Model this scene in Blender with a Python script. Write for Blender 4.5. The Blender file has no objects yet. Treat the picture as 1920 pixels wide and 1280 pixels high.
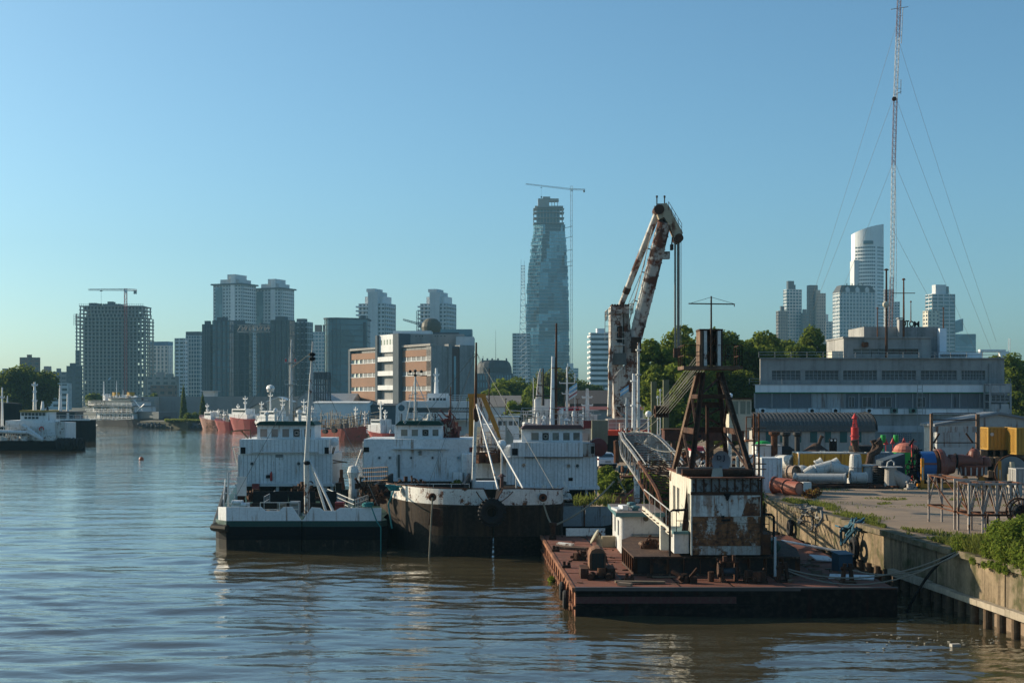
import bpy, bmesh, math, random
from mathutils import Vector, Matrix, noise as mnoise
R = math.radians
random.seed(11)
SC = bpy.context.scene
COL = SC.collection
# ------------------------------------------------------------------ camera, sky, sun, exposure
F, CX, HY, HC = 2667.0, 960.0, 745.0, 9.0      # focal length in photo pixels, centre column, horizon row, eye height
cam_data = bpy.data.cameras.new("camera")
cam = bpy.data.objects.new("camera", cam_data)
COL.objects.link(cam)
cam.location = (0, 0, HC)
cam.rotation_euler = (R(90), 0, 0)
cam_data.sensor_width = 36.0
cam_data.lens = 50.0
cam_data.shift_y = -(640 - HY) / 1920.0
cam_data.clip_start = 0.5
cam_data.clip_end = 12000
SC.camera = cam
SUN_EL, SUN_BACK = 19.0, 27.0                  # elevation; degrees behind the picture plane, sun on the left
sun_dir = Vector((-math.cos(R(SUN_BACK)) * math.cos(R(SUN_EL)), math.sin(R(SUN_BACK)) * math.cos(R(SUN_EL)), math.sin(R(SUN_EL))))
world = bpy.data.worlds.new("World")
SC.world = world
world.use_nodes = True
wn = world.node_tree
wn.nodes.clear()
sky = wn.nodes.new("ShaderNodeTexSky")
sky.sky_type = 'NISHITA'
sky.sun_disc = False
sky.sun_elevation = R(SUN_EL)
sky.sun_rotation = math.atan2(sun_dir.x, sun_dir.y)
sky.altitude = 0
sky.air_density = 0.8
sky.dust_density = 1.3
sky.ozone_density = 5.0
tint = wn.nodes.new("ShaderNodeMix"); tint.data_type = 'RGBA'; tint.blend_type = 'MULTIPLY'
tint.inputs[0].default_value = 1.0
tint.inputs[7].default_value = (0.97, 1.13, 0.96, 1)
bg = wn.nodes.new("ShaderNodeBackground")
bg.inputs[1].default_value = 0.109
wo = wn.nodes.new("ShaderNodeOutputWorld")
wn.links.new(sky.outputs[0], tint.inputs[6]); wn.links.new(tint.outputs[2], bg.inputs[0]); wn.links.new(bg.outputs[0], wo.inputs[0])
sun_data = bpy.data.lights.new("sun", 'SUN')
sun_data.energy = 5.0
sun_data.angle = R(0.5)
sun_data.color = (1.0, 0.84, 0.62)
sun = bpy.data.objects.new("sun", sun_data)
COL.objects.link(sun)
sun.location = (-60, 60, 80)
sun.rotation_euler = sun_dir.to_track_quat('Z', 'Y').to_euler()
SC.view_settings.view_transform = 'Standard'
SC.view_settings.look = 'None'
SC.view_settings.exposure = 0.6
SC.view_settings.gamma = 1.0
SC.view_settings.use_curve_mapping = False
SC.render.engine = 'CYCLES'
SC.cycles.max_bounces = 6
SC.cycles.diffuse_bounces = 2
SC.cycles.glossy_bounces = 3
SC.cycles.transmission_bounces = 3
SC.cycles.volume_bounces = 0
SC.cycles.caustics_reflective = False
SC.cycles.caustics_refractive = False
# ------------------------------------------------------------------ helpers
def W(px, py, Y):
 return Vector(((px - CX) * Y / F, Y, HC - (py - HY) * Y / F))
def wx(px, Y): return (px - CX) * Y / F
def wz(py, Y): return HC - (py - HY) * Y / F
class MB:
 """collects shapes; build() links them as ONE mesh object"""
 def __init__(s):
  s.v, s.f, s.mi, s.m, s.sm, s.smooth = [], [], [], 0, [], False
  s.M = None
 def add(s, vs, fs):
  o = len(s.v)
  if s.M is not None:
   vs = [s.M @ Vector(v) for v in vs]
  s.v += [tuple(v) for v in vs]
  for f in fs:
   s.f.append(tuple(i + o for i in f)); s.mi.append(s.m); s.sm.append(s.smooth)
  return s
 def box(s, x0, x1, y0, y1, z0, z1):
  return s.add([(x0,y0,z0),(x1,y0,z0),(x1,y1,z0),(x0,y1,z0),(x0,y0,z1),(x1,y0,z1),(x1,y1,z1),(x0,y1,z1)],
      [(0,3,2,1),(4,5,6,7),(0,1,5,4),(1,2,6,5),(2,3,7,6),(3,0,4,7)])
 def cbox(s, c, d, rz=0, rx=0, ry=0):
  m = Matrix.Translation(c) @ Matrix.Rotation(rz,4,'Z') @ Matrix.Rotation(ry,4,'Y') @ Matrix.Rotation(rx,4,'X')
  x,y,z = d[0]/2,d[1]/2,d[2]/2
  vs = [m @ Vector(p) for p in [(-x,-y,-z),(x,-y,-z),(x,y,-z),(-x,y,-z),(-x,-y,z),(x,-y,z),(x,y,z),(-x,y,z)]]
  return s.add(vs, [(0,3,2,1),(4,5,6,7),(0,1,5,4),(1,2,6,5),(2,3,7,6),(3,0,4,7)])
 def cyl(s, p0, p1, r0, r1=None, n=8, cap=True):
  p0, p1 = Vector(p0), Vector(p1)
  if r1 is None: r1 = r0
  d = (p1 - p0)
  if d.length < 1e-6: return s
  d.normalize()
  a = d.orthogonal().normalized(); b = d.cross(a)
  if n == 4:
   up = Vector((0,0,1)) if abs(d.z) < 0.9 else Vector((1,0,0))
   a = d.cross(up).normalized(); b = d.cross(a)
   a, b = (a+b).normalized(), (a-b).normalized()
  vs, fs = [], []
  for k in range(n):
   t = 2*math.pi*k/n
   o = a*math.cos(t) + b*math.sin(t)
   vs.append(p0 + o*r0); vs.append(p1 + o*r1)
  for k in range(n):
   j = (k+1) % n
   fs.append((2*k, 2*j, 2*j+1, 2*k+1))
  if cap:
   fs.append(tuple(2*k for k in reversed(range(n)))); fs.append(tuple(2*k+1 for k in range(n)))
  return s.add(vs, fs)
 def bar(s, p0, p1, w, h=None):
  """rectangular bar"""
  p0, p1 = Vector(p0), Vector(p1); h = h or w
  d = (p1-p0)
  if d.length < 1e-6: return s
  d.normalize()
  up = Vector((0,0,1)) if abs(d.z) < 0.95 else Vector((0,1,0))
  a = d.cross(up).normalized()*(w/2); b = a.cross(d).normalized()*(h/2)
  vs = [p0-a-b,p0+a-b,p0+a+b,p0-a+b,p1-a-b,p1+a-b,p1+a+b,p1-a+b]
  return s.add(vs, [(0,1,2,3),(7,6,5,4),(0,4,5,1),(1,5,6,2),(2,6,7,3),(3,7,4,0)])
 def tube(s, pts, r, n=6, cap=True):
  pts = [Vector(p) for p in pts]
  vs, fs = [], []
  a = None
  for i, p in enumerate(pts):
   d = (pts[min(i+1,len(pts)-1)] - pts[max(i-1,0)]).normalized()
   if a is None: a = d.orthogonal().normalized()
   else:
    a = (a - d*a.dot(d)).normalized()
   b = d.cross(a)
   rr = r[i] if isinstance(r,(list,tuple)) else r
   for k in range(n):
    t = 2*math.pi*k/n
    vs.append(p + (a*math.cos(t)+b*math.sin(t))*rr)
  for i in range(len(pts)-1):
   for k in range(n):
    j = (k+1)%n
    fs.append((i*n+k, i*n+j, (i+1)*n+j, (i+1)*n+k))
  if cap:
   fs.append(tuple(reversed(range(n)))); fs.append(tuple((len(pts)-1)*n+k for k in range(n)))
  return s.add(vs, fs)
 def prism(s, poly, vec):
  """extrude a closed 3D polygon along vec"""
  n = len(poly); vec = Vector(vec)
  p = [Vector(q) for q in poly]
  vs = p + [q+vec for q in p]
  nrm = sum(((p[i]).cross(p[(i+1)%n]) for i in range(n)), Vector())
  flip = nrm.dot(vec) > 0
  fs = [tuple(range(n)) if not flip else tuple(reversed(range(n))), tuple(range(2*n-1,n-1,-1)) if not flip else tuple(range(n,2*n))]
  for i in range(n):
   j = (i+1)%n
   fs.append((i, i+n, j+n, j) if not flip else (i, j, j+n, i+n))
  return s.add(vs, fs)
 def lathe(s, prof, c=(0,0,0), n=12, axis='Z', cap=True):
  vs, fs = [], []
  c = Vector(c)
  for r, h in prof:
   for k in range(n):
    t = 2*math.pi*k/n
    x, y = r*math.cos(t), r*math.sin(t)
    p = Vector((x,y,h)) if axis=='Z' else (Vector((h,x,y)) if axis=='X' else Vector((y,h,x)))
    vs.append(c+p)
  for i in range(len(prof)-1):
   for k in range(n):
    j = (k+1)%n
    fs.append((i*n+k, i*n+j, (i+1)*n+j, (i+1)*n+k))
  if cap:
   fs.append(tuple(reversed(range(n)))); fs.append(tuple((len(prof)-1)*n+k for k in range(n)))
  return s.add(vs, fs)
 def quad(s, a, b, c, d):
  return s.add([a,b,c,d], [(0,1,2,3)])
 def torus(s, c, Rr, r, axis='Y', n=16, m=8, sq=1.0):
  c = Vector(c); vs, fs = [], []
  for i in range(n):
   t = 2*math.pi*i/n
   for k in range(m):
    u = 2*math.pi*k/m
    q = Rr + r*math.cos(u); h = r*math.sin(u)*sq
    x, y = q*math.cos(t), q*math.sin(t)
    p = Vector((x,y,h)) if axis=='Z' else (Vector((h,x,y)) if axis=='X' else Vector((x,h,y)))
    vs.append(c+p)
  for i in range(n):
   for k in range(m):
    a, b = (i+1)%n, (k+1)%m
    fs.append((i*m+k, a*m+k, a*m+b, i*m+b))
  return s.add(vs, fs)
 def rail(s, pts, h, r=0.025, bars=2, step=1.5, n=4):
  pts = [Vector(p) for p in pts]
  for i in range(len(pts)-1):
   a, b = pts[i], pts[i+1]
   for k in range(bars):
    z = Vector((0,0,h*(k+1)/bars))
    s.cyl(a+z, b+z, r, n=n)
   m = max(1, round((b-a).length/step))
   for k in range(m+1):
    p = a.lerp(b, k/m)
    s.cyl(p, p+Vector((0,0,h)), r, n=n)
  return s
 def ladder(s, p0, p1, w, side=(1,0,0), r=0.02, step=0.3):
  p0, p1 = Vector(p0), Vector(p1); sd = Vector(side)*(w/2)
  s.cyl(p0-sd, p1-sd, r, n=4); s.cyl(p0+sd, p1+sd, r, n=4)
  m = max(2, int((p1-p0).length/step))
  for k in range(m):
   q = p0.lerp(p1, (k+.5)/m)
   s.cyl(q-sd, q+sd, r*.8, n=4)
  return s
 def lattice(s, p0, p1, w0, w1, nseg, r, rb=None, ref=(0,1,0)):
  p0, p1 = Vector(p0), Vector(p1); rb = rb or r*.6
  d = (p1-p0).normalized()
  a = d.cross(Vector(ref)).normalized(); b = d.cross(a)
  cs = []
  for i in range(nseg+1):
   t = i/nseg; w = (w0+(w1-w0)*t)/2; c = p0.lerp(p1,t)
   cs.append([c+a*w+b*w, c-a*w+b*w, c-a*w-b*w, c+a*w-b*w])
  for k in range(4):
   s.cyl(cs[0][k], cs[-1][k], r, n=4)
  for i in range(nseg):
   for k in range(4):
    j = (k+1)%4
    if i % 2: s.cyl(cs[i][k], cs[i+1][j], rb, n=3, cap=False)
    else: s.cyl(cs[i][j], cs[i+1][k], rb, n=3, cap=False)
    s.cyl(cs[i+1][k], cs[i+1][j], rb, n=3, cap=False)
  return s
 def wall(s, x0, x1, z0, z1, y0, y1, ops):
  """a wall slab along x with rectangular openings (all of one height band): ops = [(a,b,za,zb)]"""
  if not ops: return s.box(x0,x1,y0,y1,z0,z1)
  za, zb = ops[0][2], ops[0][3]
  s.box(x0,x1,y0,y1,z0,za); s.box(x0,x1,y0,y1,zb,z1)
  x = x0
  for a,b,_,_ in ops:
   if a > x: s.box(x,a,y0,y1,za,zb)
   x = b
  if x1 > x: s.box(x,x1,y0,y1,za,zb)
  return s
 def mesh(s, name, mats, inv=None):
  me = bpy.data.meshes.new(name)
  vs = s.v if inv is None else [tuple(inv @ Vector(v)) for v in s.v]
  me.from_pydata(vs, [], s.f)
  if not isinstance(mats,(list,tuple)): mats = [mats]
  for m in mats: me.materials.append(m)
  if len(mats) > 1: me.polygons.foreach_set("material_index", s.mi)
  if any(s.sm): me.polygons.foreach_set("use_smooth", s.sm)
  me.update()
  return me
 def build(s, name, mats, parent=None, label=None, kind=None):
  inv = None
  if parent is not None: inv = INV.get(parent.name)
  o = bpy.data.objects.new(name, s.mesh(name, mats, inv))
  COL.objects.link(o)
  if parent is not None:
   o.parent = parent
   if inv is not None: INV[o.name] = inv
  if label: o["label"] = label
  if kind: o["kind"] = kind
  return o
INV = {}          # object name -> world-to-local matrix of its thing; shapes are always written in world metres
LABELS = {}
def thing(name, label, cat, loc=(0,0,0), rotz=0.0, group=None):
 o = bpy.data.objects.new(name, None); COL.objects.link(o)
 o.empty_display_size = 0.3
 o.location = loc; o.rotation_euler = (0,0,rotz)
 INV[o.name] = (Matrix.Translation(loc) @ Matrix.Rotation(rotz,4,'Z')).inverted()
 return tag(o, label, cat, group)
def tag(o, label, cat, group=None):
 if label in LABELS and LABELS[label] != group: print("DUPLICATE LABEL", label)
 LABELS[label] = group or '-'
 o["label"] = label; o["category"] = cat
 if group: o["group"] = group
 return o
def single(mb, name, mats, label, cat, group=None):
 """a thing that is one mesh: its origin goes to the middle of its foot"""
 xs = [v[0] for v in mb.v]; ys = [v[1] for v in mb.v]; zs = [v[2] for v in mb.v]
 c = Vector(((min(xs)+max(xs))/2, (min(ys)+max(ys))/2, min(zs)))
 me = mb.mesh(name, mats, Matrix.Translation(-c))
 o = bpy.data.objects.new(name, me); COL.objects.link(o); o.location = c
 return tag(o, label, cat, group)
def structure(mb, name, mats):
 o = mb.build(name, mats); o["kind"] = "structure"; return o
def inst(me, name, parent, loc, rz=0.0, sc=(1,1,1)):
 """a repeated piece that shares mesh data; loc in world metres"""
 o = bpy.data.objects.new(name, me); COL.objects.link(o)
 inv = INV.get(parent.name); o.parent = parent
 M = Matrix.Translation(loc) @ Matrix.Rotation(rz,4,'Z') @ Matrix.Diagonal((*sc,1))
 o.matrix_basis = (inv @ M) if inv is not None else M
 return o
def copy_thing(root, loc, rotz, label, group=None):
 def cp(o, par):
  c = o.copy(); COL.objects.link(c)
  if par: c.parent = par
  for ch in o.children: cp(ch, c)
  return c
 r = cp(root, None); r.location = loc; r.rotation_euler = (0,0,rotz)
 return tag(r, label, root["category"], group or root.get("group"))
# ------------------------------------------------------------------ materials
def newmat(name):
 m = bpy.data.materials.new(name); m.use_nodes = True
 nt = m.node_tree; nt.nodes.clear()
 out = nt.nodes.new("ShaderNodeOutputMaterial"); b = nt.nodes.new("ShaderNodeBsdfPrincipled")
 nt.links.new(b.outputs[0], out.inputs[0])
 return m, nt, b
def nd(nt, t, **kw):
 n = nt.nodes.new("ShaderNode"+t)
 for k,v in kw.items(): setattr(n,k,v)
 return n
def coords(nt, scale=(1,1,1)):
 tc = nd(nt,"TexCoord"); mp = nd(nt,"Mapping"); mp.inputs["Scale"].default_value = scale
 nt.links.new(tc.outputs["Object"], mp.inputs[0]); return mp.outputs[0]
def noise(nt, co, scale, detail=4, rough=.6):
 n = nd(nt,"TexNoise"); n.inputs["Scale"].default_value = scale; n.inputs["Detail"].default_value = detail
 n.inputs["Roughness"].default_value = rough
 nt.links.new(co, n.inputs["Vector"]); return n.outputs["Fac"]
def ramp(nt, fac, a, b, ca=0.0, cb=1.0):
 r = nd(nt,"MapRange"); r.inputs[1].default_value = a; r.inputs[2].default_value = b
 r.inputs[3].default_value = ca; r.inputs[4].default_value = cb
 nt.links.new(fac, r.inputs[0]); return r.outputs[0]
def mix(nt, fac, a, b, mode='MIX'):
 m = nd(nt,"Mix", data_type='RGBA', blend_type=mode)
 for sock, val in ((0,fac),(6,a),(7,b)):
  if isinstance(val,(int,float)): m.inputs[sock].default_value = val
  elif isinstance(val,(tuple,list)): m.inputs[sock].default_value = (*val[:3],1)
  else: nt.links.new(val, m.inputs[sock])
 return m.outputs[2]
def math2(nt, op, a, b):
 m = nd(nt,"Math",operation=op)
 for i,v in enumerate((a,b)):
  if isinstance(v,(int,float)): m.inputs[i].default_value = v
  else: nt.links.new(v, m.inputs[i])
 return m.outputs[0]
def bump(nt, b, h, strength=.4, dist=.02):
 n = nd(nt,"Bump"); n.inputs["Strength"].default_value = strength; n.inputs["Distance"].default_value = dist
 nt.links.new(h, n.inputs["Height"]); nt.links.new(n.outputs[0], b.inputs["Normal"])
MATS = {}
RUST = (0.16,0.062,0.028); RUSTD = (0.055,0.026,0.017)
def paint(name, col=None, rust=0.0, streak=0.0, dirt=0.3, rough=.5, scale=1.0, metal=0.0, rcol=RUST, zb=None, stretch=1.0):
 """weathered paint on steel: rust patches, runs that go down, grime"""
 if name in MATS: return MATS[name]
 m, nt, b = newmat(name)
 co = coords(nt)
 n1 = noise(nt, coords(nt,(1,1,stretch)), 1.1*scale, 6, .65); n2 = noise(nt, co, 7*scale, 5, .6)
 g = ramp(nt, noise(nt, co, .35*scale, 4), .35, .7)
 dark = tuple(c*.55 for c in col)
 c = mix(nt, math2(nt,'MULTIPLY',g,dirt), col, dark)
 c = mix(nt, math2(nt,'MULTIPLY',ramp(nt,n2,.45,.7),dirt*.5), c, (0.09,0.075,0.055))
 rfac = None
 if streak > 0:
  s1 = noise(nt, coords(nt,(2.6*scale,2.6*scale,.22*scale)), 1.6, 5, .6)
  sf = math2(nt,'MULTIPLY', ramp(nt,s1,.60-.16*streak,.70-.16*streak), ramp(nt,n1,.35,.6,.25,1))
  rc = mix(nt, n2, rcol, tuple(.5*x for x in rcol))
  c = mix(nt, math2(nt,'MULTIPLY',sf,.85), c, rc); rfac = sf
 if rust > 0:
  base = math2(nt,'ADD',math2(nt,'MULTIPLY',n1,.75),math2(nt,'MULTIPLY',n2,.25))
  if zb:   # corrosion that is worse at the foot of the plates
   sx = nd(nt,"SeparateXYZ"); nt.links.new(co, sx.inputs[0])
   base = math2(nt,'ADD',base,ramp(nt,sx.outputs[2],zb[0],zb[1],zb[2],zb[3]))
  f = ramp(nt, base, .72-.42*rust, .77-.40*rust)
  n3 = noise(nt, co, 3.3*scale, 4)
  rc = mix(nt, ramp(nt,n3,.35,.65), rcol, RUSTD)
  c = mix(nt, f, c, rc); rfac = f if rfac is None else math2(nt,'MAXIMUM',f,rfac)
 nt.links.new(c, b.inputs["Base Color"])
 if rfac is not None: nt.links.new(ramp(nt,rfac,0,1,rough,.9), b.inputs["Roughness"])
 else: b.inputs["Roughness"].default_value = rough
 b.inputs["Metallic"].default_value = metal; b.inputs["Specular IOR Level"].default_value = .3 if max(col) > .05 else .08
 bump(nt, b, n2, .25, .012)
 MATS[name] = m; return m
def rusty(name, c1=RUST, c2=RUSTD, scale=1.0, pale=0.15):
 if name in MATS: return MATS[name]
 m, nt, b = newmat(name); co = coords(nt)
 n1 = noise(nt,co,1.3*scale,6,.65); n2 = noise(nt,co,9*scale,5)
 c = mix(nt, ramp(nt,n1,.35,.65), c1, c2)
 c = mix(nt, math2(nt,'MULTIPLY',ramp(nt,n2,.55,.75),pale), c, (.35,.27,.2))
 nt.links.new(c,b.inputs["Base Color"]); b.inputs["Roughness"].default_value=.85; b.inputs["Specular IOR Level"].default_value=.15
 bump(nt,b,n2,.5,.02); MATS[name]=m; return m
def concrete(name, col, stain=.6, scale=1.0, moss=0.0):
 if name in MATS: return MATS[name]
 m, nt, b = newmat(name); co = coords(nt)
 n1 = noise(nt,co,.5*scale,6,.65); n2 = noise(nt,co,6*scale,6)
 s1 = noise(nt,coords(nt,(2.2*scale,2.2*scale,.16*scale)),1.3,5,.65)
 dark = tuple(c*.38 for c in col)
 c = mix(nt, math2(nt,'MULTIPLY',ramp(nt,n1,.38,.68),stain*.6), col, dark)
 c = mix(nt, math2(nt,'MULTIPLY',ramp(nt,s1,.48,.7),stain), c, dark)
 c = mix(nt, math2(nt,'MULTIPLY',ramp(nt,n2,.4,.7),.25), c, tuple(min(1,x*1.35) for x in col))
 if moss: c = mix(nt, math2(nt,'MULTIPLY',ramp(nt,noise(nt,co,.8*scale,5),.5,.66),moss), c, (.05,.055,.02))
 nt.links.new(c,b.inputs["Base Color"]); b.inputs["Roughness"].default_value=.9; b.inputs["Specular IOR Level"].default_value=.15
 bump(nt,b,n2,.35,.02); MATS[name]=m; return m
def plain(name, col=None, rough=.6, metal=0.0, var=.25, scale=2.0, spec=.3):
 if name in MATS: return MATS[name]
 m, nt, b = newmat(name); co = coords(nt)
 n1 = noise(nt,co,scale,5)
 c = mix(nt, math2(nt,'MULTIPLY',ramp(nt,n1,.35,.7),var), col, tuple(x*.5 for x in col))
 nt.links.new(c,b.inputs["Base Color"]); b.inputs["Roughness"].default_value=rough; b.inputs["Metallic"].default_value=metal
 b.inputs["Specular IOR Level"].default_value = spec
 MATS[name]=m; return m
def glass(name, col=(.03,.045,.05), rough=.06, scale=.4, var=.5):
 """window glass seen by day: dark behind, mirror of the sky in front"""
 if name in MATS: return MATS[name]
 m, nt, b = newmat(name); co = coords(nt)
 vo = nd(nt,"TexVoronoi"); vo.inputs["Scale"].default_value = scale
 nt.links.new(co, vo.inputs["Vector"])
 h = nd(nt,"SeparateColor"); nt.links.new(vo.outputs["Color"],h.inputs[0])
 c = mix(nt, math2(nt,'MULTIPLY',h.outputs[0],var), col, tuple(min(1,x*2.6+.01) for x in col))
 nt.links.new(c,b.inputs["Base Color"]); b.inputs["Roughness"].default_value=rough
 b.inputs["IOR"].default_value=1.5; b.inputs["Specular IOR Level"].default_value=.5
 MATS[name]=m; return m
M_white = paint("white_paint",(.62,.62,.6),rust=.12,streak=.25,dirt=.35)
M_white2 = paint("clean_white_paint",(.72,.73,.72),dirt=.2)
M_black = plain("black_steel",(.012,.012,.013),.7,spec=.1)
M_rubber = plain("rubber",(.014,.014,.015),.85)
M_rust = rusty("rust_plain")
M_rustdark = rusty("rust_dark",(.085,.036,.02),(.03,.017,.012))
M_rope = plain("rope_fibre",(.25,.22,.16),.9)
M_ropeteal = plain("rope_teal",(.03,.20,.20),.9)
M_cable = plain("steel_cable",(.20,.19,.16),.6)
M_glassdark = glass("dark_glass")
M_wood = plain("weathered_wood",(.16,.115,.075),.85,var=.6,scale=5)
# ------------------------------------------------------------------ the setting: water, land, quay
import numpy as np
rng = np.random.default_rng(5)
def qx(Y): return 15.8 - 0.087*(Y-88)          # face of the quay wall
QZ = 2.7
def make_water():
 rows, Y = [], 26.0
 while Y < 620:
  rows.append(Y); Y += max(.16, Y*Y/24000*1.05)
 rows += [700, 900, 1300, 2200, 3400]
 nx = 330
 u = np.linspace(-1,1,nx)
 YY = np.array(rows)[:,None]*np.ones((1,nx))
 XX = u[None,:]*(YY*.46+16)
 H = np.zeros_like(XX)
 r = np.random.default_rng(3)
 dy = np.maximum(.16, YY*YY/24000*1.05)
 warp = 1.3*np.sin(XX*.11+YY*.05)+1.1*np.sin(XX*.07-YY*.09+2)
 env = .55+.45*np.sin(XX*.13+1.3+.9*np.sin(YY*.06))*np.sin(YY*.08+.5+.7*np.sin(XX*.05))
 for lam,amp,ang in ((7.5,.024,80),(5.2,.019,101),(3.7,.015,72),(2.6,.0135,95),(1.9,.0105,110),(1.45,.0085,84),(1.1,.0065,65),(.8,.0042,98)):
  for j in range(2):
   a = R(ang+r.uniform(-9,9)); k = 2*math.pi/(lam*r.uniform(.85,1.15))
   fade = np.clip((lam/dy-2.2)/4,0,1)
   H += amp*fade*(.35+.65*env)*np.sin(k*(XX*math.cos(a)+YY*math.sin(a))+r.uniform(0,6)+warp*r.uniform(.7,1.5))
 d = np.hypot(XX-1.0, YY-77.5)
 H += .016*np.exp(-((d-15)/9)**2)*np.sin(d*2*math.pi/1.9+.6*np.sin(XX*.3))*np.clip((90-YY)/10,0,1)
 d2 = np.hypot(XX-18.4, YY-48.6)
 H += .16*np.exp(-(d2/2.6)**2) + .03*np.exp(-(d2/4.5)**2)*np.sin(XX*5.1+2*np.sin(YY*3.1))*np.sin(YY*4.3+XX)
 n = len(rows)
 vs = np.stack([XX,YY,H],-1).reshape(-1,3)
 i = np.arange(n-1)[:,None]*nx + np.arange(nx-1)[None,:]
 fs = np.stack([i,i+1,i+1+nx,i+nx],-1).reshape(-1,4)
 me = bpy.data.meshes.new("water")
 me.vertices.add(len(vs)); me.vertices.foreach_set("co", vs.ravel())
 me.loops.add(fs.size); me.loops.foreach_set("vertex_index", fs.ravel().astype(np.int32))
 me.polygons.add(len(fs)); me.polygons.foreach_set("loop_start", np.arange(0,fs.size,4,dtype=np.int32))
 me.polygons.foreach_set("use_smooth", np.ones(len(fs),dtype=bool))
 me.update(calc_edges=True)
 m, nt, b = newmat("river_water")
 co = coords(nt,(1,1.9,1))
 n1 = noise(nt,coords(nt,(.02,.05,1)),1,4)
 c = mix(nt, ramp(nt,n1,.35,.65), (.055,.047,.026), (.075,.062,.033))
 nt.links.new(c,b.inputs["Base Color"])
 b.inputs["Roughness"].default_value=.025; b.inputs["IOR"].default_value=1.7
 h1 = noise(nt,co,.55,3,.5); h2 = noise(nt,co,2.3,3,.55)
 h = math2(nt,'ADD',math2(nt,'MULTIPLY',h1,.095),math2(nt,'MULTIPLY',h2,.017))
 patch = ramp(nt,noise(nt,coords(nt,(.03,.02,1)),1,3),.38,.62,.35,1.0)
 bump(nt,b,math2(nt,'MULTIPLY',h,patch),1.0,.85)
 me.materials.append(m)
 o = bpy.data.objects.new("water", me); COL.objects.link(o); o["kind"]="structure"
make_water()
mb = MB(); mb.quad((-3000,-300,-.45),(3000,-300,-.45),(3000,3600,-.45),(-3000,3600,-.45))
structure(mb,"river_bed",plain("mud",(.03,.025,.015),.9))
def asphalt():
 m, nt, b = newmat("yard_asphalt"); co = coords(nt)
 n1 = noise(nt,co,.12,6,.65); n2 = noise(nt,co,.9,6,.7); n3 = noise(nt,co,14,4)
 c = mix(nt, ramp(nt,n1,.4,.6), (.29,.20,.125), (.20,.14,.09))
 c = mix(nt, math2(nt,'MULTIPLY',ramp(nt,n2,.45,.7),.6), c, (.15,.115,.09))
 c = mix(nt, math2(nt,'MULTIPLY',ramp(nt,n3,.5,.75),.4), c, (.30,.26,.21))
 st = noise(nt,coords(nt,(.05,1.4,1)),1,4)
 c = mix(nt, math2(nt,'MULTIPLY',ramp(nt,st,.55,.68),.45), c, (.06,.05,.04))  # long dark bands: strips of shadow put into the ground colour
 nt.links.new(c,b.inputs["Base Color"]); b.inputs["Roughness"].default_value=.92
 bump(nt,b,n3,.4,.02); return m
yard = [(qx(-60)+.5,-60),(qx(88)+.5,88),(9.2,118),(7.6,146),(14,148),(17,228),(420,228),(420,-60)]
mb = MB(); mb.prism([(x,y,QZ) for x,y in reversed(yard)],(0,0,-4.2)); structure(mb,"yard_ground",asphalt())
def soil():
 m, nt, b = newmat("shore_soil"); co = coords(nt)
 n1 = noise(nt,co,.03,6,.65); n2 = noise(nt,co,.5,5)
 c = mix(nt, ramp(nt,n1,.4,.6), (.075,.075,.04), (.13,.115,.09)); c = mix(nt, math2(nt,'MULTIPLY',n2,.4), c, (.05,.06,.025))
 nt.links.new(c,b.inputs["Base Color"]); b.inputs["Roughness"].default_value=.95; return m
far = [(17,228.2),(2,236),(-8,262),(-24,330),(-40,345),(-62,405),(-88,420),(-94,412),(-112,428),(-116,478),(-162,484),(-140,352),(-118,268),(-150,120),(-170,-60),(-3200,-60),(-3200,3600),(3200,3600),(3200,228.2)]
mb = MB(); mb.prism([(x,y,1.9) for x,y in far],(0,0,-3.4)); structure(mb,"far_ground",soil())
# ---- quay wall: panels, coping, waler, piles
C_quay = concrete("quay_concrete",(.29,.22,.14),1.5,1.3,.8)
C_quayd = concrete("quay_concrete_grey",(.23,.18,.12),1.5,1.3,.9)
wall = thing("quay_wall","stained concrete quay wall on steel piles along the yard edge","quay wall",(qx(66),66,0))
def qquad(Y0,Y1,z0,z1,d0,d1):
 """block between two stations; d = distance behind the wall face"""
 return [(qx(Y0)+d0,Y0,z0),(qx(Y0)+d1,Y0,z0),(qx(Y1)+d1,Y1,z0),(qx(Y1)+d0,Y1,z0),(qx(Y0)+d0,Y0,z1),(qx(Y0)+d1,Y0,z1),(qx(Y1)+d1,Y1,z1),(qx(Y1)+d0,Y1,z1)]
BOXF = [(0,3,2,1),(4,5,6,7),(0,1,5,4),(1,2,6,5),(2,3,7,6),(3,0,4,7)]
Y = 30.0; k = 0
while Y < 88:
 L = 3.25 if k % 2 else 3.6
 Y1 = min(Y+L, 88.3)
 off = (0.0,.05,.02,.07,.03)[k%5] - (.10 if Y >= 68.2 else 0.0)
 mb = MB(); mb.add(qquad(Y+.02,Y1-.02,.95,QZ-.22,off,off+.45),BOXF)
 mb.build("wall_panel",C_quay if k%3 else C_quayd,wall); Y = Y1; k += 1
Y = 30.0
while Y < 88:
 Y1 = min(Y+2.4, 88.3)
 dz = random.uniform(-.05,.03)
 mb = MB(); mb.add(qquad(Y+.015,Y1-.015,QZ-.215,QZ+.05+dz,-.16+random.uniform(-.04,.03),.62),BOXF)
 mb.build("coping_block",concrete("coping",(.19,.155,.105),1.0,1.6,.9),wall); Y = Y1
Y = 30.0
while Y < 66:
 Y1 = min(Y+2.6, 66)
 mb = MB(); mb.add(qquad(Y+.012,Y1-.012,.80,1.06+random.uniform(-.04,.04),-.30,-.02 if False else -.005),BOXF)
 mb.build("waler_beam",concrete("waler",(.40,.34,.26),.7,1.5,.3),wall); Y = Y1
mb = MB(); mb.cyl((0,0,-1.2),(0,0,.95),.17,n=12); pile_me = mb.mesh("pile",rusty("pile_steel",(.15,.10,.06),(.05,.035,.025),.8,.3))
Y = 40.6
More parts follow.
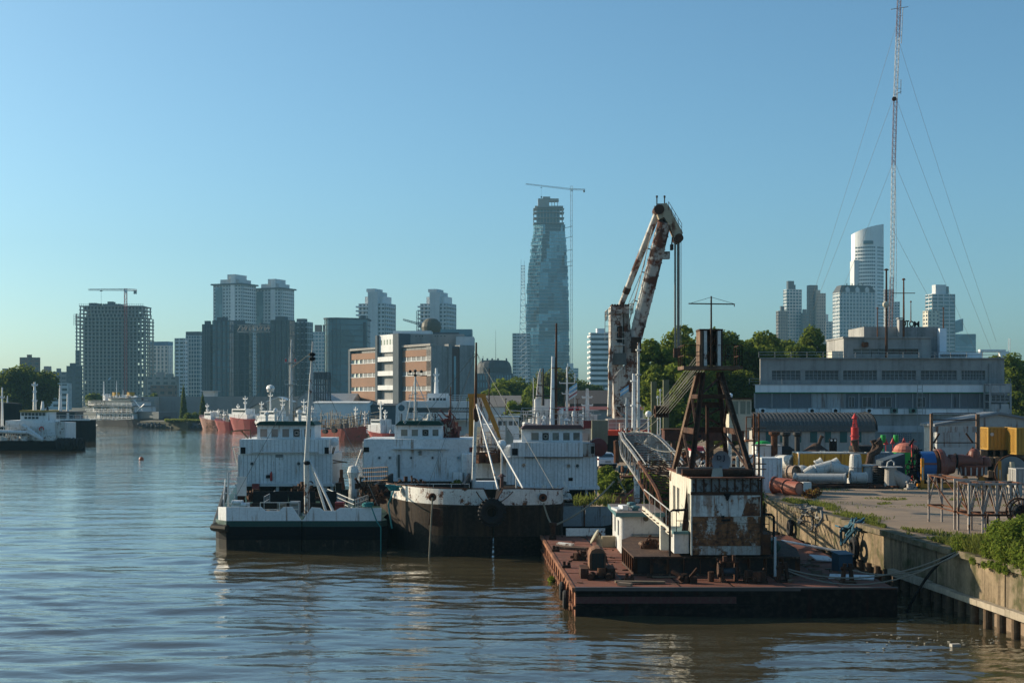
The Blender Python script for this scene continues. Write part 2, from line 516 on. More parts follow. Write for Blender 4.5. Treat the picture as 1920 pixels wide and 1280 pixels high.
while Y < 86:
 inst(pile_me,"pile",wall,(qx(Y)-.02,Y,0)); Y += 1.25
mb = MB(); mb.add(qquad(30,88.3,-1.2,.96,1.4,1.9),BOXF); mb.add(qquad(30,88.3,.80,.94,.05,1.9),BOXF); mb.build("back_wall",C_quayd,wall)
# ---- foliage
def leafmat(name, ca, cb, trans=.55):
 m = bpy.data.materials.new(name); m.use_nodes=True; nt=m.node_tree; nt.nodes.clear()
 out = nd(nt,"OutputMaterial"); d = nd(nt,"BsdfDiffuse"); t = nd(nt,"BsdfTranslucent"); ms = nd(nt,"MixShader")
 g = nd(nt,"NewGeometry"); co = coords(nt)
 n1 = noise(nt,co,.45,3)
 f = math2(nt,'ADD',math2(nt,'MULTIPLY',g.outputs["Random Per Island"],.55),math2(nt,'MULTIPLY',ramp(nt,n1,.3,.7),.45))
 c = mix(nt,f,ca,cb)
 nt.links.new(c,d.inputs[0]); nt.links.new(mix(nt,.5,c,(.16,.19,.03)),t.inputs[0])
 ms.inputs[0].default_value=trans
 nt.links.new(d.outputs[0],ms.inputs[1]); nt.links.new(t.outputs[0],ms.inputs[2]); nt.links.new(ms.outputs[0],out.inputs[0])
 return m
L_dark = leafmat("leaf_dark",(.06,.095,.022),(.14,.175,.04))
L_mid = leafmat("leaf_mid",(.08,.125,.024),(.18,.22,.045))
L_light = leafmat("leaf_light",(.095,.15,.022),(.20,.25,.045))
L_grass = leafmat("grass_blade",(.07,.105,.02),(.19,.19,.06))
L_dry = leafmat("leaf_dry",(.16,.06,.03),(.24,.11,.05))
M_bark = plain("bark",(.075,.06,.045),.95,var=.6,scale=3)
def quads_mesh(name, P, A, B, mat):
 """n quads centred on P with half axes A and B"""
 n = len(P)
 vs = np.empty((n,4,3)); vs[:,0]=P-A-B; vs[:,1]=P+A-B*.6; vs[:,2]=P+A*.7+B; vs[:,3]=P-A*.8+B*.7
 me = bpy.data.meshes.new(name)
 me.vertices.add(n*4); me.vertices.foreach_set("co", vs.ravel())
 me.loops.add(n*4); me.loops.foreach_set("vertex_index", np.arange(n*4,dtype=np.int32))
 me.polygons.add(n); me.polygons.foreach_set("loop_start", np.arange(0,n*4,4,dtype=np.int32))
 me.update(calc_edges=True); me.materials.append(mat); return me
def leaves(name, blobs, n, size, mat, shell=.55, flat=0.0):
 """leaf-sized faces spread through ellipsoid clumps: blobs = [(centre, (rx,ry,rz))]"""
 C = np.array([b[0] for b in blobs]); S = np.array([b[1] for b in blobs])
 w = (S.prod(1))**(2/3); idx = rng.choice(len(blobs), n, p=w/w.sum())
 D = rng.normal(size=(n,3)); D /= np.linalg.norm(D,axis=1)[:,None]
 rad = (shell + (1-shell)*rng.random(n)**.6)[:,None]
 rad = rad*(.86+.28*rng.random((n,1)))
 P = C[idx] + D*S[idx]*rad
 N = D + rng.normal(size=(n,3))*.65; N[:,2]+= .35; N /= np.linalg.norm(N,axis=1)[:,None]
 T = np.cross(N, rng.normal(size=(n,3))); T /= np.linalg.norm(T,axis=1)[:,None]+1e-9
 Bv = np.cross(N,T)
 s = (size*(.55+.9*rng.random(n)))[:,None]
 return quads_mesh(name, P, T*s*.5, Bv*s*.5, mat)
def crown_blobs(c, rx, ry, rz, n, rs, seed):
 r = random.Random(seed); bl = []
 for _ in range(n):
  while True:
   p = Vector((r.uniform(-1,1),r.uniform(-1,1),r.uniform(-1,1)))
   if .25 < p.length < 1: break
  q = rs*r.uniform(.65,1.25)
  bl.append(((c[0]+p.x*rx*.82, c[1]+p.y*ry*.82, c[2]+p.z*rz*.84),(q,q,q*r.uniform(.65,.95))))
 return bl
def tree(name, label, base, h, rx, rz, n_leaf, leaf, mat, seed, group=None, nb=34, rs=None, ry=None, trunk=None, low=0.0):
 t = thing(name,label,"tree",base,0,group); r = random.Random(seed)
 c = Vector(base)+Vector((0,0,h-rz)); rs = rs or rx*.36; ry = ry or rx
 bl = crown_blobs(c,rx,ry,rz,nb,rs,seed)
 tr = trunk or h*.025
 mb = MB()
 top = c+Vector((0,0,rz*.3))
 b0 = Vector(base)
 mb.tube([b0,b0.lerp(top,.3)+Vector((r.uniform(-.3,.3),0,0)),b0.lerp(top,.65)+Vector((r.uniform(-.5,.5),0,0)),top],[tr*1.3,tr,tr*.7,tr*.25],8)
 to = mb.build("trunk",M_bark,t)
 mb = MB()
 for b,_ in bl[:min(14,len(bl))]:
  s = b0.lerp(top,r.uniform(.3,.75)); e = Vector(b); m = s.lerp(e,.5)+Vector((0,0,-.1*(e-s).length+.4))
  mb.tube([s,m,e],[tr*.45,tr*.3,tr*.1],5)
 mb.build("limb",M_bark,t,kind="stuff")
 me = leaves("crown",bl,n_leaf,leaf,mat)
 inv = INV[t.name]; me.transform(inv)
 o = bpy.data.objects.new("crown",me); COL.objects.link(o); o.parent = t
 return t
def bush(name, label, cat, blobs, n, size, mat, group=None):
 me = leaves(name,blobs,n,size,mat,.3)
 c = Vector(blobs[0][0])
 zs = min(b[0][2]-b[1][2] for b in blobs); c.z = zs
 me.transform(Matrix.Translation(-c))
 o = bpy.data.objects.new(name,me); COL.objects.link(o); o.location=c
 return tag(o,label,cat,group)
def blades(name, pts, h, mat, w=.03, bend=.4):
 """grass: one thin leaning face per blade"""
 P = np.array(pts); n=len(P)
 hh = (h*(.5+.9*rng.random(n)))[:,None]
 a = rng.random(n)*6.283; T = np.stack([np.cos(a),np.sin(a),np.zeros(n)],1)
 L = rng.normal(size=(n,3))*bend; L[:,2]=1; L/=np.linalg.norm(L,axis=1)[:,None]
 me = quads_mesh(name, P+L*hh*.5, T*w, L*hh*.5, mat)
 o = bpy.data.objects.new(name,me); COL.objects.link(o); o["kind"]="stuff"; return o
pts=[]
for _ in range(17000):
 Y = random.uniform(44,87.5); d = .35+abs(random.gauss(0,.55))*(1.2+.6*math.sin(Y*.7)+.5*math.sin(Y*.23+1))
 if mnoise.noise(Vector((Y*.35,d*.8,0))) < -.12: continue
 pts.append((qx(Y)+d,Y,QZ+.02))
o = blades("verge_grass",pts,.17,L_grass,.022)
pts=[]
for _ in range(6000):
 px = random.uniform(1620,1910); Y = random.gauss(86,1.6)
 if mnoise.noise(Vector((px*.012,Y*.3,3))) < .05: continue
 pts.append((wx(px,Y),Y,QZ))
for _ in range(2500):
 px = random.uniform(1540,1750); Y = random.gauss(100,2)
 if mnoise.noise(Vector((px*.015,Y*.3,7))) < .05: continue
 pts.append((wx(px,Y),Y,QZ))
blades("yard_grass",pts,.09,L_grass,.03,.8)
bl=[]
for _ in range(60):
 Y=random.uniform(46,59.5); d=abs(random.gauss(0,.9)); hgt=.3+.75*max(0,math.sin((59.5-Y)*.23))*random.uniform(.5,1)
 bl.append(((qx(Y)+d-.1,Y,QZ+.1+hgt*.45),(.4,.5,.22+hgt*.45)))
for _ in range(16):
 Y=random.uniform(46,58); bl.append(((qx(Y)-.22,Y,QZ-.08-random.random()*.15),(.1,.35,.16)))
bush("leafy_weed","bright green weeds overgrowing the coping at the near end of the quay","weeds",bl,42000,.075,L_light)["kind"]="stuff"
bl=[]
for _ in range(22):
 Y=random.uniform(50,57); d=random.uniform(.4,2.4); bl.append(((qx(Y)+d,Y,QZ+.9+.3*random.random()),(.5,.6,.5)))
bush("quay_bush","tall green bush beside the rusty truss trestles on the quay","bush",bl,22000,.09,L_light)
pts=[]
for _ in range(6500):
 Y=random.uniform(45,59); pts.append((qx(Y)+abs(random.gauss(0,1.1))-.12,Y,QZ+random.random()*.5*max(.2,math.sin((59.5-Y)*.23))))
blades("tall_grass",pts,.55,L_grass,.02,.45)
mb=MB(); bank=[(9.7,118,QZ),(16.1,88.4,QZ),(11.2,90,-.6),(6.6,112,-.6)]
mb.add([bank[0],bank[1],bank[2],bank[3],(10.5,118,-1),(16.3,88.4,-1)],[(3,2,1,0)])
structure(mb,"river_bank",soil())
bl=[]
for _ in range(120):
 u,v=random.random(),random.random()
 a=Vector(bank[0]).lerp(Vector(bank[1]),u); b_=Vector(bank[3]).lerp(Vector(bank[2]),u); p=a.lerp(b_,v*.8)
 bl.append((tuple(p+Vector((0,0,.15))),(.7,.9,.4)))
bush("bank_weed","dense dark weeds on the bank below the parked white car","weeds",bl,14000,.22,L_mid)["kind"]="stuff"
bl=[(W(px,py,Y),(r_,r_,r_*.9)) for px,py,Y,r_ in ((1131,893,116,.8),(1138,884,116,.6),(1128,905,114,.8),(1145,905,113,.7),(1152,893,114,.5),(1136,915,112,.7))]
bush("bank_bush","light green bush below the bumper of the white car","bush",bl,5000,.16,L_light)
bl=[(W(px,py,Y),(r_,r_,r_*.9)) for px,py,Y,r_ in ((1222,915,104,.8),(1215,930,103,.6),(1230,905,104,.7),(1236,922,103,.6))]
bush("bank_bush","green bush under the lattice boom behind the rusty leaning poles","bush",bl,3500,.15,L_light)
pts=[]
for _ in range(260):
 Y=random.uniform(91.6,93.5); pts.append((wx(random.uniform(1075,1150),Y),Y,2.0))
blades("deck_weed",pts,.65,L_grass,.03,.35)
# ------------------------------------------------------------------ the skyline
G_blue = glass("facade_glass_blue",(.03,.075,.10),.08,.12,.7)
G_dark = glass("facade_glass_dark",(.014,.032,.045),.08,.12,.7)
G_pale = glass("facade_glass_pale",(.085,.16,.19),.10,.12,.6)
C_grey = concrete("tower_concrete",(.33,.31,.285),.4,.12)
C_dark = concrete("tower_concrete_dark",(.095,.115,.13),.4,.12)
C_white = concrete("tower_white",(.78,.78,.76),.25,.1)
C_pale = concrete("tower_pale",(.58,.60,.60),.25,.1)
C_brown = concrete("tower_brown",(.24,.16,.125),.3,.12)
M_slate = plain("slate_roof",(.05,.055,.06),.7)
GZ = 1.9
def footprint(px0, px1, Y, rot, k):
 pw = (px1-px0)*Y/F; c, s = math.cos(rot), abs(math.sin(rot))
 w = pw/(c+k*s); d = k*w
 return wx((px0+px1)/2, Y), w, d
def tower(name, label, px0, px1, pyt, Y, rot=0.0, k=.8, fh=3.3, wallm=None, glassm=None, span=.4, pier=4.0, pw=.8, proud=.3, balc=0, top=None, group=None, z0=GZ, build=True):
 """glass core inside floor bands and piers that stand proud of it"""
 rot = R(rot); wallm = wallm or C_grey; glassm = glassm or G_blue
 cx, w, d = footprint(px0,px1,Y,rot,k); H = wz(pyt,Y)-z0
 t = thing(name,label,"building",(cx,Y,z0),rot,group)
 T = Matrix.Translation((cx,Y,z0)) @ Matrix.Rotation(rot,4,'Z')
 hw, hd = w/2, d/2
 mb=MB(); mb.M=T; mb.box(-hw+proud,hw-proud,-hd+proud,hd-proud,0,H-.5); mb.build("glazing",glassm,t)
 nf = max(2,round(H/fh)); f = H/nf
 mb=MB(); mb.M=T
 for i in range(nf+1):
  z = i*f; zz = min(H, z+f*span) if i<nf else H
  a = z if i<nf else H-.6
  mb.box(-hw,hw,-hd,hd,a,max(zz,a+.3))
 mb.build("floor_band",wallm,t,kind="stuff")
 if pier:
  mb=MB(); mb.M=T; e=.06
  for n_,L,sw in ((max(1,round(w/pier)),hw,0),(max(1,round(d/pier)),hd,1)):
   for i in range(n_+1):
    x = -L + 2*L*i/n_; x0,x1 = max(-L-e,x-pw/2),min(L+e,x+pw/2)
    for q,g in ((-1,hd if sw==0 else hw),(1,hd if sw==0 else hw)):
     ya,yb=sorted((q*(g+e),q*(g-proud)))
     if sw==0: mb.box(x0,x1,ya,yb,0,H-.02)
     else: mb.box(ya,yb,x0,x1,0,H-.02)
  mb.build("pier",wallm,t,kind="stuff")
 if balc:
  mb=MB(); mb.M=T
  for i in range(1,nf):
   z=i*f
   for s in (-1,1):
    mb.box(s*hw if s>0 else -hw-balc, hw+balc if s>0 else -hw, -hd*.75, hd*.3, z, z+.35)
    mb.box(s*(hw+balc)-.08, s*(hw+balc)+.08, -hd*.75, hd*.3, z+.35, z+1.2)
  mb.build("balcony",C_white,t,kind="stuff")
 for (a,b,c_,e_,hh,m_) in (top or []):
  mb=MB(); mb.M=T; mb.box(a*hw,b*hw,c_*hd,e_*hd,H+.002,H+hh); mb.build("roof_block",m_ or wallm,t)
 return t, T, w, d, H
# -- far left low town
low = [
 ("brick_apartment_block","red brown apartment block with white window dots, far at the left skyline",36,76,670,1000,20,.5,C_brown,[( -.3,.2,-.5,.5,2,None)]),
 ("grey_town_house","lowest grey building range beside the brown apartment block, at the picture edge",-6,38,697,1050,8,.5,C_grey,[(-.5,-.1,-.5,.5,2.5,None),(.3,.6,-.5,.5,2,None)]),
 ("grey_office_block","long stepped grey building between the brown block and the dark slab",74,128,697,1020,12,.5,C_grey,[(-.7,-.2,-.5,.5,4,None),(.2,.5,-.4,.5,2.5,None)]),
 ("dark_slab_block","dark narrow slab building touching the unfinished concrete tower",125,154,686,980,10,.6,C_dark,[(-.6,.2,-.5,.5,2,None)]),
 ("low_white_range","low pale building range in front of the brown apartment block",66,132,718,850,6,.4,C_pale,[]),
 ("low_grey_range","hazy low grey houses right of the unfinished tower",276,334,706,930,5,.4,C_grey,[(-.4,.1,-.5,.5,3,None),(.3,.7,-.5,.5,2,None)]),
 ("low_brick_range","low reddish building half hidden below the blue topped tower",284,330,722,820,-4,.4,C_brown,[]),
]
for n_,l_,a,b,t_,Y,r_,k_,m_,tp in low:
 tower(n_,l_,a,b,t_,Y,r_,k_,3.4,m_,G_dark,.55,5,2.2,.25,top=tp)
# -- unfinished concrete tower
def unfinished():
 Y=1150; t=thing("unfinished_tower","bare concrete high-rise under construction with open floors","building",(wx(215,Y),Y,GZ))
 X=lambda p: wx(p,Y); Z=lambda p: wz(p,Y)
 zt=Z(576); nf=27; f=(zt-GZ)/nf; slab=MB(); col=MB(); wl=MB()
 for i in range(nf+1):
  z=GZ+i*f
  a,b=(151,277) if z<Z(590) else (158,276)
  if z<Z(600): b=281
  slab.box(X(a),X(b),Y-14,Y+14,z-.25,z+.45)
  if i==nf: break
  n=18
  for k in range(n+1):
   x=X(a)+.8+(X(b)-X(a)-1.6)*k/n
   for yy in (-13,-4,13):
    if yy==13 and 11<k<16: continue
    col.box(x-.5,x+.5,Y+yy-.4,Y+yy+.4,z+.45,z+f)
  for (p,q,yy,pr) in ((164,176,-10,.9),(186,200,-8,1),(204,224,-5,1),(226,232,-11,1),(240,252,-3,.8)):
   if random.random()<pr: wl.box(X(p),X(q),Y+yy,Y+yy+.4,z+.45,z+f)
  wl.box(X(162),X(random.uniform(256,269)),Y+2,Y+2.4,z+.45,z+f)
  if random.random()<.6: wl.box(X(176),X(random.uniform(196,230)),Y-9,Y-8.6,z+.45,z+f)
  if i<15: wl.box(X(151),X(158),Y-13.6,Y-13.2,z+.45,z+f)
  if random.random()<.5:
   p=random.uniform(160,240); wl.box(X(p),X(p+random.uniform(4,10)),Y-12.6,Y-12.3,z+.45,z+f*.55)
 slab.build("floor_slab",C_grey,t,kind="stuff"); col.build("column",C_grey,t,kind="stuff"); wl.build("infill_wall",C_dark,t,kind="stuff")
 mb=MB(); mb.box(X(172),X(186),Y-8,Y+6,zt+.45,zt+3); mb.box(X(196),X(228),Y-6,Y+8,zt+.45,zt+2.4); mb.box(X(204),X(214),Y-4,Y+4,zt+2.4,zt+4.4); mb.build("lift_core",C_dark,t)
 mb=MB()
 for k in range(30):
  p=158+118*k/29; mb.cyl((X(p),Y-13.5,zt+.4),(X(p),Y-13.5,zt+2.2),.12,n=4)
 mb.cyl((X(158),Y-13.5,zt+1.6),(X(276),Y-13.5,zt+1.6),.1,n=4); mb.build("edge_rail",C_dark,t)
 mb=MB(); mb.rail([(X(149),Y-15,Z(612)),(X(158),Y-15,Z(612))],9,.15,5,1.2); mb.build("hoist_scaffold",C_grey,t)
unfinished()
def tower_crane(label, px, pyt, pyb, Y, jib0, jib1, jy, col, tip=0, w=1.8, tie=None):
 t=thing("tower_crane",label,"crane",(wx(px,Y),Y,GZ))
 X=wx(px,Y)
 mb=MB(); mb.lattice((X,Y,GZ),(X,Y,wz(pyt,Y)),w,w,44,.17,.10); mb.build("mast",col,t)
 zj=wz(jy,Y); z1=wz(jy+tip,Y)
 mb=MB(); mb.lattice((X,Y,zj),(wx(jib0,Y),Y,z1),1.5,1.1,26,.13,.08,(0,1,0)); mb.build("jib",col if tie is None else tie,t)
 mb=MB(); mb.lattice((X,Y,zj),(wx(jib1,Y),Y,zj-(.4)),1.6,1.4,6,.14,.09,(0,1,0)); mb.build("counter_jib",col,t)
 mb=MB(); e=wx(jib1,Y); mb.box(e-2.2,e,Y-.8,Y+.8,zj-3.4,zj-.6); mb.build("counterweight",C_grey,t)
 mb=MB(); mb.box(X-.3,X+1.6,Y-2.2,Y-.9,zj-2.6,zj-.2); mb.build("cab",M_white2,t)
 mb=MB(); hx=wx(jib0+(px-jib0)*.34,Y); hz=(zj+z1)/2; mb.cyl((hx,Y,hz-.6),(hx,Y,hz-11),.09,n=4); mb.box(hx-.7,hx+.7,Y-.4,Y+.4,hz-13,hz-11); mb.box(hx-.9,hx+.9,Y-.5,Y+.5,hz-1.3,hz-.7); mb.build("hook_block",M_black,t)
 return t
M_cranered=plain("crane_red",(.42,.06,.05)); M_cranegrey=plain("crane_grey",(.34,.36,.36))
tower_crane("red tower crane against the bare concrete high-rise",235.5,541,742,1133,166,256,543,M_cranered,0,1.9,M_cranegrey)
tower_crane("grey tower crane tied to the tall glass skyscraper",1071.5,349,700,1632,986,1097,355,M_cranegrey,-10,2.4)
mb=MB(); Y=1000
t=thing("tower_crane","small dark tower crane between the two balcony towers","crane",(wx(783,Y),Y,GZ))
mb.lattice((wx(783,Y),Y,GZ),(wx(783,Y),Y,wz(583,Y)),1.5,1.5,30,.15,.1); mb.build("mast",C_dark,t)
mb=MB(); mb.lattice((wx(792,Y),Y,wz(609,Y)),(wx(756,Y),Y,wz(599,Y)),1.5,1.0,9,.18,.12); mb.build("jib",C_dark,t)
mb=MB(); mb.box(wx(786,Y),wx(792,Y),Y-1,Y+1,wz(614,Y),wz(608,Y)); mb.build("counterweight",C_dark,t)
# -- towers right of it
t,T,w,d,H = tower("blue_topped_tower","pale ribbed tower with a blue band along its roof",281,323,648,1200,-14,.5,3.4,C_white,G_pale,.25,3.2,1.5,.4)
mb=MB(); mb.M=T; mb.box(-w/2-.1,w/2+.1,-d/2-.1,d/2+.1,H+.002,H+3.4); mb.build("roof_band",plain("roof_blue",(.10,.22,.36)),t)
tower("white_balcony_tower","white banded tower left of the dark glass cluster",328,352,634,1150,-22,.7,3.1,C_white,G_dark,.45,4,.9,.5)
tower("grey_grid_tower","grey grid tower with dark crown next to the glass cluster",349,381,629,1180,-18,.6,3.2,C_pale,G_blue,.28,2.6,.6,.3,top=[(-1,1,-1,1,3.2,C_dark)])
def twin(label, px0, px1, pyt, Y):
 t,T,w,d,H = tower("twin_tower",label,px0,px1,pyt,Y,-24,.8,3.1,C_pale,G_dark,.5,3.4,1.5,.35,balc=1.3,group="matching pair of tall pale towers")
 hw,hd=w/2,d/2
 for nm,(a,b,c_,e_,z0,z1),m_ in (("cornice",(-1.12,1.12,-1.14,1.14,H+.01,H+1.3),C_dark),("penthouse",(-.6,.75,-.8,.8,H+1.3,H+5.2),C_pale),("lift_core",(.0,.55,-.95,.6,H+5.2,H+9.5),C_pale),("glass_bay",(-.82,-.35,-1.06,-.9,6,H-2),G_pale),("corner_fin",(.30,.60,-1.09,-.95,0,H+8),C_white)):
  mb=MB(); mb.M=T; mb.box(a*hw,b*hw,c_*hd,e_*hd,z0,z1); mb.build(nm,m_,t)
twin("taller left one of the two matching pale towers above the dark glass cluster",402,478,536,1300)
twin("lower right one of the two matching pale towers above the dark glass cluster",479,550,544,1320)
cl=[("dark_glass_tower","dark glass prism at the left end of the clustered glass towers",380,401,608,905,-12,.8,C_dark,G_dark),
 ("dark_glass_tower","grey ribbed glass tower second in the cluster, under the taller twin tower",399,438,601,900,-16,.5,C_dark,G_blue),
 ("dark_glass_tower","dark recessed glass tower below the left end of the white roof truss",427,472,607,930,-6,.5,C_dark,G_dark),
 ("dark_glass_tower","narrow glass tower below the right end of the white roof truss",480,512,612,935,14,.6,C_dark,G_blue),
 ("dark_glass_tower","broad dark glass tower in the cluster below the lower twin tower",508,552,600,900,-16,.6,C_dark,G_dark),
 ("dark_glass_tower","last dark glass tower of the cluster with white edge lines",549,586,604,920,-20,.7,C_pale,G_dark)]
for n_,l_,a,b,t_,Y,r_,k_,m_,g_ in cl:
 tt,T,w,d,H=tower(n_,l_,a,b,t_,Y,r_,k_,3.6,m_,g_,.14,2.8,.22,.12,top=[(-.6,.4,-.6,.6,2.2,C_dark)])
 mb=MB(); mb.M=T
 for s in (-.55,.05,.6): mb.box(s*w/2-.6,s*w/2+.6,-d/2-.35,-d/2+.1,0,H)
 mb.build("facade_fin",C_dark,tt,kind="stuff")
Y=915; t=thing("roof_truss","white steel truss bridging the roofs inside the dark glass cluster","truss",(wx(478,Y),Y,wz(622,Y)))
mb=MB(); mb.lattice((wx(446,Y),Y,wz(615,Y)),(wx(510,Y),Y,wz(615,Y)),4,4,9,.28,.18,(0,1,0)); mb.build("truss_chord",C_grey,t)
mb=MB(); mb.box(wx(446,Y),wx(510,Y),Y-1,Y+1,wz(622,Y)-.5,wz(622,Y)); mb.build("truss_deck",C_pale,t)
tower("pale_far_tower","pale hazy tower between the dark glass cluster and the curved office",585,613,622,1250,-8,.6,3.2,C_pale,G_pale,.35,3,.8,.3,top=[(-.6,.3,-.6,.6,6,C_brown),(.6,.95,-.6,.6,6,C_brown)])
def curved_office():
 Y=880; t=thing("curved_glass_office","glass office block with a rounded front and flat roof slab","building",(wx(651,Y),Y,GZ))
 H=wz(600,Y)
 pts=[]
 for k in range(13):
  a=math.pi*(1-k/12*.62); pts.append((wx(634,Y)+7.6*math.cos(a), Y-6-6*math.sin(a)))
 pts += [(wx(690,Y),Y-4),(wx(690,Y),Y+14),(wx(612,Y),Y+14)]
 ring=lambda z,s=1.0:[(wx(651,Y)+(x-wx(651,Y))*s,Y+(y-Y)*s,z) for x,y in pts]
 mb=MB(); mb.prism(ring(GZ),(0,0,H-GZ)); mb.build("glazing",G_blue,t)
 mb=MB(); n=16
 for i in range(1,n): mb.prism(ring(GZ+(H-GZ)*i/n,1.012),(0,0,.35))
 mb.build("floor_band",C_dark,t,kind="stuff")
 mb=MB(); mb.prism(ring(H+.01,1.05),(0,0,.9)); mb.build("roof_slab",C_dark,t)
 mb=MB()
 for x,y in pts[:13:2]: mb.cyl((x,y-.12,GZ),(x,y-.12,H),.14,n=4)
 mb.box(wx(672,Y),wx(688,Y),Y-5.2,Y-4.4,GZ,H-1.5)
 mb.build("mullion",C_dark,t,kind="stuff")
 mb=MB(); mb.box(wx(676,Y),wx(684,Y),Y+2,Y+8,H+.9,H+3); mb.build("roof_block",C_dark,t)
curved_office()
def balc_tower(label,px0,px1,pyt,Y):
 t,T,w,d,H=tower("balcony_tower",label,px0,px1,pyt,Y,-20,.9,3.2,C_pale,G_blue,.42,3.4,1.6,.4,group="two pale towers with white balconies")
 hw,hd=w/2,d/2; nf=round(H/3.2); f=H/nf
 mb=MB(); mb.M=T
 for i in range(2,nf):
  mb.box(-hw-1.8,-hw*.2,-hd-1.5,hd*.6,i*f,i*f+.3); mb.box(-hw-1.8,-hw*.2,-hd-1.55,-hd-1.4,i*f+.3,i*f+1.25); mb.box(-hw-1.85,-hw-1.7,-hd-1.5,hd*.6,i*f+.3,i*f+1.25)
  mb.box(hw*.55,hw+1.2,-hd-.8,hd*.5,i*f,i*f+.3)
 mb.build("balcony",C_white,t,kind="stuff")
 for nm,(a,b,c_,e_,z0,z1),m_ in (("lift_core",(-.25,.5,-1.12,.6,0,H+9),C_pale),("penthouse",(-.65,.75,-.7,.8,H+.01,H+5.5),C_white),("roof_block",(-.45,.2,-.9,.5,H+9.01,H+11.5),C_pale)):
  mb=MB(); mb.M=T; mb.box(a*hw,b*hw,c_*hd,e_*hd,z0,z1); mb.build(nm,m_,t)
balc_tower("pale balcony tower behind the curved glass office",674,741,570,1120)
balc_tower("pale balcony tower rising behind the brick warehouse block",789,855,570,1150)
mb=MB(); mb.lathe([(.3,-4.4),(2.6,-3.6),(4.2,-1.5),(4.4,0),(4.2,1.5),(2.6,3.8),(.3,4.4)],(wx(809,640),640,wz(613,640)),16)
t=thing("water_tank","round dark tank on the roof of the brick warehouse block","tank",(wx(809,640),640,wz(632,640)))
mb=MB(); mb.lathe([(.3,-4),(2.4,-3.6),(4.2,-1.8),(4.5,0),(4.2,1.8),(2.4,3.6),(.3,4)],(wx(809,640),640,wz(613,640)),16); mb.build("tank_shell",plain("tank_olive",(.10,.09,.06)),t)
mb=MB()
for s in (-2.4,2.4): mb.cyl((wx(809,640)+s,640,wz(640,640)),(wx(809,640)+s,640,wz(620,640)),.3,n=6)
mb.build("tank_leg",C_dark,t,kind="stuff")
# -- brick warehouse block, long lit side towards the sun
def brickmat():
 m,nt,b=newmat("facade_brick"); tc=nd(nt,"TexCoord"); mp=nd(nt,"Mapping"); mp.inputs["Rotation"].default_value=(R(90),0,0)
 br=nd(nt,"TexBrick"); br.inputs["Color1"].default_value=(.31,.145,.075,1); br.inputs["Color2"].default_value=(.25,.115,.062,1); br.inputs["Mortar"].default_value=(.25,.175,.12,1)
 br.inputs["Scale"].default_value=1.0; br.inputs["Brick Width"].default_value=.5; br.inputs["Row Height"].default_value=.16; br.inputs["Mortar Size"].default_value=.02
 nt.links.new(tc.outputs["Object"],mp.inputs[0]); nt.links.new(mp.outputs[0],br.inputs[0])
 n1=noise(nt,coords(nt),.15,5); c=mix(nt,math2(nt,'MULTIPLY',ramp(nt,n1,.35,.7),.4),br.outputs[0],(.14,.085,.06))
 nt.links.new(c,b.inputs["Base Color"]); b.inputs["Roughness"].default_value=.9; return m
M_brick=brickmat()
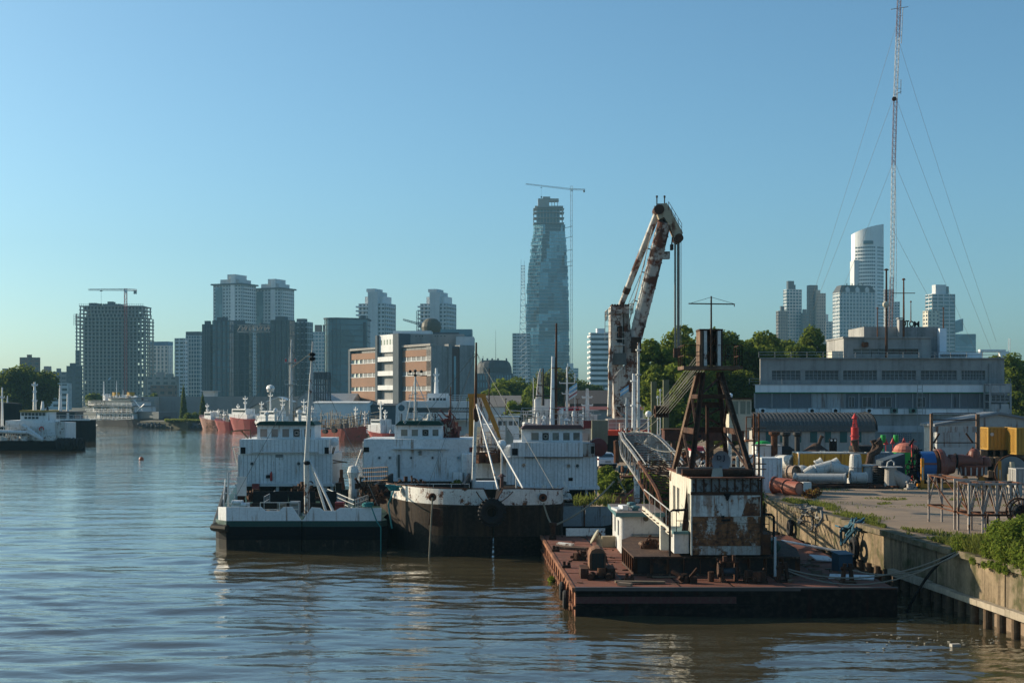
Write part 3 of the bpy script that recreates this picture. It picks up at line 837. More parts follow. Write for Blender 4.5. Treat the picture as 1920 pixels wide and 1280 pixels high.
def brick_block():
 Y0=430.0
 Cn=Vector((wx(808,Y0),Y0,0))              # the near corner
 An=Vector((wx(658,480),480,0))            # far end of the lit side
 ux=(An-Cn).normalized(); Ls=(An-Cn).length
 uy=Vector((ux.y,-ux.x,0))                 # outward normal of the lit side must face the sun / left
 if uy.x>0: uy=-uy
 ub=-uy; Lb=15.0
 t=thing("brick_warehouse","large brown brick warehouse block with ribbon windows and a white stair bay","building",Cn)
 H=wz(648,Y0)-GZ
 def P(a,o,z): return Cn+ux*a+uy*o+Vector((0,0,GZ+z))
 def blk(mb,a0,a1,o0,o1,z0,z1):
  v=[P(a0,o0,z0),P(a1,o0,z0),P(a1,o1,z0),P(a0,o1,z0),P(a0,o0,z1),P(a1,o0,z1),P(a1,o1,z1),P(a0,o1,z1)]
  mb.add(v,BOXF)
 D=-14.0
 def along(px):
  k=(px-CX)/F
  return (k*Cn.y-Cn.x)/(ux.x-k*ux.y)
 a_b0,a_b1=along(744),along(714)
 mb=MB(); blk(mb,.3,Ls,-1.2,D,0,H); mb.build("inner_wall",C_dark,t)
 nfl=5; fl=H/nfl
 win=MB();
 for (a0,a1,hh) in ((0,a_b0,H),(a_b1,Ls,H)):
  mb=MB(); st=MB(); wn=MB(); gl=MB()
  for i in range(nfl):
   z0=i*fl
   blk(mb,a0,a1,0,-1.0,z0+1.5,z0+fl-(.0 if i<nfl-1 else 1.0))
   if i==0: blk(mb,a0,a1,0,-1.0,-1,z0+.2)
   blk(gl,a0,a1,-.5,-.7,z0+.2,z0+1.5)
   n=max(2,round((a1-a0)/3.4))
   for k in range(n+1):
    a=a0+(a1-a0)*k/n; blk(wn,max(a0,a-.22),min(a1,a+.22),-.1,-.6,z0+.2,z0+1.5)
   blk(wn,a0,a1,.12,-.3,z0+.05,z0+.2)
  blk(mb,a0,a1,0,-1.0,H-1.0,H-1.2+.2)
  zt=H-1.4
  blk(gl,a0,a1,-.5,-.7,H-2.4,H-1.0)
  mb.build("brick_wall",M_brick,t); wn.build("window_frame",C_white,t,kind="stuff")
  gl.build("window_strip",glass("strip_glass",(.16,.2,.19),.2,.3,.8),t)
  mb=MB(); blk(mb,a0-.2,a1+.2,.35,-1.4,H+.01,H+.7); mb.build("parapet",C_grey,t)
 mb=MB(); blk(mb,Ls,Ls+1.6,.3,D,-1,H+.6); mb.build("end_pilaster",C_dark,t)
 zb=wz(626,Y0+20)-GZ
 mb=MB(); blk(mb,a_b0-4.0,a_b0,1.4,D,-1,zb); mb.build("bay_side_wall",C_dark,t)
 mb=MB(); blk(mb,a_b1,a_b1+1.5,1.3,-2,-1,zb); mb.build("bay_pilaster",C_dark,t)
 mb=MB(); blk(mb,a_b0,a_b1,-.9,D,0,zb-.1); mb.build("bay_wall",C_grey,t)
 mb=MB(); blk(mb,a_b0,a_b1,.5,-.88,zb-5.6,zb); mb.build("bay_head",C_white,t)
 mb=MB()
 for k in range(5):
  a=a_b0+1.5+(a_b1-a_b0-3)*k/4; blk(mb,a-.5,a+.5,.53,.2,zb-3.2,zb-1.6)
 mb.build("bay_window",M_glassdark,t,kind="stuff")
 for i in range(1,5):
  z=i*fl-.4+.8
  mb=MB(); blk(mb,a_b0,a_b1,1.2,-.85,z,z+1.5); mb.build("bay_balcony",C_white,t)
 for i in range(5):
  z=i*fl+1.9; fr=MB()
  for k in range(9):
   a=a_b0+1+(a_b1-a_b0-2.6)*k/8; blk(fr,a-.12,a+.12,-.5,-.85,z,z+3.0)
  for q in range(4): blk(fr,a_b0+1,a_b1-1.6,-.52,-.84,z+q*.95,z+q*.95+.2)
  w_=fr.build("window",C_white,t); g=MB(); blk(g,a_b0+1,a_b1-1.6,-.7,-.86,z,z+3); g.build("pane",glass("bay_glass",(.2,.19,.15),.2,.3,.7),w_)
 def Q(a,o,z): return Cn+ub*a+Vector((ub.y,-ub.x,0))*o+Vector((0,0,GZ+z))
 def blq(mb,a0,a1,o0,o1,z0,z1):
  mb.add([Q(a0,o0,z0),Q(a1,o0,z0),Q(a1,o1,z0),Q(a0,o1,z0),Q(a0,o0,z1),Q(a1,o0,z1),Q(a1,o1,z1),Q(a0,o1,z1)],BOXF)
 Cg=concrete("warehouse_render",(.30,.30,.29),.75,.35)
 mb=MB(); blq(mb,0,Lb*.44,.1,-3,-1,H); blq(mb,Lb*.66,Lb,.1,-3,-1,H+.4); blq(mb,Lb*.38,Lb*.46,.7,-2,-1,H+.6); mb.build("end_wall",Cg,t)
 mb=MB(); blq(mb,Lb*.46,Lb*.66,-.2,-3,-1,H-.5); mb.build("end_recess",concrete("warehouse_dark",(.13,.09,.08),.4,.3),t)
 mb=MB(); blq(mb,Lb*.53,Lb*.58,-.12,-.3,3,H-3); mb.build("stair_window",G_pale,t)
 mb=MB(); blq(mb,.2,Lb,-3,-50,-1,H-.3); mb.build("end_block",Cg,t)
 Y=448
 for nm,(p0,p1,q0,q1,yy,dd),m_ in (("upper_storey",(762,870,626,650,Y,24),C_grey),("upper_end",(737,808,620,655,Y+12,10),C_white),("roof_house",(855,888,631,655,Y-8,14),C_pale),("roof_glasshouse",(826,885,617,632,Y+20,10),G_pale),("roof_shed",(812,860,623,640,Y+6,12),C_dark)):
  mb=MB(); mb.box(wx(p0,yy),wx(p1,yy),yy,yy+dd,wz(q1,yy),wz(q0,yy)); mb.build(nm,m_,t)
 mb=MB()
 for p in (757,768,779,786,791,815,820,826,833): mb.box(wx(p,Y),wx(p+2,Y),Y-.1,Y+.2,wz(631,Y),wz(629,Y))
 mb.build("upper_window",M_glassdark,t,kind="stuff")
brick_block()
# -- between: grey domed building, hotel slab, lattice radio tower, glass skyscraper
def dome_building():
 Y=900; t=thing("domed_grey_building","wide hazy grey building with a rounded stepped roof and chimneys","building",(wx(928,Y),Y,GZ))
 mb=MB(); mb.box(wx(893,Y),wx(962,Y),Y,Y+20,GZ,wz(700,Y)); mb.build("lower_storey",C_dark,t)
 mb=MB(); mb.lathe([(11.5,wz(700,Y)),(11.2,wz(688,Y)),(10.2,wz(680,Y)),(8.5,wz(675,Y)),(.5,wz(673.5,Y))],(wx(926,Y),Y+12,0),20); mb.build("dome_roof",M_slate,t)
 mb=MB(); mb.lathe([(12.4,wz(708,Y)),(12.4,wz(700,Y)),(11.2,wz(699,Y))],(wx(926,Y),Y+12,0),20); mb.build("cornice",C_dark,t)
 mb=MB()
 for p in (903,912,921,932,948): mb.box(wx(p,Y),wx(p+3,Y),Y+6,Y+8,wz(682,Y),wz(671,Y))
 mb.build("chimney",C_dark,t,kind="stuff")
 mb=MB()
 for p in range(896,960,5): mb.box(wx(p,Y),wx(p+2.2,Y),Y-.12,Y+.2,wz(712,Y),wz(703,Y)); mb.box(wx(p,Y),wx(p+2.2,Y),Y-.12,Y+.2,wz(726,Y),wz(717,Y))
 mb.build("window",G_pale,t,kind="stuff")
dome_building()
mb=MB(); Y=905; mb.cyl((wx(929,Y),Y+12,wz(676,Y)),(wx(929,Y),Y+12,wz(617,Y)),.16,.06,n=5); mb.cyl((wx(905,Y),Y+12,wz(676,Y)),(wx(905,Y),Y+12,wz(666,Y)),.15,n=5)
single(mb,"roof_antenna",C_dark,"thin antenna mast above the rounded grey roof","antenna")
tower("banded_hotel_slab","dark banded slab building behind the lattice radio tower",961,994,625,1500,0,.6,3.4,C_pale,G_dark,.4,5,.8,.3)
tower("white_banded_slab","tall white banded apartment slab left of the floating crane",1104,1150,624,760,6,.5,2.7,C_white,G_dark,.52,0,.8,.7,balc=1.0,top=[(-.4,.3,-.6,.6,2.3,None)])
tower("pale_far_block","tiny pale block under the glass skyscraper crane",1064,1084,690,1500,0,.6,3.4,C_pale,G_pale,.5,5,1,.3,top=[(-1,.1,-.6,.6,5,None)])
Y=1350; t=thing("lattice_radio_tower","tapering lattice radio tower left of the glass skyscraper","mast",(wx(982,Y),Y,GZ))
mb=MB(); mb.lattice((wx(981,Y),Y,GZ),(wx(980.5,Y),Y,wz(540,Y)),10.5,3.6,20,.28,.17); mb.build("lower_lattice",C_pale,t)
mb=MB(); mb.lattice((wx(980.5,Y),Y,wz(540,Y)),(wx(980.5,Y),Y,wz(498,Y)),3.6,3.4,7,.28,.17); mb.build("upper_lattice",C_pale,t)
mb=MB(); mb.cyl((wx(977,Y),Y,wz(498,Y)),(wx(977,Y),Y,wz(486,Y)),.18,n=4); mb.cyl((wx(983,Y),Y,wz(498,Y)),(wx(983,Y),Y,wz(489,Y)),.18,n=4); mb.build("whip_aerial",C_pale,t)
def skyscraper():
 Y=1650; t=thing("glass_skyscraper","tallest blue glass skyscraper with patchwork panes and an unfinished crown","building",(wx(1027,Y),Y,GZ))
 prof=[(420,1000,1060),(450,996,1062),(480,993,1064),(520,989,1066),(560,986,1067),(620,985,1068),(720,985,1069)]
 def ext(py):
  for i in range(len(prof)-1):
   a,b=prof[i],prof[i+1]
   if py<=b[0]:
    u=max(0,(py-a[0])/(b[0]-a[0])); return a[1]+(b[1]-a[1])*u, a[2]+(b[2]-a[2])*u
  return prof[-1][1:]
 zt=wz(420,Y); nf=52; f=(zt-GZ)/nf
 panes=MB(); slabs=MB(); core=MB(); wb=MB()
 r=random.Random(4)
 grid={}
 for i in range(nf):
  z=GZ+i*f; py=HY+(HC-z-f/2)*F/Y
  a,b=ext(py); a+=r.choice((0,0,1,2)) ; b-=r.choice((0,0,1))
  x0,x1=wx(a,Y),wx(b,Y); xm=x0+(x1-x0)*.30       # corner ridge
  core.box(x0+1,x1-1,Y+10,Y+24,z,z+f)
  for (s0,s1,ya,yb,n) in ((x0,xm,Y+9,Y,5),(xm,x1,Y,Y+5,10)):
   slabs.add([(s0-.3,ya-.35,z),(s1+.3,yb-.35,z),(s1+.3,yb+3,z),(s0-.3,ya+3,z),(s0-.3,ya-.35,z+.25),(s1+.3,yb-.35,z+.25),(s1+.3,yb+3,z+.25),(s0-.3,ya+3,z+.25)],BOXF)
   if n==5:
    for q in range(3):
     if r.random()<.6: xa=s0+(s1-s0)*(q*.3+.05); wb.box(xa,xa+(s1-s0)*.22,ya-1.6,ya+2,z,z+.9)
   for k in range(n):
    key=(n,k)
    if key not in grid or r.random()<.22: grid[key]=r.choices((0,1,2,3),(5,3,2,.7))[0]
    if k and r.random()<.5: grid[key]=grid[(n,k-1)]
    panes.m=grid[key]
    u0,u1=k/n,(k+1)/n; off=r.choice((0,0,.25,.5)) if n==10 else r.choice((0,.5,1.2))
    xa,xb=s0+(s1-s0)*u0,s0+(s1-s0)*u1; y0,y1=ya+(yb-ya)*u0+off,ya+(yb-ya)*u1+off
    panes.add([(xa+.07,y0,z+.4),(xb-.07,y1,z+.4),(xb-.07,y1+.4,z+.4),(xa+.07,y0+.4,z+.4),(xa+.07,y0,z+f),(xb-.07,y1,z+f),(xb-.07,y1+.4,z+f),(xa+.07,y0+.4,z+f)],BOXF)
 panes.build("glass_pane",[glass("sky_glass_a",(.035,.12,.17),.07,.1,.4),glass("sky_glass_b",(.018,.058,.09),.07,.1,.4),glass("sky_glass_c",(.13,.28,.34),.1,.1,.4),glass("sky_glass_d",(.012,.02,.028),.1,.1,.4)],t,kind="stuff")
 slabs.build("floor_slab",C_pale,t,kind="stuff"); core.build("core_wall",C_dark,t); wb.build("white_balcony",C_white,t,kind="stuff")
 mb=MB(); X0,X1=wx(1000,Y),wx(1058,Y)
 for q in (418,408,398,391): mb.box(X0,X1,Y+1,Y+24,wz(q,Y),wz(q,Y)+.7)
 mb.box(wx(1003,Y),wx(1056,Y),Y+2,Y+22,wz(388,Y),wz(388,Y)+1.6)
 mb.build("crown_slab",C_grey,t)
 mb=MB()
 for p in range(1001,1059,6):
  for yy in (2,22): mb.cyl((wx(p,Y),Y+yy,wz(420,Y)),(wx(p,Y),Y+yy,wz(391,Y)),.45,n=4)
 mb.build("crown_column",C_grey,t,kind="stuff")
 mb=MB(); mb.box(wx(1006,Y),wx(1050,Y),Y+6,Y+18,wz(420,Y),wz(392,Y)); mb.build("crown_core",G_blue,t)
 mb=MB(); mb.box(wx(1009,Y),wx(1030,Y),Y+5,Y+16,wz(388,Y),wz(371,Y)); mb.box(wx(1018,Y),wx(1032,Y),Y+7,Y+15,wz(371,Y),wz(367,Y)); mb.box(wx(1030,Y),wx(1048,Y),Y+5,Y+16,wz(376,Y),wz(371,Y))
 for p in (1035,1040,1046): mb.cyl((wx(p,Y),Y+6,wz(388,Y)),(wx(p,Y),Y+6,wz(376,Y)),.5,n=4)
 mb.build("plant_room",C_grey,t)
 mb=MB()
 for q in (427,446,470,492,500): mb.cyl((wx(1058,Y),Y+4,wz(q,Y)),(wx(1072,Y),Y-14,wz(q,Y)),.35,n=4)
 mb.build("crane_tie",C_dark,t,kind="stuff")
skyscraper()
# -- right-hand skyline
tower("slim_glass_tower","slim glass tower with a dark lift head at the left of the far skyline",1470,1502,543,1500,10,.6,3.4,C_pale,G_blue,.28,3.2,.6,.3,top=[(-.7,.1,-.5,.5,9,C_dark),(.1,.3,-.5,.5,5,C_dark)])
tower("ribbed_grey_block","lower ribbed grey block leaning on the slim glass tower",1456,1476,583,1480,10,.7,3.4,C_grey,G_dark,.15,2.2,.7,.35,top=[(-.3,.4,-.5,.5,5,C_dark)])
tower("stepped_dark_tower","tall dark stepped tower with pale stripe above the trees",1514,1532,535,1520,8,.9,3.4,C_dark,G_dark,.6,3,1.6,.2)
tower("stepped_brown_tower","brown grey half attached to the tall dark stepped tower",1528,1547,550,1515,8,.8,3.4,C_grey,G_dark,.5,2.6,1.4,.2,top=[(-1,-.1,-.5,.5,3.5,None)])
tower("small_dark_tower","small dark tower left of the stepped dark tower",1502,1516,587,1490,8,.9,3.4,C_dark,G_blue,.5,3,1.0,.2,top=[(-.6,.4,-.5,.5,4,None)])
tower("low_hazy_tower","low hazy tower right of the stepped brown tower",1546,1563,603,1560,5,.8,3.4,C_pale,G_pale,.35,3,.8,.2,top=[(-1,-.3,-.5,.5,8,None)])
t,T,w,d,H=tower("mansard_tower","broad tower with a dark mansard roof and dormers",1564,1638,549,1400,9,.5,3.5,C_pale,G_blue,.32,3.4,1.1,.35)
mb=MB(); mb.M=T
mb.add([(-w/2-.3,-d/2-.3,H+.01),(w/2+.3,-d/2-.3,H+.01),(w/2+.3,d/2+.3,H+.01),(-w/2-.3,d/2+.3,H+.01),(-w/2+3,-d/2+3,H+7),(w/2-3,-d/2+3,H+7),(w/2-3,d/2-3,H+7),(-w/2+3,d/2-3,H+7)],BOXF); mb.build("mansard_roof",M_slate,t)
for a in (-.55,0,.55):
 mb=MB(); mb.M=T; x=a*w/2; mb.box(x-2,x+2,-d/2-.4,-d/2+3,H+.02,H+3.6); mb.prism([(x-2,-d/2-.4,H+3.6),(x+2,-d/2-.4,H+3.6),(x,-d/2-.4,H+5.2)],(0,3,0)); mb.build("dormer",C_pale,t)
mb=MB(); mb.M=T
for a in (-.4,-.1,.25,.5): mb.cyl((a*w/2,0,H+7),(a*w/2,0,H+9.5),.5,n=5)
mb.build("roof_vent",C_dark,t)
def sail_tower():
 Y=1450; t=thing("sail_top_tower","tall white tower whose rounded top rises to a slanting blade","building",(wx(1630,Y),Y,GZ))
 x0,x1=wx(1603,Y),wx(1657,Y)
 n=14; pts=[]
 for k in range(n+1):
  u=k/n; pts.append((x0+(x1-x0)*u, Y-9*math.sin(math.pi*min(1,u*1.05))**.8 if u<.95 else Y))
 pts_b=pts+[(x1,Y+16),(x0,Y+16)]
 zs=wz(462,Y)
 mb=MB(); mb.prism([(x,y,GZ) for x,y in pts_b],(0,0,zs-GZ)); mb.build("white_wall",C_white,t)
 mb=MB(); vs=[];
 for i,(x,y) in enumerate(pts_b):
  u=(x-x0)/(x1-x0); zt=wz(437-17*u**.7,Y); vs.append((x,y,zs)); vs.append((x,y,zt))
 N=len(pts_b); fs=[]
 for i in range(N):
  j=(i+1)%N; fs.append((2*i,2*j,2*j+1,2*i+1))
 fs.append(tuple(2*i+1 for i in range(N)))
 mb.add(vs,fs); mb.build("roof_blade",C_white,t)
 mb=MB()
 nf=44; f=(zs-GZ)/nf
 for i in range(nf):
  z=GZ+i*f+1.2
  for k in range(0,n):
   if k in (9,): continue
   (xa,ya),(xb,yb)=pts[k],pts[k+1]
   e=.12; s=.12
   mb.add([(xa+(xb-xa)*s,ya+(yb-ya)*s-e,z),(xa+(xb-xa)*(1-s),ya+(yb-ya)*(1-s)-e,z),(xa+(xb-xa)*(1-s),ya+(yb-ya)*(1-s)-e,z+1.6),(xa+(xb-xa)*s,ya+(yb-ya)*s-e,z+1.6)],[(0,1,2,3)])
 mb.build("window",G_dark,t,kind="stuff")
 mb=MB(); mb.box(wx(1615,Y),wx(1633,Y),Y-9.6,Y-6,wz(459,Y),wz(453,Y)); mb.build("top_window",G_dark,t)
 mb=MB(); mb.box(wx(1600,Y),wx(1612,Y),Y-4,Y+14,GZ,wz(488,Y)); mb.build("side_block",C_pale,t)
sail_tower()
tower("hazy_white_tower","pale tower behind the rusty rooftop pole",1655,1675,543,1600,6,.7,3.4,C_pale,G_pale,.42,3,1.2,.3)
tower("hazy_glass_tower","lower glass tower behind the roof sign letters",1660,1686,566,1550,-4,.6,3.4,C_pale,G_blue,.4,3,1.0,.3)
t,T,w,d,H=tower("setback_glass_tower","glass tower with set-back upper floors right of the roof sign",1738,1788,552,1350,10,.6,3.5,C_pale,G_blue,.3,6,.8,.4,top=[(-.55,.35,-.5,.6,9,C_pale),(-.05,.62,-.45,.5,7.5,G_blue)])
tower("white_window_block","cream block with square dark windows in front of the set-back glass tower",1732,1760,583,1310,14,.8,3.6,paint("cream_wall",(.62,.57,.46),dirt=.2),G_dark,.5,4.2,2.2,.3)
Y=1450; t=thing("slanted_glass_block","low pale glass block with a slanted roof corner","building",(wx(1808,Y),Y,GZ))
mb=MB(); mb.box(wx(1786,Y),wx(1830,Y),Y,Y+18,GZ,wz(626,Y)); mb.build("glazing",G_pale,t)
mb=MB(); mb.prism([(wx(1786,Y),Y-.2,wz(626,Y)),(wx(1806,Y),Y-.2,wz(620,Y)),(wx(1806,Y),Y-.2,wz(597,Y)),(wx(1786,Y),Y-.2,wz(603,Y))],(0,14,0)); mb.build("roof_corner",G_pale,t)
mb=MB()
for i in range(14): mb.box(wx(1786,Y)-.1,wx(1830,Y)+.1,Y-.2,Y+18,GZ+4.5*i,GZ+4.5*i+.4)
mb.build("floor_band",C_white,t,kind="stuff")
Y=700; t=thing("gantry_bridge","distant white gantry bridge span above the trees at the right edge","bridge",(wx(1865,Y),Y,GZ))
mb=MB(); mb.box(wx(1838,Y),wx(1886,Y),Y,Y+3,wz(659,Y),wz(655,Y)); mb.build("span",C_white,t)
for a,b in ((1838,1842),(1876,1892)):
 mb=MB(); mb.box(wx(a,Y),wx(b,Y),Y,Y+3,GZ,wz(658.5,Y)); mb.build("pier",C_white,t)
mb=MB()
for p in (1891,1894): mb.cyl((wx(p,Y),Y,wz(660,Y)),(wx(p,Y),Y,wz(634,Y)),.15,n=4)
mb.build("lamp_pole",C_white,t)
# -- shore walls, sheds and trees on the far bank
Y=470
t=thing("shore_wall","long low pale shed wall behind the riverboat and the cypresses","shed",(wx(300,Y),Y,GZ))
mb=MB(); mb.box(wx(250,Y),wx(290,Y),Y,Y+8,GZ,wz(743,Y)); mb.build("bright_wall",concrete("pale_wall",(.46,.42,.36),.3,.3),t)
mb=MB(); mb.box(wx(290,Y),wx(555,Y),Y+6,Y+16,GZ,wz(743,Y+6)); mb.build("grey_wall",C_grey,t)
mb=MB(); mb.box(wx(356,Y),wx(378,Y),Y+20,Y+26,wz(745,Y),wz(733,Y)); mb.box(wx(352,Y),wx(382,Y),Y+19,Y+27,wz(733,Y),wz(732,Y)); mb.build("roof_hut",C_pale,t)
Y=400
def gable(name,label,px0,px1,pe,pr,pb,Y,dep,wallm,roofm,seams=0,axis='x'):
 t=thing(name,label,"shed",(wx((px0+px1)/2,Y),Y,QZ if Y<230 else GZ))
 x0,x1,ze,zr,zb=wx(px0,Y),wx(px1,Y),wz(pe,Y),wz(pr,Y),wz(pb,Y)
 if axis=='y':   # gable end faces the camera
  xm=(x0+x1)/2
  mb=MB(); mb.prism([(x0,Y,zb),(x1,Y,zb),(x1,Y,ze),(xm,Y,zr),(x0,Y,ze)],(0,dep,0)); mb.build("wall",wallm,t)
  for s in (0,1):
   a=(x0-.3,ze-.1) if s==0 else (x1+.3,ze-.1)
   mb=MB(); mb.prism([(a[0],Y-.3,a[1]),(xm,Y-.3,zr+.02),(xm,Y-.3,zr+.22),(a[0],Y-.3,a[1]+.2)],(0,dep+.6,0)); mb.build("roof",roofm,t)
 else:
  mb=MB(); mb.box(x0,x1,Y,Y+dep,zb,ze); mb.build("wall",wallm,t)
  mb=MB(); mb.prism([(x0-.3,Y-.4,ze+.02),(x0-.3,Y+dep/2,zr),(x0-.3,Y+dep+.4,ze+.02),(x0-.3,Y+dep/2,zr-.25)],(x1-x0+.6,0,0)); mb.build("roof",roofm,t)
  mb=MB(); mb.prism([(x0,Y,ze),(x0,Y+dep/2,zr-.25),(x0,Y+dep,ze)],(x1-x0,0,0)); mb.build("gable_wall",wallm,t)
 if seams:
  mb=MB(); n=seams
  for k in range(1,n): x=x0+(x1-x0)*k/n; mb.box(x-.03,x+.03,Y-.05,Y,zb,ze)
  mb.build("wall_seam",wallm,t,kind="stuff")
 return t
M_tin=paint("tin_grey",(.42,.43,.43),rust=.1,streak=.2,dirt=.4,scale=.4)
M_tinroof=paint("tin_roof",(.30,.31,.32),rust=.2,streak=.1,dirt=.5,scale=.3)
gable("gabled_tin_shed","pale corrugated shed with pointed gable below the curved office",558,600,748,731,800,440,26,M_tin,M_tinroof,0,'y')
gable("skylight_shed","long grey shed with bright roof lights beside the brick warehouse",598,660,752,737,800,450,30,M_tin,M_tinroof)
gable("white_quay_shed","long white quayside shed above the old red hull",588,689,755,752,800,372,14,C_white,C_pale)
gable("dark_roof_shed","low dark shed roof right of the white quayside shed",689,745,760,756,800,380,14,C_dark,M_slate)
gable("brown_roof_warehouse","warehouse with broad dark brown roof behind the white ship",1068,1150,757,731,795,262,22,plain("shed_wall_dark",(.10,.075,.065)),plain("roof_brown_dark",(.065,.055,.05),.8))
gable("grey_roof_warehouse","plain grey roofed warehouse behind the orange frame",888,975,762,741,800,255,24,C_pale,plain("roof_grey",(.17,.155,.14),.85))
gable("red_trim_shed","low shed with dull red fascia behind the floating crane",1078,1205,768,762,800,236,8,plain("shed_white_doors",(.3,.31,.3)),plain("fascia_red",(.17,.04,.035),.8))
for p0,p1,q,lab in ((470,498,757,"small pale gabled house left of the white dome"),(500,545,745,"white rounded quayside store behind the trawlers"),(556,588,758,"small white gabled house right of the rounded store")):
 gable("quay_house",lab,p0,p1,q+8,q,800,395,8,concrete("house_cream",(.5,.46,.38),.3),C_dark if p0!=500 else C_white,0,'y')
Y=410; t=thing("steel_frame_tower","dark open steel frame tower beside the gabled tin shed","tower",(wx(602,Y),Y,GZ))
mb=MB()
for a in (589,597,606,615):
 for yy in (0,5): mb.box(wx(a,Y)-.2,wx(a,Y)+.2,Y+yy-.2,Y+yy+.2,GZ,wz(697,Y))
for q in (770,752,735,720,709,697):
 for yy in (0,5): mb.box(wx(589,Y),wx(615,Y),Y+yy-.15,Y+yy+.15,wz(q,Y)-.3,wz(q,Y))
mb.build("steel_frame",C_dark,t); mb=MB(); mb.box(wx(589,Y)+.2,wx(615,Y)-.2,Y+.3,Y+4.7,wz(709,Y),wz(698,Y)); mb.build("top_panel",C_dark,t)
tree("broad_tree","very large dark domed tree at the left edge behind the tanker",(wx(52,380),380,GZ),16.0,8.4,6.5,16000,.55,L_dark,21,nb=60,rs=2.6,ry=8)
tree("round_tree","dark tree touching the large domed tree on its left",(wx(8,400),400,GZ),12,6,5,7000,.6,L_dark,22,nb=36)
tree("small_tree","small green tree on the riverboat deck side below the unfinished tower",(wx(181,520),520,GZ),9,4,3,2600,.6,L_mid,23,nb=18)
tree("small_tree","small rounded tree right below the unfinished tower base",(wx(282,520),520,GZ),9.5,3,3,1800,.6,L_dark,24,nb=16)
for px,top,lab,sd in ((344,722,"slim pointed cypress beside the pale shed wall",1),(380,738,"second dark cypress standing at the rusty bow",2)):
 Y=432; h=wz(top,Y)-GZ; t=thing("cypress_tree",lab,"tree",(wx(px,Y),Y,GZ))
 bl=[((wx(px,Y),Y,GZ+h*(.06+.9*k/15)),(1.05*(1-k/15)**.7*1.1+.12,1.05*(1-k/15)**.7*1.1+.12,h*.055)) for k in range(16)]
 me=leaves("crown",bl,3500,.3,L_dark,.4); me.transform(INV[t.name]); o=bpy.data.objects.new("crown",me); COL.objects.link(o); o.parent=t
 mb=MB(); mb.cyl((wx(px,Y),Y,GZ),(wx(px,Y),Y,GZ+h*.9),.2,.05,n=6); mb.build("trunk",M_bark,t)
for px,lab in ((353,"round green shrub on the bank right of the first cypress"),(366,"pale green shrub between the two cypresses")):
 Y=420; bush("bank_shrub",lab,"shrub",[((wx(px,Y),Y,3.4),(1.3,1.3,1.2)),((wx(px+3,Y),Y,3.0),(1,1,.9))],1200,.3,L_mid)
pts=[]
for _ in range(4000):
 Y=random.uniform(413,424); pts.append((wx(random.uniform(310,380),Y),Y,1.9))
blades("bank_grass",pts,.7,L_grass,.2,.5)
mb=MB()
for _ in range(160):
 u=random.random(); p=Vector((-112,427.5,0)).lerp(Vector((-89,411,0)),u); s=random.uniform(.3,.8)
 mb.cbox((p.x,p.y-random.random()*1.5,random.uniform(.1,1.3)),(s,s*.8,s*.6),random.random()*3,random.random(),random.random())
o=mb.build("bank_rubble",C_dark); o["kind"]="stuff"
mid=[(905,735,300,3.4,3.2),(920,726,305,4.5,4.0),(945,715,310,5.2,4.4),(968,708,312,5.5,4.6),(990,714,316,5,4.4),(1008,720,300,4,3.4)]
for i,(px,top,Y,rx,rz) in enumerate(mid):
 lab=("leftmost low green tree beside the grey end wall","second green tree of the grove behind the orange frame","third green tree of the grove, left of its top","tallest green tree of the grove below the domed roof","fifth green tree of the grove, beside the lattice tower foot","last green tree of the grove, next to the white ship mast")[i]
 tree("grove_tree",lab,(wx(px,Y),Y,GZ),wz(top,Y)-GZ,rx,rz,5200,.42,(L_mid,L_mid,L_light)[i%3],40+i,"green trees in the grove behind the warehouse",nb=30)
tree("olive_tree","grey green tree in front of the skyscraper foot",(wx(1040,330),330,GZ),wz(686,330)-GZ,6.2,5,5500,.42,leafmat("leaf_olive",(.04,.05,.022),(.09,.10,.045)),51,nb=34)
tree("olive_tree","grey green tree beside the masts of the white ship",(wx(1062,340),340,GZ),wz(700,340)-GZ,5,4.5,4000,.42,L_dark,52,nb=26)
tree("small_tree","small round tree at the foot of the white banded slab",(wx(1112,330),330,GZ),wz(714,330)-GZ,3.6,3,2400,.4,L_dark,53,nb=18)
tree("willow_tree","pale green willow in front of the grey roofed warehouse",(wx(968,240),240,GZ),wz(748,240)-GZ,2.9,2.6,2600,.32,L_light,54,nb=18)
tree("willow_tree","darker low willow beside the pale green one",(wx(990,238),238,GZ),wz(753,238)-GZ,2.4,2.2,2000,.32,L_mid,55,nb=14)
big=[(1236,640,172,3.3,5.6),(1284,612,176,4.3,6.6),(1258,690,166,3.4,4.6),(1342,616,186,4.4,6.8),(1398,622,190,4.6,6.8),(1432,634,196,3.6,5.5),(1300,690,164,3.8,5.2),(1372,700,176,4.2,5.5),(1262,760,160,3.2,3.4)]
labs=("leaning leafy tree right beside the floating crane column","tall rounded tree under the hanging crane cables","bushy tree low in front between crane column and rusty frame","tall tree straight behind the rusty frame head","broad tree right of the rusty frame head","darker tree next to the control cabin and concrete building","leafy tree seen through the rusty frame legs at left","dense tree seen through the rusty frame legs at right","low bright tree behind the square pulley block")
for i,(px,top,Y,rx,rz) in enumerate(big):
 tree("poplar_tree",labs[i],(wx(px,Y),Y,QZ),wz(top,Y)-QZ+1.1,rx*1.22,rz,17000,.32,(L_light,L_mid,L_mid,L_mid,L_mid,L_mid,L_light,L_mid,L_light)[i],60+i,"tall leafy trees between the floating crane and the concrete building",nb=46,rs=rx*.36)
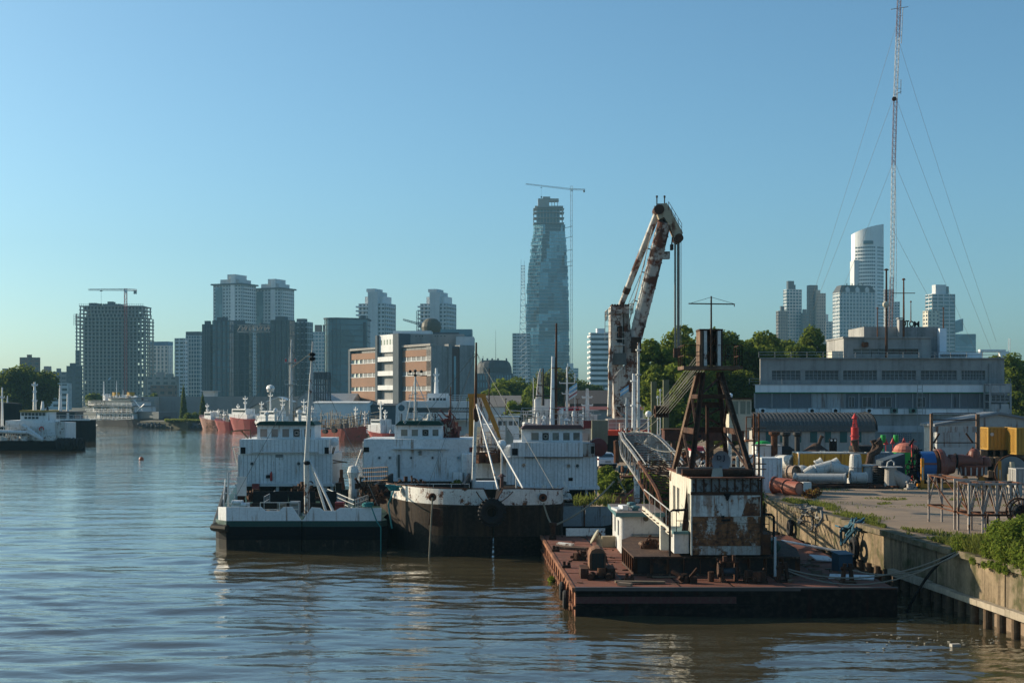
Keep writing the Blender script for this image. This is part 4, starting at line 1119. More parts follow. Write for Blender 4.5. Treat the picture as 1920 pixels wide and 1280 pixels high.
rt=[(1466,634,210,3.2,3.8,"tree with open crown left of the roof terrace"),(1528,614,215,3.6,4.2,"tallest tree behind the roof terrace railing"),(1556,640,212,2.6,3,"yellowish tree touching the concrete upper storey"),(1498,648,206,3,3,"low tree in the gap of the terrace trees"),(1862,664,225,2.6,2.8,"small tree behind the flat roof at the right side"),(1905,660,220,4,4,"green tree at the right picture edge behind the roof"),(1912,720,200,3,4.5,"lower green tree filling the right picture edge")]
for i,(px,top,Y,rx,rz,lab) in enumerate(rt):
 tree("terrace_tree",lab,(wx(px,Y),Y,QZ),wz(top,Y)-QZ,rx,rz,7000,.32,(L_mid,L_mid,L_light)[i%3],80+i,"trees around the concrete building",nb=30)
# ------------------------------------------------------------------ haze
mb=MB(); mb.box(-1500,1500,-120,2300,-3.0,262)
mh=bpy.data.materials.new("air"); mh.use_nodes=True; nt=mh.node_tree; nt.nodes.clear()
out=nd(nt,"OutputMaterial"); pv=nd(nt,"VolumePrincipled"); pv.inputs["Color"].default_value=(.22,.46,.62,1); pv.inputs["Density"].default_value=.00016; pv.inputs["Anisotropy"].default_value=.1
nt.links.new(pv.outputs[0],out.inputs["Volume"])
HAZE = mb.build("haze",mh); HAZE["kind"]="stuff"
# ------------------------------------------------------------------ the three moored hopper barges
P_hullw = paint("hull_white",(.77,.79,.79),rust=.10,streak=.16,rcol=(.30,.19,.11),dirt=.35,scale=.9)
P_house = paint("house_white",(.74,.76,.76),rust=.05,streak=.16,dirt=.4,rcol=(.36,.24,.14),scale=1.1)
P_housegrime = paint("house_white_b",(.73,.75,.75),rust=.14,streak=.2,dirt=.5,rcol=(.33,.20,.11),scale=.9)
P_hullblack = paint("hull_black",(.006,.007,.009),rust=.1,streak=.1,dirt=.1,rough=.7,rcol=(.025,.018,.012))
P_hullgreen = paint("hull_green",(.012,.06,.05),dirt=.4)
P_hullmud = paint("hull_mud",(.022,.019,.015),rust=.3,streak=.3,dirt=.5,rcol=(.10,.08,.06))
P_hullbrown = paint("hull_brown",(.030,.022,.017),rust=.3,streak=.55,dirt=.5,scale=.8,rough=.8,rcol=(.085,.058,.036))
P_rustywhite = paint("rusty_white",(.70,.68,.63),rust=.42,streak=.1,dirt=.5,scale=1.8,rcol=(.20,.08,.035))
P_green = paint("deck_green",(.02,.07,.045),rust=.2,dirt=.5)
P_greenroof = paint("roof_green",(.012,.05,.035),dirt=.3)
P_brownroof = paint("roof_brown",(.11,.045,.035),rust=.2,dirt=.4)
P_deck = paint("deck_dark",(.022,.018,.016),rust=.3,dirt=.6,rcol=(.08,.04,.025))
P_rail = paint("rail_white",(.6,.6,.58),rust=.15,dirt=.4)
G_wheel = glass("wheelhouse_glass",(.13,.13,.11),.08,1.3,.5)  # pale base colour stands for sky light seen through the panes
G_wheelwarm = glass("wheelhouse_glass_b",(.24,.19,.165),.10,1.3,.35)  # pinkish reflection put into the pane colour
def plan_hull(pts, z0, z1, mb, flare=0.0):
 """ring of plan points between two heights; flare pulls the foot towards the middle"""
 c = sum((Vector((x,y,0)) for x,y in pts),Vector())/len(pts)
 n=len(pts)
 lo=[((x-c.x)*(1-flare)+c.x,(y-c.y)*(1-flare)+c.y,z0) for x,y in pts]; hi=[(x,y,z1) for x,y in pts]
 mb.add(lo+hi,[(i,(i+1)%n,(i+1)%n+n,i+n) for i in range(n)]+[tuple(range(n,2*n)),tuple(reversed(range(n)))])
def porthole(x,z,y,r,parent,tint=None):
 mb=MB(); mb.torus((x,y-.03,z),r,.035,'Y',14,6); o=mb.build("porthole",P_rail,parent)
 mb=MB(); mb.cyl((x,y-.02,z),(x,y+.01,z),r,n=14); mb.build("pane",tint or M_glassdark,o)
def wheelhouse(t, px0, px1, pyt, pyb, Y, dep, wins, wy0, wy1, roofm, rx0, rx1, ry0, wmat, gmat, disc=None, side=True):
 """wheelhouse: wall with real openings, panes set back, overhanging sloped roof fascia"""
 x0,x1,zt,zb=wx(px0,Y),wx(px1,Y),wz(pyt,Y),wz(pyb,Y)
 za,zz=wz(wy1,Y),wz(wy0,Y)
 ops=[(wx(a,Y),wx(b,Y),za,zz) for a,b in wins]
 mb=MB(); mb.wall(x0,x1,zb,zt,Y,Y+.12,ops); mb.box(x0,x0+.12,Y+.12,Y+dep*.25,zb,zt); mb.box(x0,x0+.12,Y+dep*.75,Y+dep,zb,zt)
 mb.box(x0,x0+.12,Y+dep*.25,Y+dep*.75,zb,za); mb.box(x0,x0+.12,Y+dep*.25,Y+dep*.75,zz,zt); mb.box(x1-.12,x1,Y+.12,Y+dep,zb,zt); mb.box(x0+.12,x1-.12,Y+dep-.12,Y+dep,zb,za); mb.box(x0+.12,x1-.12,Y+dep-.12,Y+dep,zz,zt)
 for k in range(5): xx=x0+.2+(x1-x0-.5)*k/4; mb.box(xx,xx+.1,Y+dep-.1,Y+dep,za,zz)
 mb.box(x0+.12,x1-.12,Y+.12,Y+dep-.12,zb,zb+.08); mb.build("wheelhouse_wall",wmat,t)
 for i,(a,b,_,_) in enumerate(ops):
  mb=MB(); f=.035
  mb.box(a,b,Y-.03,Y+.02,za-f,za+f); mb.box(a,b,Y-.03,Y+.02,zz-f,zz+f); mb.box(a-f,a+f,Y-.031,Y+.02,za-f,zz+f); mb.box(b-f,b+f,Y-.031,Y+.02,za-f,zz+f)
  w=mb.build("window",wmat,t)
  mb=MB(); mb.box(a,b,Y+.05,Y+.065,za,zz); mb.build("pane",gmat,w)
  if disc==i:
   mb=MB(); c=((a+b)/2,Y+.03,(za+zz)/2); r=(zz-za)*.36; mb.torus(c,r,.03,'Y',16,6); mb.cyl((c[0],Y+.02,c[2]),(c[0],Y+.04,c[2]),.07,n=8); mb.bar((c[0]-r,Y+.035,c[2]),(c[0]+r,Y+.035,c[2]),.02); mb.build("clear_view_screen",M_black,w)
 for yy in (Y+dep*.37,Y+dep*.63):
  mb=MB(); mb.box(x0+.02,x0+.05,yy-.35,yy+.35,za,zz); mb.build("side_pane",G_wheel,t)
 ra,rb,rz=wx(rx0,Y),wx(rx1,Y),wz(ry0,Y); o=.35
 mb=MB(); mb.add([(ra,Y-o,zt+.003),(rb,Y-o,zt+.003),(rb,Y+dep+o,zt+.003),(ra,Y+dep+o,zt+.003),(ra+.3,Y-o+.3,rz),(rb-.3,Y-o+.3,rz),(rb-.3,Y+dep+o-.3,rz),(ra+.3,Y+dep+o-.3,rz)],BOXF); mb.build("wheelhouse_roof",roofm,t)
 return rz
def mooring_rope(mb,p0,p1,sag,r=.04,n=9):
 p0,p1=Vector(p0),Vector(p1)
 mb.tube([p0.lerp(p1,k/n)-Vector((0,0,sag*4*(k/n)*(1-k/n))) for k in range(n+1)],r,6)
def bollards(mb,x,y,z,s=1.0,gap=.5):
 for k in (-1,1): mb.lathe([(.13*s,0),(.11*s,.3*s),(.16*s,.34*s),(.16*s,.42*s),(.05*s,.45*s)],(x+k*gap/2,y,z),10)
 mb.box(x-gap/2-.25*s,x+gap/2+.25*s,y-.2*s,y+.2*s,z-.02,z+.03)
# ---- barge one: white bulwark with a notch, black hull
def barge_one():
 Y=84.2; X=lambda p: wx(p,Y); Z=lambda q: wz(q,Y)
 t=thing("hopper_barge","black and green hulled split barge with a clean white notched bulwark, outermost of three","barge",(wx(560,Y),Y,0))
 plan=[(X(424),Y),(X(715),Y),(X(715)+.3,Y+.6),(-13.8,116),(-22.6,116),(X(405)-.35,Y+1.6),(X(408)-.1,Y+.8)]
 zb,zg,zk,zm=Z(976),Z(987),Z(1003),Z(1012)
 xm=X(566)
 L=[(plan[0]),(xm-.03,Y),(xm-.03,116),plan[4],plan[5],plan[6]]
 Rr=[(xm+.03,Y),plan[1],plan[2],plan[3],(xm-3,116),(xm+.03,100)]
 mb=MB(); plan_hull(L,zg,zb-.003,mb); plan_hull(Rr,zg,zb-.003,mb); mb.build("green_strake",P_hullgreen,t,kind="stuff")
 for half in (L,Rr):
  mb=MB(); plan_hull(half,zk,zg-.003,mb); plan_hull(half,zm,zk-.003,mb,.004); mb.build("hull_half",P_hullblack,t)
  mb=MB(); plan_hull(half,-.8,zm-.003,mb,.012); mb.build("hull_bottom",P_hullmud,t)
 mb=MB(); mb.tube([(X(400)-.2,Y+2.2,Z(988)),(X(404)-.25,Y+.6,Z(990)),(X(427),Y-.12,Z(990))],.22,8); mb.tube([(X(404)-.3,Y+1.5,Z(990)),(-22.9,114,Z(990)+.4)],.24,8); mb.build("fender_pipe",P_hullmud,t)
 zt=Z(950); zd=Z(957)
 Lp=[(X(424),zb),(X(565.5),zb),(X(548),zt),(X(531),zt),(X(524),zd),(X(497),zd),(X(490),zt),(X(424),zt)]
 Rp=[(X(566.5),zb),(X(715),zb),(X(715),zt-.05),(X(637),zt-.05),(X(628),zd),(X(607),zd),(X(600),zt-.05),(X(584),zt-.02)]
 for p in (Lp,Rp):
  mb=MB(); mb.prism([(x,Y,z) for x,z in p],(0,.08,0)); mb.build("bulwark",P_hullw,t)
  mb=MB()
  for x in [p[0][0]+.3+k*.9 for k in range(5)]: mb.bar((x,Y+.1,zb),(x,Y+.5,zb+.02),.05); mb.bar((x,Y+.1,zt-.2),(x,Y+.5,zb+.05),.04)
  mb.build("bulwark_stay",P_rail,t,kind="stuff")
 mb=MB(); mb.prism([(X(424),Y,zb),(X(407)-.1,Y+.8,zb),(X(407)-.1,Y+.8,zt-.05),(X(424),Y,zt)],(.08,.06,0)); mb.build("bulwark_corner",P_hullw,t)
 mb=MB(); mb.box(X(424)+.1,X(566)-.2,Y+.1,115,zb,zb+.02); mb.box(X(566)+.2,X(712),Y+.1,104,zb,zb+.02); mb.build("deck",P_green,t,kind="stuff")
 mb=MB(); mb.rail([(X(409)-.1,Y+2,zb),(-21.8,108,zb)],1.1,.03,3,2); mb.build("side_rail",P_rail,t)
 mb=MB(); mb.rail([(X(424)+1.2,Y+6,zb),(X(424)+1.2-.3,Y+12,zb)],1.0,.025,3,1); mb.build("side_rail",P_rail,t)
 mb=MB(); mb.rail([(X(470),Y+3.2,zb),(X(545),Y+3.2,zb)],.85,.03,2,1.5); mb.build("deck_rail",P_rail,t)
 for (a,b,c,d) in ((614,650,5,13),(650,664,2.5,5),(664,690,7,2.5)):
  y0,y1=Y+d,Y+c
  mb=MB(); mb.rail([(wx(a,y0),y0,zb),(wx(b,y1),y1,zb)],1.05,.028,4,.5); mb.build("gangway_rail",P_rail,t)
 mb=MB()
 for (a,b) in ((474,541),(541,593),(600,640)):
  y=Y+9; mb.box(wx(a,y),wx(b,y)-.05,y,y+.12,zb,zb+1.15)
 mb.build("hopper_coaming",paint("coaming_black",(.012,.013,.015),rust=.05,dirt=.1),t,kind="stuff")
 mb=MB(); y=Y+6; mb.box(wx(474,y),wx(640,y),y,y+.1,zb,zb+.62); mb.build("hopper_sill",P_deck,t)
 for px,py,s,m_,nm in ((527,950,.42,M_cable,"deck_locker"),(552,952,.5,plain("locker_grey2",(.22,.26,.28)),"deck_locker"),(636,950,.45,paint("locker_red",(.22,.03,.03),dirt=.3),"deck_locker"),(443,941,.55,P_hullw,"deck_locker"),(458,947,.4,P_hullw,"deck_locker")):
  y=Y+4.0; mb=MB(); x=wx(px,y); mb.box(x-s*.6,x+s*.6,y,y+.6,zb,zb+.35+s); mb.cyl((x-s*.5,y-.05,zb+.25+s),(x+s*.5,y-.05,zb+.25+s),.12,n=10); mb.build(nm,m_,t)
 M_bit=rusty("bitts_yellow",(.22,.16,.08),(.10,.07,.04))
 for px in (510,618):
  mb=MB(); bollards(mb,X(px),Y+.6,zb,1.3,.62); mb.build("bollard_pair",M_bit,t,kind="stuff")
 y=Y+5
 mb=MB(); mb.cyl((wx(428,y),y,zb+.3),(wx(428,y),y,zb+2.6),.06,n=6); mb.rail([(wx(420,y),y,zb),(wx(440,y),y,zb)],1.3,.03,2,.8); mb.box(wx(441,y),wx(459,y),y+.5,y+.6,zb+1.1,zb+2.3); mb.build("ladder_frame",P_rail,t)
 y=Y+3.2; xm_=wx(576,y)
 mb=MB(); mb.cyl((xm_,y,zb),(xm_-.05,y,wz(862,y)),.18,.16,n=10); mb.cyl((xm_-.05,y,wz(862,y)),(xm_+.25,y,wz(700,y)),.14,.10,n=10); mb.cyl((xm_+.25,y,wz(700,y)),(xm_+.35,y,wz(640,y)),.08,.05,n=8)
 mb.build("foremast",paint("mast_rusty",(.58,.58,.55),rust=.42,streak=.5,scale=1.3),t)
 for px,yy in ((613,Y+2.2),(628,Y+1.4)):
  mb=MB(); mb.cyl((xm_+.15,y,wz(862,y)),(wx(px,yy),yy,zb+.2),.075,.085,n=8); mb.build("mast_leg",P_rail,t)
 mb=MB(); mb.cyl((xm_,y,wz(908,y)),(wx(604,y),y+.2,wz(909,y)),.05,n=6); mb.build("mast_brace",P_rail,t)
 for q in (665,673,868):
  mb=MB(); mb.lathe([(.1,-.1),(.2,-.05),(.2,.08),(.08,.14)],(xm_+(.32 if q<700 else 0),y-.12,wz(q,y)),8); mb.build("mast_lamp",M_black,t)
 mb=MB(); mb.prism([(wx(566,y),y,zb-.2),(xm_-.05,y,zb-.2),(xm_-.1,y,zb+1.2)],(0,.1,0)); mb.build("mast_bracket",P_rustywhite,t)
 Y2=105.0; x=lambda p: wx(p,Y2); z=lambda q: wz(q,Y2)
 mb=MB(); mb.box(x(446),x(623),Y2,Y2+6,z(906),z(851)); mb.build("house_wall",P_house,t)
 mb=MB(); mb.box(x(450),x(617),Y2-.15,Y2+6,z(851)+.004,z(823)); mb.build("upper_bulwark",P_house,t)
 mb=MB(); mb.box(x(472),x(596),Y2-.3,Y2-.15,z(847)-.05,z(846)); mb.build("drip_ledge",P_rail,t)
 mb=MB()
 for k in range(24):
  xx=x(449)+(x(620)-x(449))*k/23; mb.box(xx-.012,xx+.012,Y2-.02,Y2,z(905),z(852)); mb.box(xx-.012,xx+.012,Y2-.165,Y2-.15,z(850),z(824))
 mb.build("panel_seam",plain("seam_grey",(.33,.34,.34)),t,kind="stuff")
 mb=MB(); mb.box(x(442),x(627),Y2-.3,Y2+6.2,z(911),z(906.2)); mb.build("house_sill",P_rail,t)
 for p in (446,483,520,610,622):
  mb=MB(); mb.box(x(p)-.1,x(p)+.1,Y2,Y2+.2,zb,z(911)); mb.build("house_post",P_rail,t)
 mb=MB(); mb.box(x(450),x(620),Y2+2.5,Y2+2.7,zb,z(911)); mb.build("under_shade_sheet",P_deck,t)  # dark sheet added for the shade in the open space below the house
 for a,b in ((452,461),(609,617)):
  mb=MB(); mb.box(x(a),x(b),Y2-.18,Y2-.145,z(850),z(838)); mb.build("black_opening",M_black,t)
 for p in (472.5,560): porthole(x(p),z(869),Y2,.15,t)
 mb=MB(); mb.box(x(517),x(532),Y2-.05,Y2,z(902),z(862)); mb.torus(((x(517)+x(532))/2,Y2-.06,z(880)),.03,.02); mb.build("house_door",P_house,t)
 for a,b in ((517,523),(524,530)):
  mb=MB(); mb.box(x(a),x(b),Y2-.05,Y2,z(857),z(851.5)); mb.build("vent_grille",plain("grille",(.2,.21,.21)),t)
 mb=MB(); mb.lathe([(.08,0),(.09,.06),(.09,.55),(.05,.62),(.03,.7)],(x(509),Y2-.12,z(901)),8); mb.build("fire_extinguisher",plain("red_gloss",(.35,.03,.03),.3),t)
 mb=MB(); mb.box(x(499),x(507),Y2-.08,Y2,z(896),z(890)); mb.build("black_sign_box",M_black,t)
 for p,a,b in ((474,880,906),(597,851,900)):
  mb=MB(); mb.ladder((x(p),Y2-.12,z(b)),(x(p),Y2-.12,z(a)),.42); mb.build("wall_ladder",P_rail,t)
 mb=MB(); mb.box(x(475),x(488),Y2-.6,Y2-.1,z(919),z(906)); mb.build("red_locker",paint("locker_red",(.22,.03,.03),dirt=.3),t)
 mb=MB(); mb.tube([(x(431),Y2+.5,z(815)),(x(431),Y2+.5,z(808.5)),(x(447),Y2+.5,z(807)),(x(467),Y2+.5,z(806.5)),(x(468),Y2+.5,z(822))],.05,6); mb.cyl((x(449),Y2+.5,z(807)),(x(463),Y2+.5,z(822)),.05,n=5); mb.build("davit",rusty("rust_tan",(.25,.16,.09),(.12,.07,.04)),t)
 mb=MB()
 for a,b,c,d in ((434,838,446,838),(434,838,444,880),(440,850,447,850),(446,838,446,880)): mb.cyl((x(a),Y2+.4,z(b)),(x(c),Y2+.4,z(d)),.05,n=5)
 mb.build("side_bracket",P_rail,t,kind="stuff")
 mb=MB()
 for a,b,c,d in ((617,862,650,867),(624,838,618,868),(620,868,648,866),(627,838,620,860)): mb.cyl((x(a),Y2+.4,z(b)),(x(c),Y2+.4,z(d)),.04,n=5)
 mb.build("side_boom",rusty("rust_tan"),t,kind="stuff")
 mb=MB(); mb.cyl((x(618),Y2+1,z(824)),(x(618),Y2+1.1,z(824)),.001); mb.lathe([(.02,0),(.34,.10),(.34,.14),(.02,.05)],(x(623),Y2+1,z(829)),14,'Y'); mb.build("life_ring",P_hullw,t)
 rz=wheelhouse(t,482,590,797,823,Y2+.8,3.4,[(487,502),(508,522),(528.5,543),(549,563),(569.5,584)],803,820,P_greenroof,479,593,790,P_house,G_wheelwarm,3)
 yy=Y2+2; xr=wx(545.5,yy)
 mb=MB(); mb.cyl((xr,yy,rz-.1),(xr+.02,yy,wz(680,yy)),.13,.10,n=10); mb.cyl((xr,yy,wz(680,yy)),(xr+.05,yy,wz(636,yy)),.09,.05,n=8); mb.build("radar_mast",paint("mast_white",(.6,.6,.58),rust=.15,streak=.2),t)
 for q,w in ((680,.42),(721,.42)):
  mb=MB(); mb.box(xr-w,xr+w,yy-.25,yy+.25,wz(q,yy),wz(q,yy)+.06); mb.rail([(xr-w,yy-.25,wz(q,yy)),(xr+w,yy-.25,wz(q,yy))],.35,.015,1,.4); mb.build("mast_platform",P_rail,t)
 mb=MB()
 for dx in (-.36,.36): mb.lathe([(.05,0),(.08,.03),(.07,.18),(.02,.22)],(xr+dx,yy-.2,wz(680,yy)+.06),8)
 mb.build("red_lamp",plain("lamp_red",(.5,.03,.03),.3),t,kind="stuff")
 mb=MB(); mb.ladder((xr-.17,yy,rz),(xr-.17,yy,wz(650,yy)),.16,(0,1,0),.012,.35); mb.build("mast_ladder",P_rail,t)
 mb=MB(); a,b=wx(484,yy),wx(588,yy); mb.rail([(a,Y2+1.2,rz),(b,Y2+1.2,rz),(b,Y2+3.6,rz)],.85,.022,3,.8); mb.build("roof_rail",P_rail,t)
 for px,h,r in ((515,1.0,.2),(529,1.2,.12),(560,.9,.25),(574,1.1,.14),(498,.7,.2)):
  mb=MB(); xx=wx(px,yy); mb.lathe([(r*.6,0),(r*.6,h*.6),(r,h*.7),(r*.9,h*.9),(.02,h)],(xx,yy+.4,rz),10); mb.build("roof_vent",P_hullw,t)
 mb=MB()
 for a,b in (((xr,yy,wz(650,yy)),(a_,Y2+.9,rz)) for a_ in (wx(450,yy),wx(485,yy),wx(588,yy),wx(617,yy))): mb.cyl(a,b,.014,n=3)
 mb.cyl((xm_+.3,Y+3.2,wz(660,Y+3.2)),(xr,yy,wz(690,yy)),.014,n=3); mb.cyl((xm_+.3,Y+3.2,wz(668,Y+3.2)),(X(430),Y+.3,zt),.016,n=3); mb.cyl((xm_+.3,Y+3.2,wz(668,Y+3.2)),(X(708),Y+.3,zt),.016,n=3)
 mb.build("rigging_wire",M_cable,t,None,"stuff")
 y=100
 mb=MB(); mb.cyl((wx(640,y),y,zb),(wx(640,y),y,wz(895,y)),.55,.2,n=4); mb.cyl((wx(640,y),y,wz(895,y)),(wx(640,y),y,wz(880,y)),.12,n=8); mb.build("funnel",M_rustdark,t)
 mb=MB(); y=98; mb.box(wx(629,y),wx(640,y),y,y+.6,zb,wz(905,y)); mb.box(wx(642,y),wx(652,y),y,y+.6,zb,wz(918,y)); mb.build("engine_box",P_deck,t,kind="stuff")
barge_one()
def lifting_gear(label,px,Y,z0,z1,seed,n,s,m_=None):
 r=random.Random(seed); mb=MB(); x=wx(px,Y)
 for _ in range(n):
  k=r.random(); p=Vector((x+max(-.6,min(.6,r.gauss(0,.4)))*s,Y+max(-.35,min(.35,r.gauss(0,.25)))*s,z0+(z1-z0)*r.random()**1.7))
  if k<.4: mb.cbox(p,(r.uniform(.1,.5),r.uniform(.1,.4),r.uniform(.1,.5)),r.random()*3)
  elif k<.7: mb.cyl(p,p+Vector((r.uniform(-.5,.5),r.uniform(-.3,.3),r.uniform(-.2,.7))),r.uniform(.03,.1),n=6)
  else: mb.torus(p,r.uniform(.1,.22),.05,r.choice('XYZ'),10,5)
 mb.box(x-s*.7,x+s*.7,Y-s*.4,Y+s*.4,z0-.05,z0+.1); [mb.bar((x+s*a,Y+s*b,z0),(x-s*b*.8,Y+s*a*.5,z0+(z1-z0)*.95),.07) for a,b in ((-.5,.2),(.5,-.2),(.1,.3),(-.2,-.3))]
 return single(mb,"deck_machinery",m_ or M_rustdark,label,"machinery")
lifting_gear("dark rusty winch gear heaped between the first and middle barge, by the gangway",686,96,1.8,3.1,3,26,1.0)
lifting_gear("scrap winch parts on the deck left of the white barge house steps",466,94,1.8,2.9,5,22,.9)
lifting_gear("bent pipes and drums under the middle of the first white barge house",575,101,1.8,2.9,8,26,1.6)
mb=MB(); y=99; x=wx(662,y)
mb.lathe([(.3,0),(.32,.4),(.26,.9),(.30,1.5),(.42,1.9),(.30,2.3),(.05,2.4)],(x,y,1.9),10); mb.cyl((x+.1,y,4),(x+.6,y,5.4),.05,n=5)
single(mb,"cowl_vent",P_rustywhite,"rusty white cowl vent standing against the middle barge house corner","vent")
y=84.0
mb=MB(); p=Vector((wx(690,y),y+.2,wz(949,y)));
for k in range(7): mb.torus(p+Vector((random.uniform(-.15,.15),random.uniform(-.1,.1),.03*k)),.26,.045,'Z',12,5)
mb.tube([p+Vector((.2,-.3,0)),(wx(706,y-.3),y-.3,wz(975,y)),(wx(714,y-.5),y-.5,wz(987,y)),(wx(714,y-.5),y-.5,.0)],.04,6)
single(mb,"mooring_rope",M_ropeteal,"teal mooring rope coiled on the white bulwark and hanging to the water","rope")
# ---- barge two: rounded bow, rusty white bulwark, big tyre fender
def barge_two():
 Y=81.2; X=lambda p,y=81.2: wx(p,y)
 t=thing("hopper_barge","dark brown round bowed split barge with rust eaten white bulwark, middle of three","barge",(wx(890,Y),Y,0))
 bow=[(722,92),(726,89.5),(735,87.3),(752,85),(775,83.2),(800,82.1),(835,81.3),(875,81),(924,80.9)]
 bowr=[(926,80.9),(980,81.0),(1030,81.3),(1052,82.0),(1056,83.4)]
 def cut(P):
  for _ in range(2): P=[P[0]]+[q for a,b in zip(P[:-1],P[1:]) for q in ((a[0]*.75+b[0]*.25,a[1]*.75+b[1]*.25),(a[0]*.25+b[0]*.75,a[1]*.25+b[1]*.75))]+[P[-1]]
  return P
 L=cut([(X(p,y),y) for p,y in bow])+[(X(925,80.9)-4.5,108),(-11.8,110)]
 Rr=[(X(p,y),y) for p,y in bowr]+[(-1.2,108),(X(926,80.9)-4.3,108),(X(926,80.9),100)]
 zt,zb=wz(916,Y),wz(946,Y)
 nb=len(bow)
 for half,side in ((L,0),(Rr,1)):
  mb=MB(); plan_hull(half,1.1,zb-.12,mb,.004); mb.build("hull_half",P_hullbrown,t)
  mb=MB(); plan_hull(half,-.8,1.1-.003,mb,.02); mb.build("hull_bottom",paint("hull_foot",(.012,.010,.009),rust=.2,streak=.3,dirt=.5,rcol=(.04,.03,.02)),t)
  mb=MB(); plan_hull(half,zb-.117,zb,mb,-.006); mb.build("rubbing_strake",P_hullbrown,t)
 def plate(pts,tops,name="bulwark"):
  mb=MB(); n=len(pts); vs=[]
  for (x,y),zt_ in zip(pts,tops): vs += [(x,y,zb+.003),(x,y+.07,zb+.003),(x,y-.0,zt_),(x,y+.07,zt_)]
  fs=[]
  for i in range(n-1):
   a,b=4*i,4*i+4
   fs += [(a,b,b+2,a+2),(b+1,a+1,a+3,b+3),(a+2,b+2,b+3,a+3)]
  fs += [(0,2,3,1),(4*n-4,4*n-3,4*n-1,4*n-2)]
  mb.add(vs,fs); return mb.build(name,P_rustywhite,t)
 def cap(pts,tops):
  mb=MB(); mb.tube([(x,y+.03,z_+.02) for (x,y),z_ in zip(pts,tops)],.045,6); mb.build("bulwark_cap",M_rustdark,t)
 pl=cut([(X(p,y),y) for p,y in bow[:-1]])+[(X(907,80.92),80.92),(X(920,80.9),80.9)]; tl=[zt-.3*max(0,1-k/16) for k in range(len(pl)-1)]+[zb+.06]
 plate(pl,tl); cap(pl,tl)
 pr=[(X(929,80.9),80.9),(X(943,80.93),80.93)]+[(X(p,y),y) for p,y in bowr[1:]]; tr=[zb+.06,zt,zt,zt-.05,zt-.1,zt-.12]
 plate(pr,tr); cap(pr,tr)
 mb=MB(); mb.prism([(x,y,zb-.02) for x,y in L],(0,0,.02)); mb.build("deck",P_deck,t)
 mb=MB(); mb.prism([(x,y,zb-.02) for x,y in Rr],(0,0,.02)); mb.build("deck",P_deck,t)
 for px,q in ((811,931),(1018,932)):
  mb=MB(); mb.torus((X(px),Y-.2,wz(q,Y)),.17,.07,'Y',14,6); o=mb.build("fairlead",M_rust,t); mb=MB(); mb.cyl((X(px),Y-.16,wz(q,Y)),(X(px),Y-.02,wz(q,Y)),.14,n=12); mb.build("fairlead_hole",M_black,o)
 mb=MB(); mb.cbox((X(815),Y-.12,wz(968,Y)),(.55,.2,1.0),0,.1,.15); mb.cbox((X(824),Y-.1,wz(976,Y)),(.3,.3,.6),0,0,-.3); mb.build("anchor_bracket",M_rustdark,t,kind="stuff")
 Y2=103.0; x=lambda p: wx(p,Y2); z=lambda q: wz(q,Y2)
 mb=MB(); mb.box(x(682),x(885),Y2,Y2+6.5,z(898),z(823)); mb.build("house_wall",P_housegrime,t)
 mb=MB(); mb.box(x(679),x(682),Y2+.3,Y2+5,z(890),z(828)); mb.build("side_duct",P_rustywhite,t)
 for a,b,m_ in ((682,692,0),(880,887,1)):
  mb=MB(); mb.box(x(a),x(b),Y2-.05,Y2,z(847),z(838)); mb.build("black_opening",M_black if not m_ else plain("dull_red",(.13,.02,.02)),t)
 mb=MB(); mb.box(x(736),x(838),Y2-.3,Y2,z(842),z(840.5)); mb.build("drip_ledge",P_rail,t)
 for p,tm in ((711,G_blue),(731,G_blue),(771,M_glassdark),(811,M_glassdark),(860,G_pale)): porthole(x(p),z(858),Y2,.11,t,tm)
 for p in (747,748.7,824,827):
  mb=MB(); mb.cyl((x(p),Y2-.08,z(895)),(x(p),Y2-.08,z(852 if p<800 else 842)),.05,n=6); mb.build("wall_pipe",plain("pipe_dark",(.1,.12,.12)) if p<800 else P_housegrime,t)
 mb=MB(); mb.box(x(848),x(868),Y2-.9,Y2-.1,z(907),z(884)); mb.box(x(850),x(866),Y2-.93,Y2-.9,z(905),z(887)); mb.build("cabinet",P_hullw,t)
 mb=MB(); mb.lathe([(.2,0),(.22,.5),(.38,1.2),(.40,2.2),(.34,2.3)],(x(876),Y2-.5,z(908)),12); mb.build("funnel_chute",P_housegrime,t)
 mb=MB(); mb.lathe([(.12,0),(.10,.2),(.16,.25),(.05,.35)],(x(788),Y2-.2,z(853)),8); mb.build("wall_lamp",M_cable,t)
 mb=MB(); mb.box(x(678),x(888),Y2-.25,Y2+6.6,z(901.5),z(898.2)); mb.build("house_sill",P_housegrime,t)
 for p in (690,880):
  mb=MB(); mb.prism([(x(p)-.5,Y2,z(902)),(x(p)+.5,Y2,z(902)),(x(p)+.25,Y2,zb),(x(p)-.1,Y2,zb)],(0,.4,0)); mb.build("house_post",P_housegrime,t)
 mb=MB(); mb.box(x(684),x(884),Y2+3,Y2+3.2,zb,z(902)); mb.build("under_shade_sheet",M_black,t)  # black sheet added for the shade beneath the raised house
 rz=wheelhouse(t,740,828,797,823,Y2+1,3.6,[(751,765),(771,784.5),(791,804.5),(810,823)],804,818,P_greenroof,741.5,831,789,P_house,G_wheel,2)
 mb=MB(); mb.torus((wx(758,Y2),Y2+.63,wz(791.5,Y2)),.08,.02,'Y',12,5); mb.build("roof_emblem",P_hullw,t)
 yy=Y2+2.6; xr=wx(778.5,yy)
 mb=MB(); mb.cyl((xr,yy,rz),(xr,yy,wz(692,yy)),.10,.06,n=8); mb.build("signal_mast",P_rustywhite,t)
 for px in (761,812):
  mb=MB(); mb.cyl((xr,yy,wz(709,yy)),(wx(px,yy),yy+.5,rz),.035,n=6); mb.build("mast_leg",P_rail,t)
